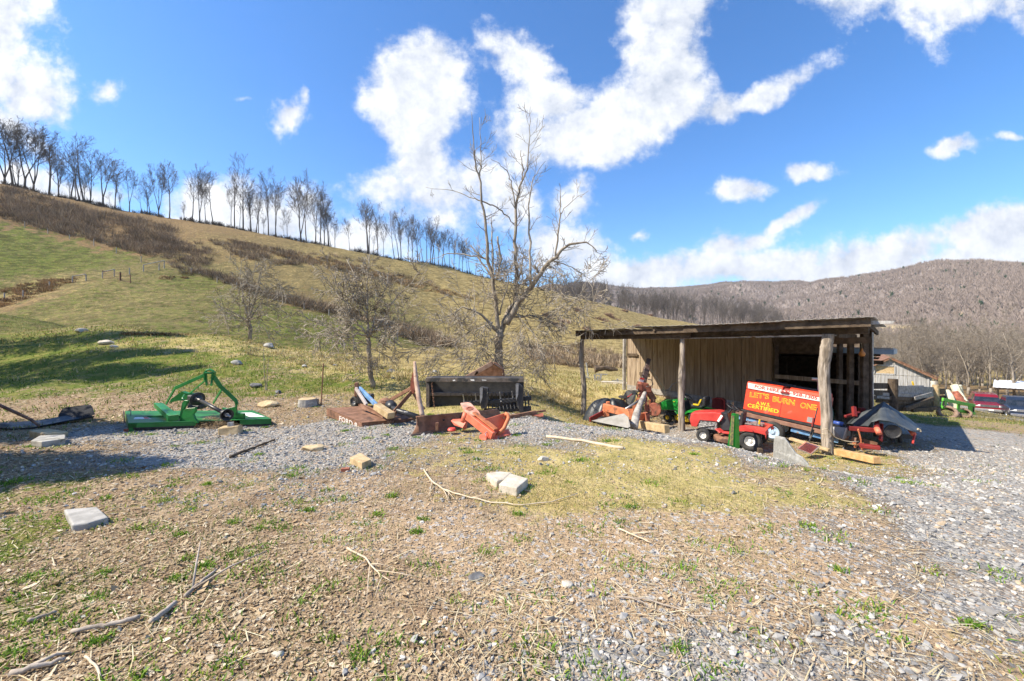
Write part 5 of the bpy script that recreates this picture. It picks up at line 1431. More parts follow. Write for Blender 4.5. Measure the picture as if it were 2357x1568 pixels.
# pale pole standing in the hitch and timber lying on the deck
o = log_mb([Z2(1075, 600, 7.6), Z2(1040, 430, 7.7), Z2(1015, 250, 7.85), Z2(1003, 95, 7.95)], [.045, .05, .045, .03], 10, .10, 4).build('peeled_pole', pmat('peeled_wood', (.38, .25, .18), (.52, .39, .30), 8, .85, bump=.2, c3=(.28, .12, .08), t3=.58, s3=6), None, smooth=True)
tag(o, 'pale peeled pole standing upright against the rusty cutter mast', 'pole')
o = MB().bar(Z2(650, 520, 8.0) + Vector((0, 0, .02)), Z2(785, 615, 7.66) + Vector((0, 0, .03)), .16, .12).build('timber_block', M['lumber'], None, bevel=.008)
tag(o, 'short pale yellow timber lying across the rusty cutter deck', 'timber')

# blue boom with a wheel behind
bz = Z2(500, 560, 9.0); bz.z = gz(bz.x, bz.y)
t = thing('blue_boom', 'blue steel boom on a small rubber wheel behind the rusty cutter', 'boom', bz)
dot(t, 'boom_arm', M['blue'], MB().bar(Z2(490, 345, 9.3), Z2(650, 505, 8.5), .05, .10), bevel=.006)
dot(t, 'strut', pmat('pale_flaking_paint', (.36, .31, .29), (.48, .43, .41), 8, .7, c3=(.3, .15, .1), t3=.56), MB().bar(Z2(455, 345, 9.2), Z2(555, 500, 8.7), .05, .075), bevel=.005)
dot(t, 'upright', M['rust'], MB().bar(Z2(462, 290, 9.3), Z2(460, 420, 9.3), .08, .08, (0, 1, 0)), bevel=.008)
dot(t, 'axle_box', M['black'], MB().box(Z2(545, 440, 9.2), (.35, .18, .22)), bevel=.02)
wheel(t, Z2(455, 466, 9.35), (-.5, -.85, 0), .13, .16, .07, M['rubber'], M['grey_metal'])

# ---------------------------------------------------------------- black loader bucket, seen from behind
A0, A1, B0, B1 = W(981, 869, 9.8), W(1206, 870, 9.55), W(981, 949, 9.8), W(1205, 951, 9.55)
def bk(a, b, d=0.0): return A0.lerp(A1, a).lerp(B0.lerp(B1, a), b) + Vector((.05, 1, 0)).normalized() * d
t = thing('loader_bucket', 'large black steel loader bucket standing on edge with its ribbed back outwards', 'loader bucket', (B0 + B1) / 2)
dot(t, 'shell', M['black'], MB().prism([bk(.01, .02, .16), bk(.99, .02, .16), bk(.99, .98, .16), bk(.01, .98, .16)], (0, .02, 0)).prism([bk(0, .96, 0), bk(1, .96, 0), bk(1, .96, .5), bk(0, .96, .5)], (0, 0, -.03)).prism([bk(.01, .1, .16), bk(.99, .1, .16), bk(.99, .05, .6), bk(.01, .05, .6)], (0, 0, .03)))
lipm = pmat('worn_black_steel', (.09, .07, .055), (.16, .13, .11), 8, .6, bump=.15, c3=(.03, .03, .03), t3=.5, s3=4)
dot(t, 'top_lip', lipm, MB().prism([bk(0, 0, -.06), bk(1, 0, -.06), bk(1, .12, -.06), bk(0, .12, -.06)], (0, .10, 0)), bevel=.006)
for a_, b_ in ((0, .035), (.93, 1.0)):
    dot(t, 'side_plate', lipm if a_ == 0 else M['black'], MB().prism([bk(a_, 0.02, -.02), bk(b_, 0.02, -.02), bk(b_, 1, -.02), bk(a_, 1, -.02)], (0, .5, 0)), bevel=.005)
dot(t, 'cross_rib', lipm, MB().prism([bk(.03, .44, .06), bk(.94, .43, .06), bk(.94, .53, .06), bk(.03, .54, .06)], (0, .10, 0)), bevel=.006)
dot(t, 'lower_rib', lipm, MB().prism([bk(.03, .88, .02), bk(.94, .88, .02), bk(.94, .95, .02), bk(.03, .95, .02)], (0, .15, 0)), bevel=.006)
dot(t, 'scrape_marks', M['white'], MB().prism([bk(.28, .07, -.064), bk(.30, .05, -.064), bk(.31, .08, -.064), bk(.29, .10, -.064)], (0, .004, 0)).prism([bk(.46, .05, -.064), bk(.50, .04, -.064), bk(.505, .09, -.064), bk(.47, .08, -.064)], (0, .004, 0)).prism([bk(.58, .05, -.064), bk(.63, .06, -.064), bk(.62, .075, -.064), bk(.58, .07, -.064)], (0, .004, 0)))
ch = MB()
for k in range(14):
    q = Z2(1163 + k * 2.0, 300 + k * 18, 9.62); r_ = .022
    e = MB(); ring = [q + Vector((math.cos(s_) * (.010 if k % 2 else .016), math.sin(s_) * (.016 if k % 2 else .006), math.sin(s_ + (0 if k % 2 else 1.57)) * .026)) for s_ in np.linspace(0, 6.28, 9)]
    ch.tube(ring, .006, 5, cap=False)
o = ch.build('hanging_chain', M['rust'], None); tag(o, 'rusty chain hanging down the back of the black bucket', 'chain')

# black tined grapple standing before the bucket
t = thing('tined_grapple', 'black loader grapple with rows of curved steel tines in front of the black bucket', 'grapple', W(1160, 955, 9.1))
for pl_ in ([(1610, 340), (1635, 335), (1690, 345), (1690, 470), (1675, 530), (1625, 540), (1605, 470)], [(1945, 310), (1972, 300), (2010, 330), (2022, 560), (1985, 575), (1965, 500), (1945, 440)]):
    dot(t, 'mount_plate', M['black'], MB().prism([Z2(x, y, 9.05) for x, y in pl_], (0, .22, 0)), bevel=.008)
    x0, y0_ = pl_[0]
    dot(t, 'plate_edge', M['grey_metal'], MB().prism([Z2(x0, y0_ + 5, 9.03), Z2(x0 + 28, y0_, 9.03), Z2(x0 + 24, y0_ + 90, 9.03), Z2(x0 + 5, y0_ + 150, 9.03)], (0, .02, 0)))
dot(t, 'tine_bar', M['black'], MB().bar(Z2(1455, 490, 9.2), Z2(1950, 452, 9.15), .10, .10), bevel=.01)
dot(t, 'tine_bar', M['black'], MB().bar(Z2(1650, 555, 9.25), Z2(2090, 530, 9.2), .12, .10).bar(Z2(2010, 440, 9.3), Z2(2092, 435, 9.3), .10, .10), bevel=.01)
for k in range(13):
    x = 1458 + k * 38; yb = 480 - k * 2.6
    dot(t, 'tine', M['black'] if k % 3 else M['grey_metal'], MB().tube([Z2(x + 6, yb, 9.18), Z2(x + 4, yb - 35, 9.16), Z2(x - 4, yb - 72, 9.06), Z2(x - 2, yb - 82, 9.02)], [.016, .016, .012, .004], 6))
for k in range(9):
    x = 1695 + k * 34; yb = 490 - k * 2
    dot(t, 'tine', M['black'], MB().tube([Z2(x, yb, 9.15), Z2(x - 2, yb + 30, 9.12), Z2(x + 4, yb + 60, 9.05)], [.016, .014, .006], 6))
for x in (2030, 2062):
    dot(t, 'tine', M['grey_metal'], MB().tube([Z2(x + 4, 440, 9.28), Z2(x, 395, 9.25), Z2(x - 2, 368, 9.18)], [.018, .015, .005], 6))
    dot(t, 'tine', M['black'], MB().tube([Z2(x + 4, 440, 9.28), Z2(x + 6, 500, 9.25), Z2(x, 530, 9.2)], [.018, .015, .006], 6))
dot(t, 'bolt', M['white'], MB().box(Z2(1808, 465, 9.06), (.018, .01, .02)))

# ---------------------------------------------------------------- rusty grader blade
t = thing('grader_blade', 'long rusty curved grader blade with a white sticker, lying across the gravel', 'grader blade', W(945, 1003, 6.9))
TLb, TRb = Z2(1015, 605, 7.0), Z2(1780, 538, 8.25); BLb, BRb = Z2(968, 785, 6.88), Z2(1780, 640, 8.15)
rows = []
for j in range(9):
    f = j / 8; bow = math.sin(f * math.pi) * .075
    rows.append([TLb.lerp(TRb, i / 12).lerp(BLb.lerp(BRb, i / 12), f) + Vector((.5, .85, 0)) * bow for i in range(13)])
dot(t, 'mouldboard', M['rust'], MB().grid(rows), smooth=True, solid=.022)
dot(t, 'cutting_edge', pmat('worn_edge', (.16, .11, .09), (.26, .19, .15), 8, .6, metal=.3), MB().bar(BLb + Vector((0, -.01, -.01)), BRb + Vector((0, -.01, -.01)), .02, .07), bevel=.003)
def on_blade(i, f, o=.016): 
    return TLb.lerp(TRb, i).lerp(BLb.lerp(BRb, i), f) + Vector((.5, .85, 0)) * (math.sin(f * math.pi) * .075 - o)
for i0, i1, f0, f1 in ((.07, .135, .14, .46), (.835, .93, .10, .55)):
    dot(t, 'sticker', M['white'], MB().grid([[on_blade(i0, f0), on_blade(i1, f0)], [on_blade(i0, (f0 + f1) / 2), on_blade(i1, (f0 + f1) / 2)], [on_blade(i0, f1), on_blade(i1, f1)]]), solid=.003)
dot(t, 'sticker_print', M['black_plastic'], MB().grid([[on_blade(.085, .2, .02), on_blade(.12, .2, .02)], [on_blade(.085, .26, .02), on_blade(.115, .26, .02)]]).grid([[on_blade(.87, .25, .02), on_blade(.90, .22, .02)], [on_blade(.88, .42, .02), on_blade(.905, .40, .02)]]), solid=.003)
dot(t, 'bolt_row', M['black'], MB().tube([on_blade(.3, .4, .02), on_blade(.3, .4, .05)], .02, 8).tube([on_blade(.25, .75, .02), on_blade(.25, .75, .06)], .03, 6).tube([on_blade(.5, .3, .02), on_blade(.5, .3, .05)], .015, 8))
dot(t, 'scraper_foot', M['rust'], MB().box(Z2(1212, 700, 7.1), (.05, .06, .13)))

# ---------------------------------------------------------------- orange red swivel frame before the blade
t = thing('swivel_frame', 'orange red frame with a round hole in its top plate before the rusty blade', 'implement frame', W(1115, 1010, 6.7))
top = [(1430, 480), (1500, 472), (1528, 480), (1605, 560), (1618, 588), (1560, 592), (1520, 580), (1465, 548)]
pl_ = [Z2(x, y, 7.4 - (y - 470) * .0035) for x, y in top]
dot(t, 'top_plate', pmat('flaking_orange_plate', (.45, .20, .14), (.58, .33, .25), 9, .8, c3=(.28, .20, .16), t3=.54, s3=5), MB().prism(pl_, (0, .0, -.03)), bevel=.004)
q = Z2(1515, 535, 7.17); dot(t, 'bearing', M['rust_red'], MB().lathe(q, (0, -.4, 1), [(.065, .0), (.065, .012), (.04, .014), (.04, .004), (.001, .004)], 18, cap=False))
dot(t, 'post', M['orange'], MB().tube([Z2(1485, 560, 7.3), Z2(1455, 660, 7.25)], .055, 14), smooth=True)
dot(t, 'base_box', M['orange'], MB().prism([Z2(1340, 645, 7.3), Z2(1360, 630, 7.35), Z2(1500, 625, 7.4), Z2(1480, 660, 7.2)], (0, 0, -.02)).prism([Z2(1340, 647, 7.3), Z2(1480, 662, 7.2), Z2(1450, 715, 7.15), Z2(1370, 690, 7.25)], (.02, .05, 0)).prism([Z2(1480, 662, 7.2), Z2(1500, 625, 7.4), Z2(1490, 720, 7.3), Z2(1450, 740, 7.15)], (.0, .03, 0)), bevel=.004)
dot(t, 'foot_pad', pmat('bright_red_cap', (.50, .04, .03), (.6, .07, .05), 6, .5), MB().lathe(Z2(1350, 740, 7.1), (0, 0, 1), [(.07, 0), (.08, .02), (.06, .05), (.001, .06)], 14))
dot(t, 'main_arm', M['orange'], MB().bar(Z2(1500, 600, 7.1), Z2(1740, 790, 6.72), .10, .14), bevel=.008)
dot(t, 'arm_cap', M['orange_rust'], MB().bar(Z2(1560, 600, 7.0) + Vector((0, 0, .06)), Z2(1760, 760, 6.74) + Vector((0, 0, .06)), .11, .02))
bx = [(1630, 640), (1840, 575), (1880, 590), (1840, 690), (1770, 765), (1680, 700)]
dot(t, 'side_plate', M['orange'], MB().prism([Z2(x, y, 6.85 + (x - 1630) * .0009) for x, y in bx], (.03, .05, 0)), bevel=.006)
dot(t, 'edge_roll', M['orange_rust'], MB().tube([Z2(1842, 580, 7.05), Z2(1872, 590, 7.05), Z2(1880, 620, 7.0), Z2(1838, 715, 6.95), Z2(1770, 785, 6.85)], .035, 10), smooth=True)
dot(t, 'bolt', M['rust'], MB().tube([Z2(1835, 620, 6.98), Z2(1835, 620, 7.1)], .02, 8))
dot(t, 'base_plate', M['orange'], MB().prism([Z2(1680, 800, 6.75), Z2(1760, 815, 6.72), Z2(1900, 768, 6.95), Z2(1880, 720, 7.1), Z2(1700, 770, 6.9)], (0, 0, -.03)).prism([Z2(1690, 795, 6.75), Z2(1880, 745, 7.0), Z2(1900, 768, 6.95), Z2(1740, 815, 6.72)], (0, .02, -.03)), bevel=.004)
dot(t, 'foot', M['orange'], MB().prism([Z2(1603, 785, 6.72), Z2(1660, 770, 6.75), Z2(1680, 795, 6.72), Z2(1672, 832, 6.65), Z2(1620, 828, 6.65), Z2(1603, 810, 6.68)], (.02, .10, 0)), bevel=.01)
dot(t, 'tow_hook', M['steel'], MB().tube([Z2(1670, 790, 6.68), Z2(1660, 765, 6.7), Z2(1680, 750, 6.75)], .008, 6))

# rusty drawbar and bucket behind
t = thing('drawbar', 'long rusty drawbar with a flat foot lying right of the black grapple', 'drawbar', Z2(2100, 590, 8.5))
dot(t, 'bar', M['rust'], MB().bar(Z2(1885, 612, 8.3), Z2(2130, 565, 8.7), .06, .07).bar(Z2(2125, 566, 8.7), Z2(2222, 552, 8.9), .05, .04), bevel=.005)
dot(t, 'foot', M['rust_red'], MB().prism([Z2(2085, 592, 8.6), Z2(2200, 570, 8.8), Z2(2205, 605, 8.6), Z2(2170, 608, 8.55)], (0, .03, -.02)))
t = thing('rusty_scoop', 'rusty brown scoop tipped up behind the black loader bucket', 'scoop', Z2(1660, 290, 11.6))
sc = [Z2(1490, 245, 11.4), Z2(1735, 100, 11.4), Z2(1760, 110, 11.4), Z2(1822, 165, 11.4), Z2(1828, 245, 11.4), Z2(1815, 300, 11.4), Z2(1480, 300, 11.4)]
dot(t, 'back_plate', M['rust'], MB().prism(sc, (.05, .06, 0)))
dot(t, 'rim_bar', pmat('pale_rust', (.26, .15, .10), (.36, .23, .16), 8, .8, bump=.2), MB().bar(Z2(1485, 245, 11.2), Z2(1728, 108, 11.2), .20, .12, (0, 0, 1)).bar(Z2(1728, 108, 11.2), Z2(1822, 168, 11.3), .2, .04), bevel=.006)
dot(t, 'tip_block', M['lumber'], MB().box(Z2(1712, 82, 11.2), (.07, .07, .10), Matrix.Rotation(R(-25), 3, 'Y')))
dot(t, 'hinge', M['rust'], MB().box(Z2(1580, 205, 11.15), (.06, .1, .14), Matrix.Rotation(R(30), 3, 'Y')))

# ---------------------------------------------------------------- black blade lying at the left
def Z0(x, y, d): return W(x / 3.326, 785.7 + y / 3.326, d)
t = thing('plough_blade', 'long black scraper blade lying on its back with one upturned end', 'scraper blade', W(100, 984, 7.45))
top = [Z0(-60, 622, 7.9), Z0(100, 625, 7.9), Z0(300, 608, 8.0), Z0(490, 575, 8.15), Z0(700, 556, 8.3)]
low = [Z0(-60, 655, 7.5), Z0(100, 672, 7.45), Z0(260, 660, 7.55), Z0(500, 612, 7.9), Z0(722, 574, 8.15)]
rows = [[p.lerp(q, f) - Vector((0, 0, .05 * math.sin(f * math.pi))) for p, q in zip(top, low)] for f in np.linspace(0, 1, 6)]
dot(t, 'blade', M['black_plastic'], MB().grid(rows), solid=.02, smooth=True)
dot(t, 'upturned_end', pmat('dull_black_sheet', (.016, .018, .022), (.03, .032, .038), 5, .8, spec=.15), MB().prism([Z0(440, 585, 8.1), Z0(447, 560, 8.16), Z0(472, 522, 8.28), Z0(492, 511, 8.3), Z0(660, 490, 8.42), Z0(684, 492, 8.42), Z0(698, 512, 8.38), Z0(715, 566, 8.25), Z0(600, 590, 8.15)], (.01, .03, .012)), bevel=.006)
o = log_mb([Z0(-120, 430, 7.9), Z0(0, 492, 7.85), Z0(120, 545, 7.8), Z0(240, 600, 7.7), Z0(300, 650, 7.6)], [.03, .03, .028, .025, .02], 8, .06, 2).build('rusty_rod', M['rust'], None, smooth=True)
tag(o, 'rusty steel rod leaning down onto the black scraper blade', 'rod')
# ---------------------------------------------------------------- welder on its trailer
def Z4(x, y, d): return W(1587 + x * .22668, 832.8 + y * .22668, d)
pL, pR = W(1710.5, 941.6, 11.0), W(1893, 981, 9.72)
ex = (pR - pL).normalized(); up0 = W(1719, 871, 11.0) - pL; ez = (up0 - ex * up0.dot(ex)).normalized(); ey = ez.cross(ex)
MW = Matrix(((ex.x, ey.x, ez.x, pL.x), (ex.y, ey.y, ez.y, pL.y), (ex.z, ey.z, ez.z, pL.z), (0, 0, 0, 1)))
WI = MW.inverted()
def face_xy(zx, zy):
    """second close-up pixel -> (along, up) on the welder's front face"""
    vx, vy = 1587 + zx * .22668, 832.8 + zy * .22668
    d = Vector(((vx - CX) / FPX, 1, -(vy - CY) / FPX)); o = Vector((0, 0, EYE))
    s = (pL - o).dot(ey) / d.dot(ey); q = WI @ (o + d * s); return q.x, q.z
LW = (pR - pL).length; HW = .80; DW = .78
wd = thing('welder', 'large red engine welder with yellow lettering on its side on the trailer', 'welder', (0, 0, 0))
wd.matrix_world = MW; wd.location = pL; wd.rotation_mode = 'QUATERNION'; wd.rotation_quaternion = MW.to_quaternion()
def wl(mb, n, m, **k): return mb.build(n, m, wd, **k)
wl(MB().box((LW / 2, DW / 2, .28), (LW, DW, .56)), 'housing', M['welder_red'], bevel=.008)
hd = [(0, .58), (0, .70), (.04, .765), (.11, .80), (DW - .11, .80), (DW - .04, .765), (DW, .70), (DW, .58)]
hood = MB().prism([(0.0, y, z) for y, z in hd], (LW * .47, 0, 0)); wl(hood, 'hood', M['welder_red'], bevel=.006)
wl(MB().prism([(LW * .56, y, z) for y, z in hd], (LW * .44, 0, 0)), 'hood', M['welder_red'], bevel=.006)
wl(MB().prism([(LW * .47, .05 + y * .88, z - .04) for y, z in hd], (LW * .09, 0, 0)), 'hood_gap', M['dark_red'])
wl(MB().box((LW * .505, .0, .645), (LW * .10, .10, .03)).tube([(LW * .47, -.01, .67), (LW * .505, -.05, .655), (LW * .545, -.01, .67)], .012, 8), 'latch', M['dark_red'])
wl(MB().box((LW * .488, -.001, .29), (.012, .008, .56)), 'door_seam', M['dark_red'])
wl(MB().box((LW / 2, -.002, .575), (LW * .995, .008, .012)), 'drip_edge', M['dark_red'])
wl(MB().prism([(LW * .985, -.006, 0), (LW + .012, -.006, 0), (LW + .012, -.006, .62), (LW * .985, -.006, .62)], (0, .02, 0)).prism([(LW + .012, DW * .9, 0), (LW + .012, DW, 0), (LW + .012, DW, .66), (LW + .012, DW * .9, .66)], (.012, 0, 0)).prism([(LW + .012, 0, .60), (LW + .012, DW, .60), (LW + .012, DW, .70), (LW + .012, 0, .70)], (.014, 0, 0)), 'lit_end_edge', M['orange'], bevel=.003)  # orange strips put the lit look of the thin end edge into the colour
wl(MB().box((LW + .012, DW / 2, .30), (.015, DW * .78, .56)), 'end_panel', M['black'])  # plain black sheet over the right end face
s0, s1 = face_xy(595, 268), face_xy(1335, 412); s2, s3 = face_xy(1335, 365), face_xy(595, 215)
P_ = [(q[0], -.004, q[1]) for q in (s0, s1, s2, s3)]
wl(MB().prism(P_, (0, .007, 0)), 'stripe', M['cream'])
def word(body, a, b, h, mat, out, **k):
    (x0, z0), (x1, z1) = face_xy(*a), face_xy(*b)
    ax_ = Vector((x1 - x0, 0, z1 - z0)); w = ax_.length; ax_.normalize(); ay = Vector((-ax_.z, 0, ax_.x))
    m = Matrix(((ax_.x, ay.x, 0, x0), (0, 0, -1, -out), (ax_.z, ay.z, 0, z0), (0, 0, 0, 1)))
    return text_part(body, 'lettering', mat, wd, m, width=w, height=h, extrude=.0015, **k)
word('FOR HIRE 276-928-1305', (660, 266), (1296, 388), .088, M['letter_red'], .007, offset=.026)
for b, a0, a1 in (("LET'S", (612, 358), (806, 384)), ('BURN', (842, 404), (1066, 446)), ('ONE', (1122, 468), (1286, 498))):
    word(b, a0, a1, .142, M['letter_yellow'], .003, offset=.030)
    (x0, z0), (x1, z1) = face_xy(*a0), face_xy(*a1)
    word(b, (a0[0] + 4, a0[1] - 3), (a1[0] - 4, a1[1] - 3), .122, M['welder_red'], .006, offset=-.012)
word('A.W.S.', (676, 436), (820, 458), .095, M['letter_yellow'], .004, offset=.018)
word('CERTIFIED', (588, 458), (903, 526), .100, M['letter_yellow'], .004, offset=.018)
q0, q1, q2, q3 = face_xy(1190, 608), face_xy(1262, 628), face_xy(1280, 575), face_xy(1200, 558)
wl(MB().prism([(q[0], -.003, q[1]) for q in (q0, q1, q2, q3)], (0, .006, 0)), 'data_plate', M['grey_metal'])
xx, zz = face_xy(1280, 310)
wl(MB().tube([(xx + .03, .3, .76), (xx - .02, .3, 1.14)], .035, 12).tube([(xx - .005, .3, 1.12), (xx - .16, .28, 1.10)], .036, 12), 'exhaust_pipe', pmat('pale_pipe', (.46, .44, .40), (.58, .56, .52), 6, .6))
wl(MB().box((LW * .3, DW * .75, .83), (LW * .5, .3, .06)).box((LW * .72, DW * .6, .82), (LW * .3, .4, .05)), 'top_cover', M['black'])
# trailer
def tw(x, y, z): return MW @ Vector((x, y, z))
q = tw(.9, -.1, -.5)
tr = thing('trailer', 'low single axle trailer of brown angle iron and pale blue tube carrying the red welder', 'trailer', (q.x, q.y, gz(q.x, q.y)))
def twb(mb, n, m, **k): return mb.build(n, m, tr, world=True, **k)
twb(MB().bar(tw(-.14, -.08, -.12), tw(2.42, -.08, -.14), .07, .10), 'side_rail', pmat('brown_rail', (.20, .10, .07), (.28, .16, .11), 6, .8, bump=.2), bevel=.006)
twb(MB().bar(tw(-.14, DW + .05, -.12), tw(2.3, DW + .05, -.14), .07, .10), 'side_rail', M['rust'], bevel=.006)
twb(MB().box((0, 0, 0), (.01, .01, .01)) if False else MB().prism([tw(-.05, 0, -.05), tw(LW + .2, 0, -.06), tw(LW + .2, DW, -.06), tw(-.05, DW, -.05)], ez * .04).bar(tw(.05, .02, -.03), tw(LW, .02, -.03), .06, .06), 'deck_frame', M['black'])
twb(MB().bar(tw(-.12, -.02, -.24), tw(.55, -.02, -.24), .05, .12), 'lower_tube', M['blue'], bevel=.008)
twb(MB().bar(tw(1.15, -.02, -.25), tw(2.1, .04, -.27), .05, .11), 'lower_tube', M['blue'], bevel=.008)
twb(MB().bar(tw(.62, -.15, -.25), tw(.62, DW + .15, -.25), .07, .07).bar(tw(2.3, 0, -.16), tw(2.3, DW, -.16), .06, .08), 'axle', M['black'])
yax = -Vector((ey.x, ey.y, 0)).normalized()
wc = Z4(845, 708, 10.28); wc.z = gz(wc.x, wc.y) + .255
wheel(tr, wc, yax, .265, .17, .165, M['rubber'], M['rim_blue'])
wc2 = wc - yax * 1.0; wc2.z = gz(wc2.x, wc2.y) + .255
wheel(tr, wc2, -yax, .265, .17, .165, M['rubber'], M['rim_blue'])
twb(MB().bar(tw(2.3, .3, -.14), tw(2.75, .36, -.18), .08, .08), 'tongue', M['rust'])
# jack and tool tray on the trailer
t = thing('bottle_jack_stand', 'thin black jack stand with a red handle standing by the rough post', 'jack', (Z4(1220, 830, 9.4)))
dot(t, 'rod', M['black'], MB().tube([Z4(1300, 470, 9.5), Z4(1268, 600, 9.45), Z4(1240, 720, 9.42), Z4(1215, 830, 9.4)], .014, 8).tube([Z4(1265, 620, 9.46), Z4(1225, 735, 9.4)], .01, 6).bar(Z4(1255, 690, 9.45), Z4(1225, 780, 9.4), .05, .03))
dot(t, 'grip', M['dark_red'], MB().tube([Z4(1262, 570, 9.44), Z4(1246, 660, 9.42)], .02, 8))
c = Z4(1535, 735, 9.32)
t = thing('tool_tray', 'grey open steel tray holding a blue and black battery on the trailer tongue', 'tool tray', c - Vector((0, 0, .2)))
dot(t, 'tray', M['grey_metal'], MB().prism([Z4(1440, 660, 9.4), Z4(1600, 672, 9.15), Z4(1560, 790, 9.15), Z4(1440, 745, 9.4)], (.02, .03, 0)).prism([Z4(1600, 672, 9.15), Z4(1632, 650, 9.5), Z4(1645, 760, 9.5), Z4(1562, 792, 9.15)], (-.03, .0, 0)).prism([Z4(1440, 745, 9.4), Z4(1560, 790, 9.15), Z4(1645, 760, 9.5), Z4(1500, 720, 9.8)], (0, 0, .01)), bevel=.003)
dot(t, 'tray_ring', M['black'], MB().tube([Z4(1620, 660, 9.2), Z4(1650, 700, 9.2), Z4(1648, 760, 9.2), Z4(1620, 800, 9.2)], .025, 8))
t = thing('battery', 'black battery with a blue case top lying in the grey tray', 'battery', Z4(1500, 670, 9.5))
dot(t, 'case', M['black_plastic'], MB().bar(Z4(1445, 640, 9.55), Z4(1580, 655, 9.4), .18, .10), bevel=.01)
dot(t, 'blue_top', pmat('blue_plastic', (.03, .07, .28), (.05, .10, .36), 4, .4), MB().tube([Z4(1465, 618, 9.5), Z4(1560, 635, 9.36)], .05, 12), smooth=True)
# hanging chain and rope at the trailer tongue
ch = MB()
for k in range(22):
    f = k / 21; q = Z4(1712 + 32 * f + 6 * math.sin(f * 3), 690 + 150 * f, 9.05)
    ring = [q + Vector((math.cos(s_) * (.012 if k % 2 else .004), math.sin(s_) * (.004 if k % 2 else .012), math.sin(s_ + (0 if k % 2 else 1.57)) * .02 if k % 2 else math.cos(s_) * .02)) for s_ in np.linspace(0, 6.28, 9)]
    ch.tube(ring, .0055, 5, cap=False)
for k in range(30):
    a = random.uniform(0, 6.28); q = Z4(1735, 850, 9.02) + Vector((random.uniform(-.09, .09), random.uniform(-.08, .08), random.uniform(-.08, .05)))
    ch.tube([q + Vector((math.cos(s_ + a) * .018, math.sin(s_) * .018, math.sin(s_ + a) * .012)) for s_ in np.linspace(0, 6.28, 8)], .0055, 5, cap=False)
tag(ch.build('tow_chain', M['orange_rust'], None), 'rusty tow chain bunched at the trailer tongue', 'chain')
tag(MB().tube([Z4(1345, 690, 8.98), Z4(1395, 680, 8.98), Z4(1430, 715, 9.0), Z4(1480, 770, 9.02), Z4(1560, 800, 9.02), Z4(1640, 815, 9.02), Z4(1720, 810, 9.02)], .011, 6).tube([Z4(1345, 730, 8.98), Z4(1390, 742, 8.97), Z4(1432, 735, 8.98)], .01, 6).build('rope', M['rope'], None, smooth=True), 'pale rope looped round the thick rough post', 'rope')

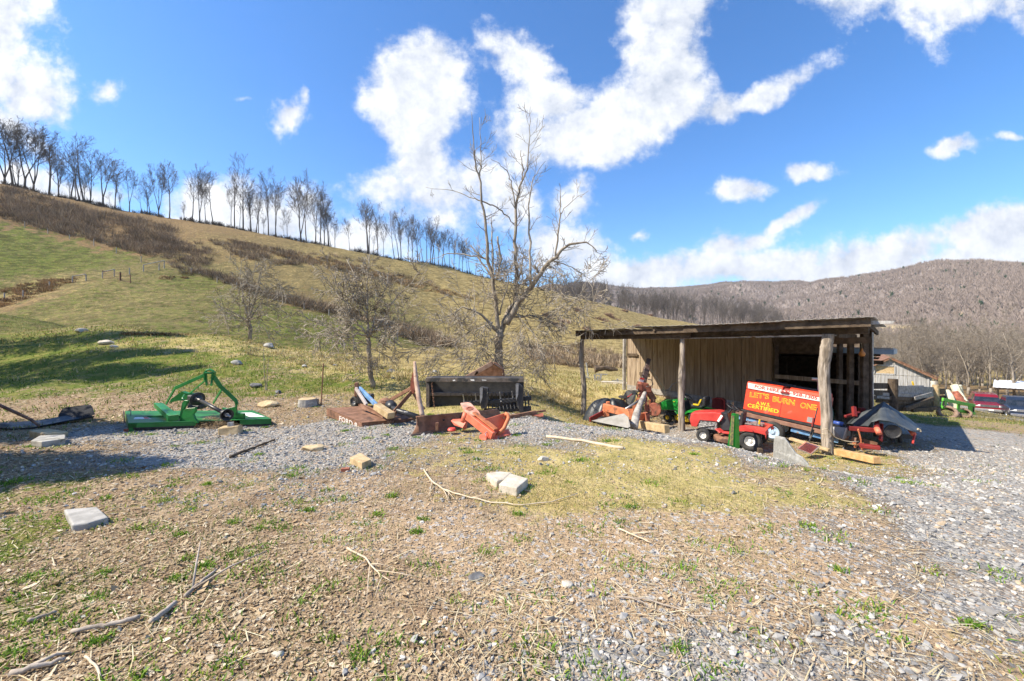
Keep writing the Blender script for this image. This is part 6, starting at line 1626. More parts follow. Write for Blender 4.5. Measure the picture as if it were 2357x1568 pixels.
# ---------------------------------------------------------------- lawn tractors
def lawn_tractor(name, label, rear, front, rr, fr_, mats, kind):
    """rear / front: world centres of the near wheels; local x runs to the front, y away from the camera"""
    rear, front = Vector(rear), Vector(front)
    d = Vector((front.x - rear.x, front.y - rear.y, 0)); wb_ = d.length; d.normalize()
    body, wheel_r, tyre = mats
    t = thing(name, label, 'lawn tractor', (rear.x, rear.y, rear.z - rr), math.atan2(d.y, d.x))
    s = wb_ / 1.15
    far = -1 if (Matrix.Rotation(t.rotation_euler.z, 3, 'Z') @ Vector((0, 1, 0))).dot(Vector((rear.x, rear.y, 0))) < 0 else 1
    def P(x, y, z): return (x * s, y * far * s, z * s)
    def B(n, m, mb, **k): return mb.build(n, m, t, **k)
    tr_ = .86; w = tr_ * .5 + .02
    # y = 0 is the near wheel plane, y = tr_ the far one
    my = tr_ / 2
    if kind == 'red':
        prof = [(1.55, .38), (1.60, .55), (1.56, .74), (1.46, .80), (.86, .88), (.72, .86), (.66, .74), (.74, .62), (1.30, .60), (1.36, .46), (1.40, .38)]
    else:
        prof = [(1.52, .40), (1.58, .52), (1.55, .68), (1.42, .78), (.78, .92), (.62, .90), (.60, .42), (.9, .46)]
    # hood: three lengthwise slices so it is crowned
    hw = .30
    hood = MB(); n = len(prof)
    secs = [(-hw, .93), (-hw * .75, .985), (0, 1.0), (hw * .75, .985), (hw, .93)]
    for yy, k in secs:
        for x, z in prof: hood.v.append(Vector(P(.9 + (x - .9) * (1 - .10 * (abs(yy) / hw) ** 2), my + yy, .55 + (z - .55) * k)))
    for a in range(len(secs) - 1):
        for i in range(n): hood.f.append((a * n + i, a * n + (i + 1) % n, (a + 1) * n + (i + 1) % n, (a + 1) * n + i))
    hood.f.append(tuple(range(n))); hood.f.append(tuple(4 * n + i for i in reversed(range(n))))
    B('hood', body, hood, bevel=.012 * s, seg=2)
    if kind == 'red':
        B('engine', M['engine'], MB().box(P(1.08, my - .02, .49), (.50 * s, .50 * s, .26 * s)).lathe(P(1.05, my - .12, .56), (0, 0, 1), [(.10 * s, 0), (.12 * s, .03), (.10 * s, .07)], 12).box(P(1.2, my - .26, .45), (.2 * s, .06, .1 * s)).tube([P(.9, my - .28, .5), P(1.2, my - .29, .42), P(1.32, my - .28, .36)], .02, 6), bevel=.01)
        B('hood_badge', M['letter_white'], MB().box(P(1.05, my - hw * .985, .775), (.26 * s, .008, .035 * s)))
        B('heel_trim', M['white'], MB().bar(P(.80, my - hw * 1.0, .62), P(.70, my - hw * 1.0, .80), .012, .05))
    else:
        B('bumper', M['black'], MB().tube([P(1.60, my - .25, .40), P(1.66, my - .2, .48), P(1.66, my + .2, .48), P(1.60, my + .25, .40)], .02, 8))
        B('hood_stripe', M['yellow'], MB().bar(P(.9, my - hw * .99, .80), P(1.4, my - hw * .97, .70), .006, .02))
        B('engine_side', M['black_plastic'], MB().box(P(.68, my, .62), (.22 * s, .50 * s, .42 * s)), bevel=.02)
    # dash, steering, foot boards
    B('dash', M['black_plastic'], MB().prism([P(.74, my - .24, .38), P(.48, my - .24, .40), P(.60, my - .20, .86), P(.78, my - .24, .86)], (0, .48 * s * far, 0)), bevel=.015)
    q = Vector(P(.50, my, 1.00 if kind == 'red' else .98)); axs = Vector((-.55, 0, .85)).normalized()
    u = axs.orthogonal().normalized(); v = axs.cross(u)
    B('steering_wheel', M['black_plastic'], MB().tube([q + (u * math.cos(a) + v * math.sin(a)) * .17 * s for a in np.linspace(0, 2 * math.pi, 25)], .015, 8, cap=False).bar(q - u * .16 * s, q + u * .16 * s, .035, .014).bar(q, q + v * .16 * s, .03, .014).tube([q, q - axs * .25 * s], .022, 8).lathe(q - axs * .02, axs, [(.045, 0), (.04, .03)], 12), smooth=False)
    B('foot_board', body, MB().box(P(.42, my - .34, .36), (.50 * s, .20 * s, .035)).box(P(.42, my + .34, .36), (.50 * s, .20 * s, .035)).bar(P(.66, my - .42, .36), P(.80, my - .36, .44), .2 * s, .03), bevel=.008)
    B('chassis', M['black'], MB().box(P(.62, my, .30), (1.5 * s, .30 * s, .10 * s)).box(P(1.15, my, fr_ / s + .03), (.08 * s, tr_ * .85 * s, .06)).box(P(0, my, rr / s), (.22 * s, tr_ * .7 * s, .22 * s)))
    B('mower_deck', M['rust'] if kind == 'red' else M['yellow'], MB().lathe(P(.55, my - .12, .16), (0, 0, 1), [(.36 * s, -.06), (.40 * s, -.04), (.40 * s, .05), (.34 * s, .08), (.1 * s, .11), (.08 * s, .16)], 18).box(P(.55, my + .14, .15), (.7 * s, .5 * s, .14 * s)).tube([P(.75, my - .3, .22), P(.8, my - .3, .34)], .015, 6), bevel=.006)
    # rear fender: arched plates over both rear wheels joined across
    fm = MB()
    for sgn in (-1, 1):
        y0, y1 = my + sgn * .22, my + sgn * (.56)
        arc = [(.44, .40), (.36, .50), (.26, .57), (.08, .60), (-.16, .60), (-.34, .57), (-.36, .47)]
        r0 = [P(x, y0, z) for x, z in arc]; r1 = [P(x, y1, z - .02) for x, z in arc]; r2 = [P(x, y1, z - .09) for x, z in arc]
        fm.grid([r0, r1, r2])
    fm.grid([[P(-.34, my - .22, .57), P(.2, my - .22, .58)], [P(-.34, my + .22, .57), P(.2, my + .22, .58)]])
    B('fender', body, fm, solid=.018, smooth=False)
    if kind == 'red':
        sm = MB(); sm.prism([P(.34, my - .21, .46), P(.24, my - .21, .46), P(.20, my - .21, .90), P(.26, my - .21, .92), P(.30, my - .21, .70)], (0, .42 * s * far, 0))
        B('seat_pan', M['black'], sm, bevel=.02)
        B('lever_plate', M['engine'], MB().box(P(-.02, my, .63), (.4 * s, .34 * s, .03)).tube([P(.1, my - .15, .63), P(.12, my - .15, .74)], .012, 6).tube([P(-.12, my - .1, .63), P(-.08, my - .12, .72)], .02, 6))
        B('lever_knob', M['yellow'], MB().tube([P(-.15, my - .18, .66), P(-.16, my - .18, .78)], .02, 8))
    else:
        B('seat', M['black_plastic'], MB().box(P(.10, my, .70), (.44 * s, .46 * s, .12 * s)).prism([P(-.10, my - .23, .70), P(-.22, my - .23, .72), P(-.26, my - .23, 1.05), P(-.18, my - .23, 1.10), P(-.10, my - .23, 1.0)], (0, .46 * s * far, 0)), bevel=.04, seg=3)
        B('seat_pad', M['yellow'], MB().prism([P(.22, my - .236, .74), P(.0, my - .236, .74), P(-.06, my - .236, .86), P(-.12, my - .236, 1.0), P(-.06, my - .236, .98), P(.02, my - .236, .80), P(.2, my - .236, .80)], (0, .02, 0)))
        B('rear_hitch', body, MB().box(P(-.34, my, .42), (.08, .4 * s, .2 * s)))
    ax = (0, -far, 0)
    for x, y, r, wd_, rm in ((0, 0, rr, .24, .42), (0, tr_, rr, .24, .42), (1.15, .06, fr_, .16, .42), (1.15, tr_ - .06, fr_, .16, .42)):
        q = Vector(P(x, y, 0)); q.z = r
        if x > 1:  q.z = front.z - (rear.z - rr) if y < .5 else front.z - (rear.z - rr) - .01
        wheel(t, q, (0, -far if y < .4 else far, 0), r, wd_ * s, r * .50, tyre, wheel_r, world=False)
    return t
lawn_tractor('lawn_tractor', 'faded red riding mower with white rims, in front of the welder', W(1727.5, 1014.5, 9.35), W(1617.6, 1002.5, 10.05), .235, .165, (M['red'], M['rim_white'], M['rubber']), 'red')
def _onground(vx, vy, y, r):
    p_ = W(vx, vy, y); p_.z = gz(p_.x, p_.y) + r; return p_
lawn_tractor('lawn_tractor', 'green riding mower with a yellow and black seat, parked inside the shed', _onground(1603, 955, 12.15, .228), _onground(1535.6, 957.5, 12.85, .14), .228, .14, (M['green_clean'], M['rim_yellow'], M['rubber']), 'green')
# bright green chute plate leaning on the red mower
t = thing('chute_panel', 'bright green metal panel with a worn yellow centre strip, leaning on the red mower', 'panel', Z4(450, 880, 9.0))
dot(t, 'plate', M['green_clean'], MB().prism([Z4(428, 528, 9.05), Z4(466, 528, 9.05), Z4(462, 880, 8.98), Z4(385, 865, 8.98)], (.03, .05, 0)), bevel=.004)
dot(t, 'side_flange', pmat('vivid_green_paint', (.01, .30, .02), (.015, .38, .03), 3, .35), MB().prism([Z4(466, 526, 9.03), Z4(500, 533, 9.1), Z4(510, 885, 9.05), Z4(462, 882, 8.96)], (.02, .03, 0)), bevel=.004)
dot(t, 'centre_strip', pmat('worn_yellow_strip', (.40, .36, .10), (.16, .14, .08), 12, .8), MB().prism([Z4(432, 550, 9.03), Z4(456, 550, 9.03), Z4(442, 850, 8.965), Z4(410, 845, 8.965)], (.0, .012, 0)))
# dark red body behind the green mower
q = Z3 = lambda x, y, d: W(1304.2 + x * .19042, 722.8 + y * .19042, d)
t = thing('cart_body', 'dark red metal cart body leaning on the plank wall behind the green mower', 'cart', Z3(1820, 1190, 14.0))
dot(t, 'tub', M['dark_red'], MB().prism([Z3(1760, 1030, 14.0), Z3(1790, 1018, 14.1), Z3(1870, 1025, 14.1), Z3(1905, 1050, 14.0), Z3(1908, 1170, 13.8), Z3(1890, 1190, 13.7), Z3(1750, 1190, 13.7)], (.25, .3, 0)), bevel=.04, seg=3)
dot(t, 'rim', M['red'], MB().tube([Z3(1760, 1030, 13.97), Z3(1790, 1018, 14.07), Z3(1870, 1025, 14.07), Z3(1905, 1050, 13.97), Z3(1908, 1170, 13.77)], .018, 8))
tag(MB().bar(Z3(2005, 1060, 12.3), Z3(2010, 1250, 12.2), .09, .05, (1, 0, 0)).build('stake', M['lumber'], None, bevel=.004), 'short pale wooden stake behind the red mower steering wheel', 'stake')

# ---------------------------------------------------------------- orange boom implement with black tarp
t = thing('backhoe_boom', 'orange and rust tractor digger attachment with a dark boom standing up before the plank wall', 'digger attachment', Z3(900, 1300, 12.5))
dot(t, 'boom', pmat('dark_boom', (.05, .03, .028), (.10, .06, .05), 6, .6, bump=.2), MB().bar(Z3(992, 545, 12.9), Z3(968, 640, 12.8), .14, .12, (1, 0, 0)).bar(Z3(972, 640, 12.8), Z3(915, 860, 12.6), .17, .17, (1, 0, 0)), bevel=.015)
dot(t, 'swing_head', M['rust_red'], MB().box(Z3(915, 875, 12.5), (.28, .30, .26), Matrix.Rotation(R(12), 3, 'Y')).box(Z3(880, 880, 12.4), (.14, .16, .2)).tube([Z3(865, 850, 12.4), Z3(1010, 890, 12.5)], .06, 10).box(Z3(980, 905, 12.45), (.18, .2, .2)).tube([Z3(870, 920, 12.4), Z3(1000, 935, 12.4)], .05, 10), bevel=.015)
dot(t, 'decal', M['white'], MB().box(Z3(905, 800, 12.5), (.14, .02, .12), Matrix.Rotation(R(12), 3, 'Y')))
dot(t, 'decal_print', M['letter_red'], MB().box(Z3(912, 782, 12.47), (.12, .02, .05), Matrix.Rotation(R(12), 3, 'Y')))
dot(t, 'leg', M['rust'], MB().bar(Z3(985, 930, 12.5), Z3(1055, 1040, 12.5), .16, .18).bar(Z3(1050, 1030, 12.5), Z3(1000, 1200, 12.3), .12, .15), bevel=.02)
dot(t, 'leg', M['rust_red'], MB().bar(Z3(915, 940, 12.4), Z3(880, 1010, 12.4), .12, .12).bar(Z3(955, 960, 12.4), Z3(965, 1180, 12.3), .08, .12), bevel=.015)
dot(t, 'spool', M['rust_red'], MB().lathe(Z3(1055, 1150, 12.5), (-.3, -.9, .1), [(.20, 0), (.22, .03), (.13, .06), (.13, .22), (.21, .25), (.19, .28)], 18), smooth=False)
dot(t, 'frame_beam', M['orange_rust'], MB().bar(Z3(445, 1125, 11.9), Z3(800, 1215, 11.3), .12, .22).bar(Z3(800, 1235, 11.4), Z3(960, 1245, 11.6), .12, .22), bevel=.012)
dot(t, 'frame_post', M['orange_rust'], MB().bar(Z3(475, 1110, 11.9), Z3(478, 1240, 11.85), .16, .16, (0, 1, 0)).bar(Z3(500, 1060, 12), Z3(505, 1110, 12), .1, .1, (0, 1, 0)).bar(Z3(770, 1150, 11.3), Z3(780, 1280, 11.2), .16, .10, (0, 1, 0)), bevel=.01)
dot(t, 'brace', M['orange_rust'], MB().prism([Z3(850, 1010, 12.2), Z3(900, 1030, 12.2), Z3(830, 1170, 12.0), Z3(785, 1150, 12.0)], (.03, .05, 0)).prism([Z3(985, 1040, 12.3), Z3(1015, 1040, 12.3), Z3(1010, 1110, 12.3), Z3(985, 1080, 12.3)], (.03, .05, 0)))
dot(t, 'stabiliser', M['dark_red'], MB().bar(Z3(280, 1280, 11.4), Z3(440, 1195, 11.8), .05, .14), bevel=.006)
dot(t, 'cylinder', M['steel'], MB().tube([Z3(700, 1160, 11.6), Z3(895, 1035, 12.0)], .035, 10), smooth=True)
dot(t, 'end_box', M['rust_red'], MB().box(Z3(965, 1250, 11.5), (.10, .3, .26)))
hs_ = MB()
for ps in ([(985, 790), (1030, 800), (1045, 850), (1010, 885), (960, 880)], [(880, 930), (840, 960), (850, 985), (880, 975), (900, 950)], [(960, 1000), (945, 1080), (890, 1120), (860, 1130)], [(870, 900), (850, 960), (870, 1050)]):
    pts = [Z3(x, y, 12.3) for x, y in ps]; hs_.tube(pts, .014, 6)
dot(t, 'hose', M['black_plastic'], hs_, smooth=True)
dot(t, 'cable', M['steel'], MB().tube([Z3(1000, 655, 12.9), Z3(1100, 780, 13.2), Z3(1190, 930, 13.4)], .008, 5).tube([Z3(1190, 935, 13.4), Z3(1240, 910, 13.5), Z3(1280, 850, 13.6), Z3(1330, 828, 13.7)], .014, 5))
o = log_mb([Z3(812, 1372, 10.6), Z3(840, 1230, 10.9), Z3(885, 1100, 11.3), Z3(948, 955, 11.9)], [.115, .10, .075, .06], 14, .10, 6).build('leaning_timber', M['grey_wood'], None, smooth=True)
tag(o, 'weathered grey timber leaning against the digger attachment', 'timber')
def draped(name, label, c, Rf, H, seed, mat, folds=7, cat='tarp', nr=14, nth=60, prof=None):
    """crumpled sheet over a hump"""
    rows = []
    for i in range(nr + 1):
        s_ = i / nr; row = []
        for j in range(nth):
            a = 2 * math.pi * j / nth
            r = Rf(a) * s_ * (1 + .10 * math.sin(folds * a + seed) * s_)
            hgt = H * (1 - s_ ** (prof or 1.5)) + .10 * H * math.sin(folds * a + seed + 2.5 * s_) * s_ + .06 * (float(vnoise(np.array([r * 6 * math.cos(a) + seed]), np.array([r * 6 * math.sin(a)]), 8)[0]) - .5)
            row.append(Vector((r * math.cos(a), r * math.sin(a), hgt)))
        rows.append(row + [row[0].copy()])
    o = MB().grid(rows).build(name, mat, None, smooth=True, solid=.008); o.location = c
    return tag(o, label, cat)
c = Z3(525, 1205, 12.5); c.z = gz(c.x, c.y) + .08
draped('black_tarp', 'black plastic sheet draped over the low end of the orange digger attachment', c, lambda a: .52 + .30 * abs(math.cos(a)) ** 2, Z3(530, 1030, 12.5).z - c.z, 2, M['tarp'], 6, prof=3.2)
tag(MB().prism([Z3(300, 1292, 10.9), Z3(690, 1205, 10.7), Z3(745, 1250, 10.45), Z3(770, 1362, 10.3), Z3(740, 1380, 10.3)], (.02, .04, 0)).build('grey_sheet', M['slab_grey'], None, bevel=.003), 'triangular grey sheet standing at the edge of the gravel below the orange beam', 'sheet')
tag(MB().prism([Z3(690, 980, 13.2), Z3(720, 925, 13.4), Z3(850, 922, 13.6), Z3(820, 1060, 13.3), Z3(740, 1140, 13.0)], (.02, .05, 0)).build('grey_board', M['slab_grey'], None, bevel=.003), 'grey board leaning upright behind the black plastic sheet', 'board')
t = thing('garden_tiller', 'small red cultivator handle with a black disc behind the orange beam', 'cultivator', Z3(690, 1090, 12.9))
dot(t, 'handle', M['red'], MB().tube([Z3(645, 1085, 12.8), Z3(700, 1030, 12.8), Z3(800, 965, 12.8)], .02, 8).tube([Z3(660, 1070, 12.9), Z3(745, 1000, 12.9)], .02, 8).tube([Z3(645, 1085, 12.8), Z3(640, 1040, 12.8), Z3(670, 1030, 12.8)], .015, 8))
dot(t, 'grip', M['black'], MB().tube([Z3(790, 970, 12.8), Z3(808, 962, 12.8)], .03, 8))
dot(t, 'disc', M['black'], MB().lathe(Z3(690, 1008, 12.85), (0, -.15, 1), [(.17, 0), (.17, .02), (.05, .05)], 18))
# lumber lying about
tag(MB().bar(Z3(860, 1330, 11.3), Z3(1215, 1392, 9.95), .15, .20).build('beam', M['lumber'], None, bevel=.008), 'squared pale timber beam lying behind the gravel edge at the middle shed post', 'beam')
tag(MB().bar(Z4(1500, 915, 8.55) , Z4(1905, 1002, 7.6), .15, .13).build('beam', pmat('amber_lumber', (.46, .26, .10), (.60, .38, .18), 8, .8, bump=.15), None, bevel=.008), 'amber squared beam on the grass right of the thick rough post', 'beam')
tag(MB().bar(Z4(1020, 780, 9.6), Z4(1420, 900, 8.9), .10, .06).build('plank', M['lumber'], None, bevel=.006), 'long flat plank lying under the trailer behind the thick rough post', 'plank')
tag(MB().box(Z4(1830, 862, 8.75), (.34, .18, .08), Matrix.Rotation(R(-35), 3, 'Z')).build('wood_block', M['dark_red'], None, bevel=.01), 'dark reddish block lying right of the tow chain', 'block')
tag(MB().box(Z4(718, 908, 8.85), (.10, .12, .12), Matrix.Rotation(R(-20), 3, 'Z')).build('wood_block', M['dark_wood'], None, bevel=.01), 'small dark wood block behind the red mower rear wheel', 'block')
# solar panel lying by the post
t = thing('solar_panel', 'small dark red solar panel in a silver frame propped by the thick rough post', 'solar panel', Z4(1205, 940, 8.5))
sp = [Z4(1100, 890, 8.6), Z4(1180, 825, 8.95), Z4(1317, 870, 8.75), Z4(1232, 942, 8.4)]; nn = (sp[1] - sp[0]).cross(sp[3] - sp[0]).normalized()
if nn.z < 0: nn = -nn
dot(t, 'panel', M['panel'], MB().prism(sp, nn * .015))
fm = MB()
for i in range(4): fm.bar(sp[i] + nn * .008, sp[(i + 1) % 4] + nn * .008, .025, .03, nn)
dot(t, 'frame', M['chrome'], fm)
dot(t, 'prop_leg', M['steel'], MB().tube([sp[2] - nn * .01, Z4(1310, 918, 8.75)], .008, 6))
# broken concrete fin
fin = [(860, 770), (895, 765), (970, 785), (1005, 830), (1040, 880), (1085, 945), (1150, 985), (1190, 1030), (1222, 1066), (1205, 1085), (845, 985), (852, 900), (855, 820)]
def fd(x): return 7.35 - (x - 850) * .0042
o = MB().prism([Z4(x, y, fd(x)) for x, y in fin], (.10, .14, .0)).build('concrete_slab', pmat('rough_concrete', (.25, .245, .225), (.35, .345, .32), 9, .95, bump=.5, bscale=70, spec=.1, c3=(.42, .41, .38), t3=.6, s3=3), None, bevel=.02, seg=2)
tag(o, 'broken grey concrete slab shaped like a fin, standing at the gravel edge before the trailer', 'concrete slab')

# ---------------------------------------------------------------- red implement under a big black tarp, right of the shed
def Z5(x, y, d): return W(1948.5 + x * .17333, 770 + y * .17333, d)
c = W(2043, 1012, 9.7); c.z = gz(c.x, c.y)
t = thing('hay_implement', 'red farm implement with pipe arms and a spool, half hidden by the big black tarp', 'implement', c)
dot(t, 'beam', M['dark_red'], MB().bar(Z5(20, 1245, 9.2), Z5(400, 1275, 9.0), .08, .10), bevel=.01); dot(t, 'beam', M['dark_red'], MB().bar(Z5(-20, 1090, 9.6), Z5(170, 1040, 9.8), .06, .06), bevel=.01)
dot(t, 'pipe_arm', M['dark_red'], MB().tube([Z5(400, 1150, 9.1), Z5(405, 1230, 9.0)], .045, 12).tube([Z5(395, 1215, 8.95), Z5(440, 1300, 8.85)], .05, 12), smooth=True)
dot(t, 'pipe_end', M['orange'], MB().tube([Z5(400, 1245, 8.9), Z5(435, 1320, 8.8)], .055, 12).tube([Z5(850, 1270, 9.1), Z5(895, 1330, 9.0)], .05, 12), smooth=True)
dot(t, 'leg', M['red'], MB().bar(Z5(465, 1190, 9.3), Z5(455, 1395, 9.1), .05, .05, (0, 1, 0)).bar(Z5(440, 1380, 9.1), Z5(465, 1415, 9.1), .03, .05, (0, 1, 0)).tube([Z5(905, 1330, 9.0), Z5(880, 1450, 8.9)], .02, 8))
dot(t, 'spool', M['black'], MB().lathe(Z5(605, 1285, 9.0), (-.4, -.9, 0), [(.15, 0), (.155, .05), (.14, .055), (.12, .04), (.001, .03)], 20), smooth=False)
dot(t, 'frame', M['black'], MB().bar(Z5(380, 1330, 9.6), Z5(900, 1360, 9.6), .1, .1).tube([Z5(700, 1340, 9.5), Z5(720, 1430, 9.5)], .05, 8).bar(Z5(600, 1340, 9.2), Z5(620, 1440, 9.1), .06, .06))
dot(t, 'mast', M['dark_red'], MB().bar(Z5(95, 960, 9.7), Z5(110, 1090, 9.6), .07, .07, (0, 1, 0)).bar(Z5(200, 975, 9.9), Z5(205, 1060, 9.9), .12, .08, (0, 1, 0)))
# tarp: a peak with folds running down
pk = Z5(495, 895, 9.55); rows = []
edge = [(-20, 1200, 9.9), (60, 1190, 9.5), (180, 1215, 9.25), (290, 1215, 9.05), (330, 1170, 9.0), (430, 1140, 8.95), (560, 1160, 8.9), (690, 1200, 8.9), (770, 1230, 8.85), (850, 1268, 8.8), (930, 1290, 8.9), (985, 1290, 9.1), (990, 1250, 9.5), (880, 1170, 10.0), (760, 1100, 10.3), (500, 1060, 10.6), (250, 1080, 10.4), (80, 1130, 10.1)]
E = [Z5(*e) for e in edge]; ne = len(E)
for i in range(15):
    f = i / 14; row = []
    for j in range(ne * 3 + 1):
        q = (j / 3) % ne; k = int(q); e = E[k].lerp(E[(k + 1) % ne], q - k)
        p_ = pk.lerp(e, f)
        sag = .10 * math.sin(f * math.pi) * (-.55 + 1.0 * math.sin(q * 2.2 + 1))
        fold = .26 * (float(fbm(np.array([q * .75]), np.array([f * 1.5]), 3, 19)[0]) - .5) * f ** .7 * (1.35 - f)
        row.append(p_ + Vector((fold * .6, fold * .6, .55 * sag * (1 if 10 < q or q < 3 else -.2) + fold)))
    rows.append(row)
tag(MB().grid(rows).build('black_tarp', pmat('dusty_black_tarp', (.045, .053, .060), (.085, .094, .10), 3, .55, bump=.25), None, smooth=True, solid=.008), 'big dusty black tarp peaked like a tent over the red implement beside the shed', 'tarp')
tag(MB().tube([Z5(945, 1255, 9.0), Z5(975, 1270, 9.0), Z5(985, 1290, 9.0)], .02, 8).build('rope_end', M['rope'], None), 'pale rope end at the low corner of the peaked tarp', 'rope')

# ---------------------------------------------------------------- weathered plank fence and leaning boards
c = Z5(620, 960, 17.5)
t = thing('plank_fence', 'tumbledown fence of weathered horizontal boards between the shed and the yard', 'fence', (c.x, c.y, gz(c.x, c.y)))
dot(t, 'fence_post', M['dark_wood'], log_mb([Z5(605, 1000, 16.8), Z5(612, 800, 16.8), Z5(612, 590, 16.8)], [.17, .17, .165], 12, .06, 5))
dot(t, 'fence_post', M['lumber'], log_mb([Z5(1185, 985, 20.5), Z5(1182, 670, 20.5)], [.15, .13], 12, .06, 9))
dot(t, 'fence_post', pmat('pale_post', (.5, .44, .36), (.62, .56, .48), 8, .9), log_mb([Z5(1155, 800, 20.8), Z5(1152, 620, 20.8)], [.11, .11], 12, .05, 3))
random.seed(31)
for (x0, y0, x1, y1, h, mt_) in [(200, 690, 600, 690, .24, 'dark_wood'), (200, 770, 640, 775, .2, 'dark_wood'), (390, 860, 1160, 905, .3, 'dark_wood'), (640, 715, 1150, 725, .24, 'grey_wood'), (640, 760, 1160, 775, .22, 'grey_wood'), (390, 800, 1160, 828, .20, 'grey_wood'), (200, 830, 1150, 870, .16, 'dark_wood'), (800, 700, 1020, 690, .16, 'grey_wood'), (1210, 760, 1320, 765, .30, 'dark_wood'), (1210, 850, 1330, 850, .34, 'dark_wood'), (880, 790, 1150, 800, .18, 'grey_wood'), (650, 960, 1150, 970, .4, 'dark_wood')]:
    d0, d1 = 17.2 + (x0 - 600) * .006, 17.2 + (x1 - 600) * .006
    dot(t, 'fence_board', M[mt_], MB().bar(Z5(x0, y0 + random.uniform(-6, 6), d0), Z5(x1, y1 + random.uniform(-8, 8), d1), .04, h), bevel=.005)
for lb, a, b, w, h in (('thick weathered grey board slanting up against the plank fence', (775, 995, 17.5), (1150, 850, 19.6), .11, .18), ('long grey board lying flat along the foot of the plank fence', (870, 1010, 18.5), (1200, 975, 19.5), .12, .16), ('pale broken board caught slantwise in the plank fence', (905, 850, 18.2), (1130, 790, 19.3), .04, .16)):
    tag(MB().bar(Z5(*a), Z5(*b), w, h).build('loose_board', M['dark_wood'] if w > .1 else M['grey_wood'], None, bevel=.006), lb, 'board')
tag(MB().bar(Z5(260, 820, 15.5), Z5(560, 845, 16.0), .06, .09).build('rail', M['grey_wood'], None, bevel=.006), 'thin grey rail sticking out beside the shed corner', 'rail')

# ---------------------------------------------------------------- barn
bR, bT, bLft = W(2152, 868, 32.3), W(2049, 823, 34.0), None
bLft = bT + (bT - bR); bLft.z = bR.z; bLft.y = bT.y + (bT.y - bR.y)
zb = min(gz(bR.x, bR.y), gz(bLft.x, bLft.y)) - .4
t = thing('barn', 'weathered grey plank barn with a rusty dark gable roof beyond the shed', 'barn', (bT.x, bT.y, zb))
gx = (Vector((bR.x, bR.y, 0)) - Vector((bT.x, bT.y, 0))); half = gx.length; gx.normalize(); gb2 = Vector((-gx.y, gx.x, 0))
if gb2.y < 0: gb2 = -gb2
def bp(u, z, d=0.0): return Vector((bT.x, bT.y, 0)) + gx * u + gb2 * d + Vector((0, 0, z))
random.seed(17)
ze, zr = bR.z - .1, bT.z - .1
for lo, hi, nm in ((None, None, 'gable_boards'),):
    mb = MB(); u = -half + .35
    while u < half - .35:
        w = random.uniform(.22, .34); um = u + w / 2
        ztop = zr - (zr - ze) * abs(um) / half - .02; zmid = ze + .12
        if not (-.95 < um < .25): mb.prism([bp(u + .01, zmid, random.uniform(0, .02)), bp(u + w - .01, zmid), bp(u + w - .01, zr - (zr - ze) * abs(u + w) / half), bp(u + .01, zr - (zr - ze) * abs(u) / half)], gb2 * .03)
        else:
            mb.prism([bp(u + .01, zmid), bp(u + w - .01, zmid), bp(u + w - .01, zmid + .12), bp(u + .01, zmid + .12)], gb2 * .03)
            mb.prism([bp(u + .01, zmid + .72), bp(u + w - .01, zmid + .72), bp(u + w - .01, zr - (zr - ze) * abs(u + w) / half), bp(u + .01, zr - (zr - ze) * abs(u) / half)], gb2 * .03)
        mb.prism([bp(u + .01, zb, .03), bp(u + w - .01, zb, .03), bp(u + w - .01, zmid + random.uniform(-.05, .03), .035), bp(u + .01, zmid + random.uniform(-.05, .03), .035)], gb2 * .03)
        u += w
    dot(t, nm, M['barn_wood'], mb)
dot(t, 'window_board', M['lumber'], MB().prism([bp(-.95, ze + .2, .06), bp(.25, ze + .2, .06), bp(.25, ze + .86, .06), bp(-.95, ze + .86, .06)], gb2 * .03))
dot(t, 'window_frame', M['barn_wood'], MB().bar(bp(-1.0, ze + .2, -.02), bp(-1.0, ze + .9, -.02), .08, .06, gx).bar(bp(.3, ze + .2, -.02), bp(.3, ze + .9, -.02), .08, .06, gx))
mb = MB()
for sgn in (-1, 1):
    mb.prism([bp(0, zr + .10, -.35), bp(sgn * (half + .25), ze + .02, -.35), bp(sgn * (half + .25), ze + .02, 9), bp(0, zr + .10, 9)], (0, 0, .05))
dot(t, 'roof', M['rust'], mb)
dot(t, 'eave_board', M['rust'], MB().bar(bp(.1, zr - .02, -.3), bp(half + .1, ze - .06, -.3), .03, .14).bar(bp(-.1, zr - .02, -.3), bp(-half - .1, ze - .06, -.3), .03, .14))
dot(t, 'side_wall', M['barn_wood'], MB().prism([bp(half - .35, zb), bp(half - .35, ze), bp(half - .35, ze, 8.8), bp(half - .35, zb, 8.8)], gx * .03).prism([bp(-half + .35, zb), bp(-half + .35, ze), bp(-half + .35, ze, 8.8), bp(-half + .35, zb, 8.8)], -gx * .03))
dot(t, 'corner_trim', M['barn_wood'], MB().bar(bp(half - .36, zb, -.02), bp(half - .36, ze, -.02), .1, .05, gb2))
dot(t, 'yellow_ribbon', M['yellow'], MB().tube([Z5(875, 625, 29.2), Z5(885, 660, 29.2), Z5(895, 690, 29.2)], .06, 6))

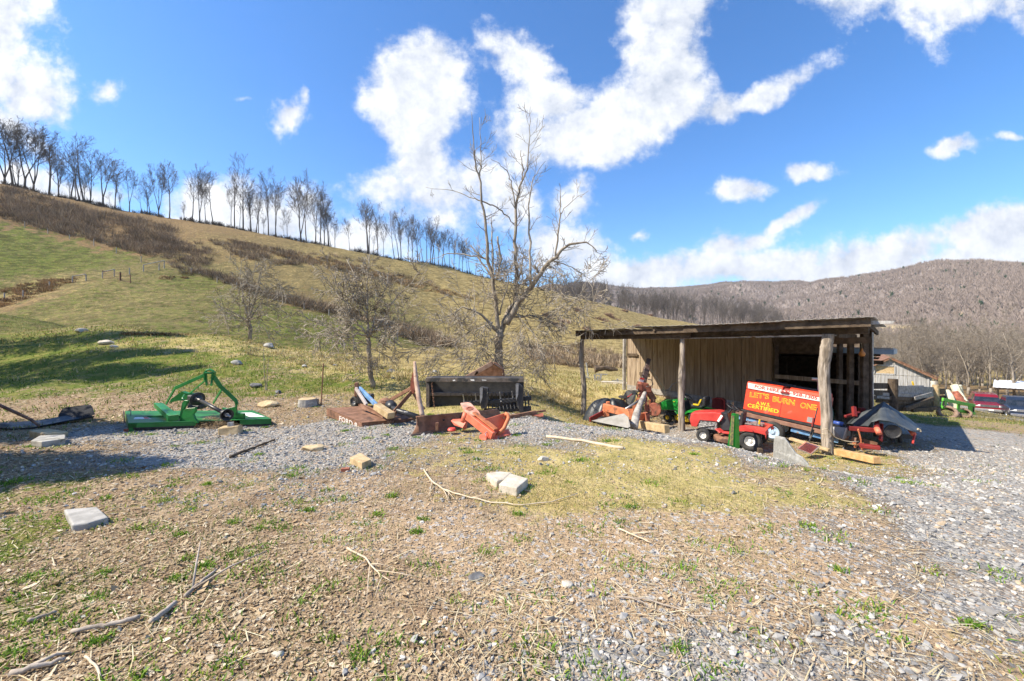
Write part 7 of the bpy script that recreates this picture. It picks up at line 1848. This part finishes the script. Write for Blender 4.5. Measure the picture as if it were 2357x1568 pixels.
# ---------------------------------------------------------------- green loader frame, old tyres, stacked posts
t = thing('loader_attachment', 'bright green steel quick attach frame standing on two old tyres', 'loader attachment', Z5(1450, 1060, 20))
def quad(pts, d, th=.06): return MB().prism([Z5(x, y, d + (x - 1265) * dz) for x, y in pts], (.03, th, 0))
dz = .0016
VG = pmat('light_green_paint', (.10, .42, .04), (.14, .50, .06), 3, .4, c3=(.25, .22, .10), t3=.66)
dot(t, 'side_panel', VG, quad([(1278, 858), (1340, 870), (1330, 985), (1262, 955)], 20), bevel=.01)
dot(t, 'side_panel', VG, quad([(1620, 935), (1700, 945), (1705, 1055), (1618, 1045)], 20), bevel=.01)
dot(t, 'top_bar', VG, MB().bar(Z5(1275, 862, 20.0), Z5(1480, 905, 20.4), .08, .16).bar(Z5(1480, 905, 20.4), Z5(1700, 945, 20.7), .08, .16), bevel=.01)
dot(t, 'low_bar', VG, MB().bar(Z5(1262, 965, 20.0), Z5(1700, 1050, 20.7), .08, .14), bevel=.01)
dot(t, 'centre_stem', VG, quad([(1475, 890), (1520, 900), (1500, 1020), (1470, 1015)], 20.2), bevel=.01)
dot(t, 'hook_plate', VG, quad([(1465, 895), (1490, 882), (1515, 890), (1525, 912), (1465, 915)], 20.1), bevel=.01)
dot(t, 'slot', M['black'], MB().prism([Z5(1290, 880, 19.96), Z5(1305, 883, 19.96), Z5(1300, 950, 19.96), Z5(1285, 945, 19.96)], (0, .03, 0)).prism([Z5(1688, 955, 20.62), Z5(1696, 957, 20.62), Z5(1696, 1040, 20.62), Z5(1688, 1038, 20.62)], (0, .03, 0)))
for x, y, w_, d_, lb in ((1338, 1042, 118, 19.9, 'old tyre lying tilted under the left end of the green frame'), (1570, 1055, 78, 20.4, 'smaller old tyre lying tilted under the right end of the green frame')):
    c = Z5(x, y, d_); r = w_ * .17333 / FPX * d_ * .86
    o = MB().lathe((0, 0, 0), (-.55, -.66, .62), [(r * .62, -.10), (r * .9, -.12), (r, -.06), (r, .06), (r * .9, .12), (r * .62, .10)], 26, cap=False).build('old_tyre', pmat('rusty_brown_rubber', (.17, .11, .08), (.28, .19, .14), 8, .85, bump=.3), None, smooth=True, solid=.02)
    o.location = c; tag(o, lb, 'tyre')
for lb, pts, rad_ in (('pale peeling timber leaning behind the left end of the green frame', [(1440, 1000, 21.0), (1385, 850, 21.2), (1320, 745, 21.5)], .16), ('cream painted timber leaning highest behind the green frame', [(1560, 900, 21.5), (1470, 760, 21.8), (1430, 672, 22)], .17), ('short cream post beside the highest leaning timber', [(1530, 850, 22), (1492, 675, 22)], .12)):
    o = log_mb([Z5(*p_) for p_ in pts], [rad_] * len(pts), 8, .05, 4).build('leaning_timber', pmat('cream_timber', (.52, .47, .33), (.66, .62, .46), 8, .85), None)
    tag(o, lb, 'timber')
o = log_mb([Z5(1500, 930, 21.2), Z5(1440, 840, 21.4), Z5(1400, 770, 21.5)], [.28, .30, .24], 12, .15, 8).build('scrap_drum', M['rust_red'], None); tag(o, 'dark rusty scrap drum leaning behind the green frame', 'scrap drum')

# ---------------------------------------------------------------- vehicles
def vehicle(name, label, loc, rz, kind, paint, L=5.1, Wd=2.0, H=1.9):
    t = thing(name, label, 'suv' if kind == 'suv' else 'pickup truck', loc, rz)
    h = Wd / 2; hb = 1.12; gc = .34
    def prof_body(): return [(L / 2, .50), (L / 2, .98), (L / 2 - .15, 1.06), (L / 2 - 1.25, hb + .06), (-L / 2 + .05, hb + .06), (-L / 2, 1.0), (-L / 2, .50)]
    body = MB(); pr = prof_body(); n = len(pr); secs = [(-h, .0, .94), (-h * .92, .03, 1.0), (h * .92, .03, 1.0), (h, 0, .94)]
    for yy, ex_, k in secs:
        for x, z in pr: body.v.append(Vector((x + (ex_ if x > 0 else -ex_), yy, .5 + (z - .5) * k)))
    for a in range(3):
        for i in range(n): body.f.append((a * n + i, a * n + (i + 1) % n, (a + 1) * n + (i + 1) % n, (a + 1) * n + i))
    body.f.append(tuple(range(n))); body.f.append(tuple(3 * n + i for i in reversed(range(n))))
    body.build('body', paint, t, bevel=.05, seg=2)
    x0, x1 = (L / 2 - 1.30, -L / 2 + .12) if kind == 'suv' else (L / 2 - 1.45, -L / 2 + 1.75)
    cab = [(x0, hb), (x0 - .75, H - .03), (x1 + .28, H - .03), (x1, hb)]
    mb = MB(); k = len(cab)
    for yy, sc in ((-h * .94, 1), (h * .94, 1)):
        for i, (x, z) in enumerate(cab): mb.v.append(Vector((x, yy * (1 if z < 1.3 else .80), z)))
    for i in range(k): mb.f.append((i, (i + 1) % k, (i + 1) % k + k, i + k))
    mb.f.append(tuple(range(k))); mb.f.append(tuple(k + i for i in reversed(range(k))))
    mb.build('cabin', paint, t, bevel=.05, seg=2)
    def lerp(a, b, f): return Vector(a) + (Vector(b) - Vector(a)) * f
    A, B_, C_, D_ = (x0 + .012, -h * .90, hb + .06), (x0 + .012, h * .90, hb + .06), (x0 - .735, h * .74, H - .08), (x0 - .735, -h * .74, H - .08)
    MB().prism([A, B_, C_, D_], (-.02, 0, .0)).build('windscreen', M['glass'], t)
    for s_ in (-1, 1):
        z0, z1 = hb + .08, H - .12; f0, f1 = .08, .92
        def side(x, z, o=.012): return (x, s_ * (h * .94 * (1 - .20 * (z - hb) / (H - .03 - hb)) + o), z)
        xs = [(x0 - .22, x0 - .80, x0 - 1.02, x0 - 1.02), (x0 - 1.10, x0 - 1.10, x0 - 2.0, x0 - 2.0)]
        MB().prism([side(x0 - .20, z0), side(x0 - .70, z1), side(x0 - 1.05, z1), side(x0 - 1.05, z0)], (0, -s_ * .02, 0)).build('side_window', M['glass'], t)
        xe = max(x1 + .35, x0 - 2.1)
        MB().prism([side(x0 - 1.13, z0), side(x0 - 1.13, z1), side(xe, z1), side(xe - .02, z0)], (0, -s_ * .02, 0)).build('side_window', M['glass'], t)
        MB().box((x0 - .30, s_ * (h + .14), hb + .12), (.12, .24, .18)).build('mirror', M['black_plastic'], t, bevel=.03)
        MB().prism([(L / 2 + .045, s_ * h * .60, .80), (L / 2 + .03, s_ * h * .97, .82), (L / 2 - .10, s_ * (h + .01), .84), (L / 2 - .10, s_ * (h + .01), .98), (L / 2 + .03, s_ * h * .97, 1.0), (L / 2 + .045, s_ * h * .60, .99)], (-.05, 0, 0)).build('headlight', M['headlamp'], t)
        MB().box((L / 2 + .05, s_ * h * .76, .58), (.06, .24, .09)).build('fog_lamp', M['black_plastic'], t, bevel=.01)
        for xw in (L / 2 - .95, -L / 2 + 1.05):
            wheel(t, (xw, s_ * (h - .10), .385), (0, s_, 0), .385, .26, .25, M['rubber'], M['chrome'], world=False)
            MB().lathe((xw, s_ * (h - .06), .41), (0, s_, 0), [(.46, -.2), (.47, .066), (.40, .064)], 22, cap=False).build('wheel_arch', M['black_plastic'], t)
    MB().box((L / 2 + .045, 0, .88), (.04, Wd * .58, .24)).build('grille', M['black'] if kind == 'suv' else M['chrome'], t, bevel=.02)
    gr = MB()
    for k2 in range(3): gr.box((L / 2 + .072, 0, .80 + k2 * .08), (.02, Wd * .56, .03))
    gr.build('grille_bar', M['chrome'], t)
    MB().box((L / 2 + .05, 0, .50), (.16, Wd * .96, .20)).box((L / 2 + .02, 0, .38), (.14, Wd * .86, .10)).build('bumper', M['chrome'] if kind != 'suv' else M['grey_metal'], t, bevel=.03)
    MB().box((L / 2 + .14, .1, .52), (.012, .32, .15)).build('licence_plate', M['white'], t)
    if kind != 'suv':
        MB().box((-L / 2 + .9, 0, hb + .02), (1.55, Wd * .78, .10)).build('bed_liner', M['black'], t)
    return t
c = W(2268, 955.5, 41.5); c.z = gz(c.x, c.y)
ang = math.atan2(-c.y, -c.x)
vehicle('suv', 'red sport utility vehicle facing the yard, parked left of the blue truck', c, ang + R(6), 'suv', M['car_red'])
c = W(2340, 957.5, 38.5); c.z = gz(c.x, c.y)
vehicle('pickup_truck', 'dark blue pickup truck facing the yard at the right edge', c, math.atan2(-c.y, -c.x) + R(12), 'pickup', M['car_blue'], L=5.6, H=1.95)
# metal carport behind the truck
c = W(2352, 893, 50); g0 = gz(c.x, c.y)
t = thing('carport', 'open carport with a pale tin roof behind the blue truck', 'carport', (c.x, c.y, g0))
rx = Vector((.62, -.78, 0)); ry = Vector((.78, .62, 0))
def cp(u, v, z): return Vector((c.x, c.y, 0)) + rx * u + ry * v + Vector((0, 0, z))
zc = c.z
rows = [[cp(-2.3 + u * .15, v, zc + .1 + .10 * v + .02 * math.sin(u * 2.2)) for u in range(46)] for v in (-1.2, .5, 2.5, 4.5)]
dot(t, 'roof', pmat('white_tin', (.62, .64, .68), (.74, .76, .80), 3, .45), MB().grid(rows), solid=.06)
for u, v in ((-2, -.9), (1.2, -.9), (4.2, -.9), (-2, 4), (4.2, 4)):
    dot(t, 'post', M['dark_wood'], MB().bar(cp(u, v, g0 - .5), cp(u, v, zc + .05 + .16 * v), .18, .18, (0, 1, 0)))
dot(t, 'edge_beam', M['dark_wood'], MB().bar(cp(-2.2, -1.0, zc - .17), cp(4.4, -1.0, zc - .17), .1, .2))
# ---------------------------------------------------------------- blocks, stones and sticks in the yard
def from_corners(name, label, cat, pts, h, mat, bevel=.015, jit=.0, seg=2):
    """block whose top corners are seen at these view points, lying h deep"""
    g = sum((hit(*p_).z for p_ in pts), 0) / len(pts) + h
    top = []
    for vx, vy in pts:
        y = (EYE - g) * FPX / (vy - CY); top.append(W(vx, vy, y))
    o = MB().prism(top, (0, 0, -h - .03)).build(name, mat, None, bevel=bevel, seg=seg)
    return tag(o, label, cat)
from_corners('concrete_block', 'grey rectangular concrete block lying flat in the leaf litter', 'concrete block', [(147, 1172), (224, 1166), (250, 1190), (202, 1204), (166, 1208)], .055, M['concrete'], .012)
from_corners('stone_slab', 'long squared grey stone lying in shade left of the gravel', 'stone', [(71, 1014), (92, 1002), (151, 1000), (150, 1010), (96, 1017)], .10, M['stone'], .012)
o = slab('stone_slab', 'flat brown stone behind the long squared grey stone', 'stone', hit(112, 1006), (.55, .26, .12), R(-20), M['tan_stone'], jit=.02)
from_corners('concrete_block', 'pale worn concrete block, rear one of the touching pair on the grass', 'concrete block', [(1118, 1088), (1150, 1084), (1180, 1087), (1160, 1103), (1143, 1107)], .085, M['pale_concrete'], .02)
from_corners('concrete_block', 'whitest concrete block, front one of the touching pair on the grass', 'concrete block', [(1175, 1089), (1216, 1101), (1190, 1123), (1148, 1114)], .09, M['pale_concrete'], .012)
from_corners('wood_block', 'short cut length of pale squared timber on the gravel', 'wood block', [(805, 1053), (829, 1042), (855, 1057), (833, 1066)], .085, M['lumber'], .005)
tag(MB().box(hit(795, 1085) + Vector((0, 0, .02)), (.10, .05, .045), Matrix.Rotation(R(10), 3, 'Z')).build('wood_chip', M['rust_red'], None, bevel=.004), 'small reddish wood chip in front of the cut timber length', 'wood chip')
rock('rock', 'flat tan sandstone lying alone on the gravel', hit(722, 1036), (.38, .22, .12), M['tan_stone'], 3, R(5), cat='stone')
rock('rock', 'rounded tan boulder half sunk behind the right end of the green cutter', hit(617, 936), (.72, .45, .30), M['tan_stone'], 5, R(10))
rock('rock', 'small white stone on the yellow grass', hit(1250, 1060), (.17, .12, .10), M['pale_concrete'], 8, R(20), cat='stone')
rock('rock', 'dark flat slate piece on the bare soil in the foreground', hit(1096, 1330), (.115, .10, .04), M['dark_stone'], 9, R(40), cat='stone')
rock('rock', 'cream pebble left of the foreground weeds', hit(640, 1510), (.07, .05, .04), M['pale_concrete'], 12, 0, cat='stone')
rock('rock', 'pale stone half buried in the sandy soil on the right', hit(1305, 1348), (.09, .07, .05), M['pale_concrete'], 14, 0, cat='stone')
for k, (vx, vy, w, mt_, lb) in enumerate([(590, 892, .62, 'dark_stone', 'dark angular rock in the grass behind the green cutter'), (800, 820, .3, 'stone', 'small grey rock on the crest of the bank'), (900, 858, .62, 'dark_stone', 'blue grey rock in the dry grass right of the small tree trunk'), (905, 872, .3, 'dark_stone', 'small dark rock just below the blue grey rock'),
      (1000, 858, .5, 'stone', 'lichened grey rock left of the large fruit tree'), (620, 800, .9, 'stone', 'grey rock with a shadowed hollow on the crest by the dead grass'), (545, 838, .6, 'stone', 'grey rock sunk in the bank grass'), (245, 792, .8, 'pale_concrete', 'bleached white stone high on the shaded bank'), (187, 764, .8, 'pale_concrete', 'whitish rock near the crest at the left'),
      (262, 800, .5, 'pale_concrete', 'small white stone right of the bleached one'), (640, 905, .35, 'dark_stone', 'small dark stone by the thin saplings'), (700, 845, .4, 'stone', 'low grey stone on the middle of the bank'), (770, 842, .3, 'stone', 'little grey stone right of the steel stake')]):
    rock('rock', lb, hit(vx, vy), (w, w * .7, w * .5), M[mt_], 40 + k, R(30 * k))
# cut stump
c = hit(708, 934)
t = thing('stump', 'grey sawn stump beside the thin steel stake', 'stump', c)
dot(t, 'bark', M['stone'], log_mb([c - Vector((0, 0, .08)), c + Vector((0, 0, .17))], [.23, .21], 18, .05, 7, 6))
dot(t, 'sawn_top', M['tan_stone'], MB().lathe(c + Vector((0, 0, .168)), (0, 0, 1), [(.205, 0), (.19, .012), (.001, .014)], 18))
tag(MB().tube([hit(739, 932), hit(739, 932) + Vector((.06, 0, 1.05))], .016, 6).build('steel_stake', M['rust'], None), 'thin rusty steel stake standing by the stump', 'stake')
tag(log_mb([hit(728, 932) - Vector((0, 0, .1)), hit(728, 932) + Vector((.03, 0, .16))], [.05, .04], 8, .1, 5).build('stake_stub', M['dead_stick'], None), 'short wooden stub at the foot of the steel stake', 'stub')
# saplings
for lb, ps in (('two stemmed thin sapling on the bank behind the green cutter', [[(612, 900), (608, 850), (606, 790)], [(614, 898), (615, 860), (620, 815)]]), ('thin grey weed stalk left of the green cutter', [[(286, 972), (285, 950), (284, 945)], [(300, 968), (301, 950), (298, 935)]])):
    p0 = hit(*ps[0][0]); mb = MB()
    for q in ps: mb.tube([W(x, y, p0.y) for x, y in q], [.012, .009, .004], 5)
    tag(mb.build('sapling', M['dead_stick'], None), lb, 'sapling')
# sticks
def stick(name, label, pts, r0, r1, mat, twigs=0, lift=.015, seed=0, cat='stick'):
    random.seed(seed); V = []
    for vx, vy in pts:
        p_ = hit(vx, vy); p_.z += lift + r0 * .6; V.append(p_)
    Q = []
    for i in range(len(V) - 1):
        for j in range(4): Q.append(V[i].lerp(V[i + 1], j / 4) + rvec(r0 * .25))
    Q.append(V[-1])
    mb = MB().tube(Q, [r0 + (r1 - r0) * i / (len(Q) - 1) for i in range(len(Q))], 8)
    for k in range(twigs):
        i = random.randint(2, len(Q) - 2); d = (Q[i + 1] - Q[i]).normalized(); d.rotate(Matrix.Rotation(random.choice((-1, 1)) * random.uniform(.4, .9), 3, 'Z'))
        L = random.uniform(.15, .5); mb.tube([Q[i], Q[i] + d * L * .5 + Vector((0, 0, .02)), Q[i] + d * L + Vector((0, 0, random.uniform(-.01, .04)))], [r1 * 1.2, r1, r1 * .5], 5)
    return tag(mb.build(name, mat, None, smooth=True), label, cat)
stick('fallen_branch', 'long pale forked branch curving across the grass below the pair of blocks', [(975, 1085), (995, 1112), (1020, 1130), (1070, 1146), (1130, 1160), (1200, 1167), (1270, 1160), (1330, 1140)], .011, .004, M['pale_stick'], 6, seed=2, cat='branch')
stick('stick', 'dark broken stick on the gravel right of the green cutter', [(529, 1056), (560, 1043), (595, 1030), (632, 1016)], .022, .012, M['dark_wood'], 1, seed=3)
stick('plank_strip', 'long thin weathered plank strip across the gravel', [(1258, 1008), (1340, 1018), (1435, 1035)], .024, .024, M['pale_stick'], 0, seed=4, lift=.01, cat='plank')
stick('stick', 'bent grey stick rising toward the weeds at lower left', [(352, 1438), (385, 1412), (405, 1395)], .017, .013, M['dead_stick'], 0, seed=5)
stick('stick', 'thin grey stick ending by a weed tuft, farther of the lower left pair', [(428, 1378), (460, 1350), (497, 1320)], .014, .007, M['dead_stick'], 2, seed=6)
stick('stick', 'long pale stick lying level at lower left', [(165, 1462), (230, 1450), (280, 1440), (322, 1428)], .012, .014, M['dead_stick'], 0, seed=7)
stick('stick', 'short dark stick at the lower left edge', [(60, 1440), (95, 1428), (130, 1418)], .012, .008, M['dead_stick'], 0, seed=8)
stick('stick', 'yellow bent stalk at the bottom edge left', [(196, 1520), (225, 1545), (240, 1600)], .006, .005, M['pale_stick'], 0, seed=9, cat='stalk')
stick('stick', 'grey half rotted stick along the bottom left edge', [(25, 1560), (90, 1545), (150, 1528)], .016, .008, M['dead_stick'], 1, seed=10)
stick('stick', 'pale crooked straw coloured stick in the centre foreground', [(800, 1268), (840, 1290), (865, 1320), (900, 1345)], .008, .003, M['pale_stick'], 5, seed=11)
stick('stick', 'thin curved dead stem at the lower right centre', [(1420, 1380), (1480, 1385), (1560, 1408), (1600, 1430)], .006, .003, M['dead_stick'], 2, seed=12)
stick('stick', 'white twig lying on the sand right of centre', [(1425, 1222), (1460, 1238), (1500, 1255)], .008, .005, M['pale_stick'], 1, seed=13)
# black timber among the gravel right of the drawbar
rock('rock', 'dark stone on the gravel beside the rusty drawbar', hit(1256, 966), (.22, .15, .12), M['dark_stone'], 31, 0)

# ---------------------------------------------------------------- fences and gates on the hill
def hpost(t, vx, vy_base, vy_top, w=.16, mat='grey_wood'):
    p_ = hit(vx, vy_base, 32); h = (vy_base - vy_top) / FPX * p_.y
    dot(t, 'fence_post', M[mat], MB().tube([p_ - Vector((0, 0, .3)), p_ + Vector((0, 0, max(h, 1.0)))], w / 2, 6)); return p_, p_ + Vector((0, 0, max(h, 1.0)))
p0 = hit(114, 663, 32); t = thing('hill_fence', 'post and wire fence climbing the pasture at the left', 'fence', p0)
tops = []
for vx, b_, tp in [(10, 690, 676), (53, 684, 672), (114, 663, 650), (167, 651, 636), (198, 646, 632), (236, 641, 626), (263, 637, 620), (298, 632, 617), (330, 625, 610), (366, 622, 607), (378, 618, 600)]:
    a, b_ = hpost(t, vx, b_, tp); tops.append((a, b_))
dot(t, 'brace_rail', M['grey_wood'], MB().tube([tops[3][1], tops[4][1]], .07, 6).tube([tops[5][1], tops[6][1]], .07, 6).tube([tops[8][1], tops[10][1]], .07, 6))
wr = MB()
for i in range(len(tops) - 1):
    if i == 4: continue
    for f in (.35, .65, .9): wr.tube([tops[i][0].lerp(tops[i][1], f), tops[i + 1][0].lerp(tops[i + 1][1], f)], .012, 3)
dot(t, 'wire', M['rust'], wr)
p0 = hit(220, 565, 32); t = thing('hill_fence', 'dark wire fence running down the hill below the brown brush', 'fence', p0)
tops = []
for vx, b_, tp in [(-20, 512, 500), (57, 524, 510), (110, 538, 526), (160, 551, 540), (216, 566, 550), (268, 583, 569), (325, 604, 590), (378, 618, 600), (440, 632, 617), (500, 650, 638), (545, 664, 650), (590, 678, 666), (640, 694, 682), (700, 712, 702), (757, 727, 712)]:
    tops.append(hpost(t, vx, b_, tp, .13))
wr = MB()
for i in range(len(tops) - 1):
    for f in (.3, .6, .9): wr.tube([tops[i][0].lerp(tops[i][1], f), tops[i + 1][0].lerp(tops[i + 1][1], f)], .018 if f > .8 else .012, 3)
dot(t, 'wire', M['dark_wood'], wr)
for lb, (xa, ya), (xb, yb) in (('rusty tube farm gate hung in the hill fence, upper one', (236, 641), (276, 646)), ('rusty tube farm gate standing open downhill of the upper gate', (278, 646), (300, 652))):
    a, b_ = hit(xa, ya, 32), hit(xb, yb, 32); t = thing('farm_gate', lb, 'gate', a)
    mb = MB()
    for k in range(5): mb.tube([a + Vector((0, 0, .15 + k * .27)), b_ + Vector((0, 0, .15 + k * .27))], .028, 5)
    dot(t, 'rails', M['rust'], mb)
    dot(t, 'gate_end', M['rust'], MB().tube([a, a + Vector((0, 0, 1.35))], .06, 6)); dot(t, 'gate_end', M['rust'], MB().tube([b_, b_ + Vector((0, 0, 1.35))], .06, 6))

# ---------------------------------------------------------------- garden clutter seen under the left end of the shed roof
def Zc(x, y, d): return W((1700 + x / 6.0308) / 1.2728, (1020 + y / 6.0308) / 1.2728, d)
random.seed(44)
c = Zc(170, 640, 24); t = thing('garden_fence', 'low broken garden fence of pale sticks and rails behind the shed post', 'fence', (c.x, c.y, gz(c.x, c.y)))
for x, y0, y1 in [(80, 470, 640), (300, 680, 500), (345, 600, 470), (480, 740, 590), (550, 740, 590), (450, 740, 600), (670, 700, 540), (270, 600, 470)]:
    lo, hi = max(y0, y1), min(y0, y1)
    dot(t, 'stake', M['barn_wood'], MB().bar(Zc(x, lo, 24), Zc(x + random.uniform(-20, 30), hi, 24), .10, .06, (0, 1, 0)))
dot(t, 'rail', M['barn_wood'], MB().bar(Zc(70, 630, 24), Zc(290, 650, 24), .06, .08).bar(Zc(280, 460, 24), Zc(480, 465, 24), .05, .06).bar(Zc(480, 600, 24), Zc(555, 600, 24), .05, .06).bar(Zc(660, 690, 24), Zc(800, 690, 24), .05, .08).bar(Zc(560, 575, 24), Zc(800, 580, 24), .04, .05).bar(Zc(360, 690, 24), Zc(450, 690, 24), .05, .06))
t = thing('white_chair', 'broken white garden chair in the field behind the left shed post', 'chair', Zc(130, 600, 24.5))
dot(t, 'seat', M['barn_wood'], MB().bar(Zc(85, 500, 24.5), Zc(165, 530, 24.5), .5, .05)); dot(t, 'leg', M['barn_wood'], MB().bar(Zc(90, 500, 24.3), Zc(85, 610, 24.3), .05, .05)); dot(t, 'leg', M['barn_wood'], MB().bar(Zc(165, 530, 24.3), Zc(168, 610, 24.3), .05, .05)); dot(t, 'backrest', M['stone'], MB().bar(Zc(140, 500, 24.6), Zc(105, 260, 24.6), .16, .06, (1, 0, 0)))
c = Zc(650, 770, 22); tag(MB().box(Vector((c.x, c.y, gz(c.x, c.y) + .06)), (1.6, .8, .12), Matrix.Rotation(R(-25), 3, 'Z'), .05).build('pale_board', M['pale_concrete'], None, bevel=.02), 'pale flat board lying on the field by the shed wall', 'board')
t = thing('fallen_log', 'dark fallen log lying on the field beyond the garden fence', 'log', Zc(430, 365, 34))
dot(t, 'trunk', M['dark_wood'], log_mb([Zc(260, 370, 34), Zc(430, 355, 34), Zc(660, 385, 34)], [.30, .22, .12], 10, .2, 3))

# ---------------------------------------------------------------- cedars just left of the view: they throw the shade on the bank and litter
def cedar(label, x, y, h, r, n, seed):
    rs = np.random.default_rng(seed); z0 = gz(x, y)
    t = thing('cedar_tree', label, 'tree', (x, y, z0))
    MB().tube([(0, 0, -.3), (0, 0, h * .5), (0, 0, h * .97)], [h * .025, h * .016, .01], 8).build('trunk', M['dead_stick'], t)
    nb = int(n / 18); vs = []
    hh = rs.uniform(.10, 1, nb) ** .8; az = rs.uniform(0, 6.28, nb)
    for k in range(nb):
        R_ = r * (1 - hh[k]) ** .7 * rs.uniform(.55, 1.1) + .12
        f = np.sqrt(rs.uniform(0, 1, 60)); c = np.stack([np.cos(az[k]) * R_ * f, np.sin(az[k]) * R_ * f, hh[k] * h + .18 * R_ * f], -1) + rs.normal(0, .09, (60, 3))
        for q in c:
            d = rs.normal(0, 1, (2, 3)); d /= np.linalg.norm(d, axis=1)[:, None]; s = rs.uniform(.07, .17)
            vs.append([q, q + d[0] * s, q + d[1] * s * .6])
    v = np.array(vs).reshape(-1, 3)
    col = np.repeat(np.array([.05, .085, .03]) * rs.uniform(.6, 1.4, (len(v) // 3, 1)), 3, 0)
    mesh_np('crown', v, np.arange(len(v)).reshape(-1, 3), vcmat('cedar_leaf', .8, .1), t, col=col)
for args in [('dense dark cedar nearest the yard, off the left edge', -9.6, 4.2, 4.9, 1.7, 7000, 1), ('broad dark cedar behind the nearest one, off the left edge', -12.2, 6.4, 5.6, 1.9, 7000, 2), ('tall cedar on the bank, off the left edge', -22.3, 12.0, 11.5, 3.0, 9000, 3), ('tall cedar behind the bank cedar, off the left edge', -26.0, 14.0, 13.0, 3.2, 9000, 4), ('cedar at the top of the bank, off the left edge', -29.0, 17.5, 13.0, 3.2, 9000, 6), ('leaning cedar low on the left beyond the frame', -7.6, 3.0, 2.5, 1.0, 4000, 5)]:
    cedar(*args)
# ---------------------------------------------------------------- thin winter haze over the valley
def make_haze():
    m = bpy.data.materials.new('valley_air'); m.use_nodes = True; T = NT(m.node_tree)
    out = T.n('ShaderNodeOutputMaterial')
    v = T.n('ShaderNodeVolumePrincipled', i_Density=0.00012, i_Anisotropy=0.2)
    v.inputs['Color'].default_value = (.86, .91, 1.0, 1)
    T.l(v.outputs[0], out.inputs['Volume'])
    o = MB().box((0, 900, 140), (6400, 4400, 420)).build('haze', m, None)
    tag(o, 'thin pale air between the yard and the far mountain', 'haze', kind='stuff')
make_haze()
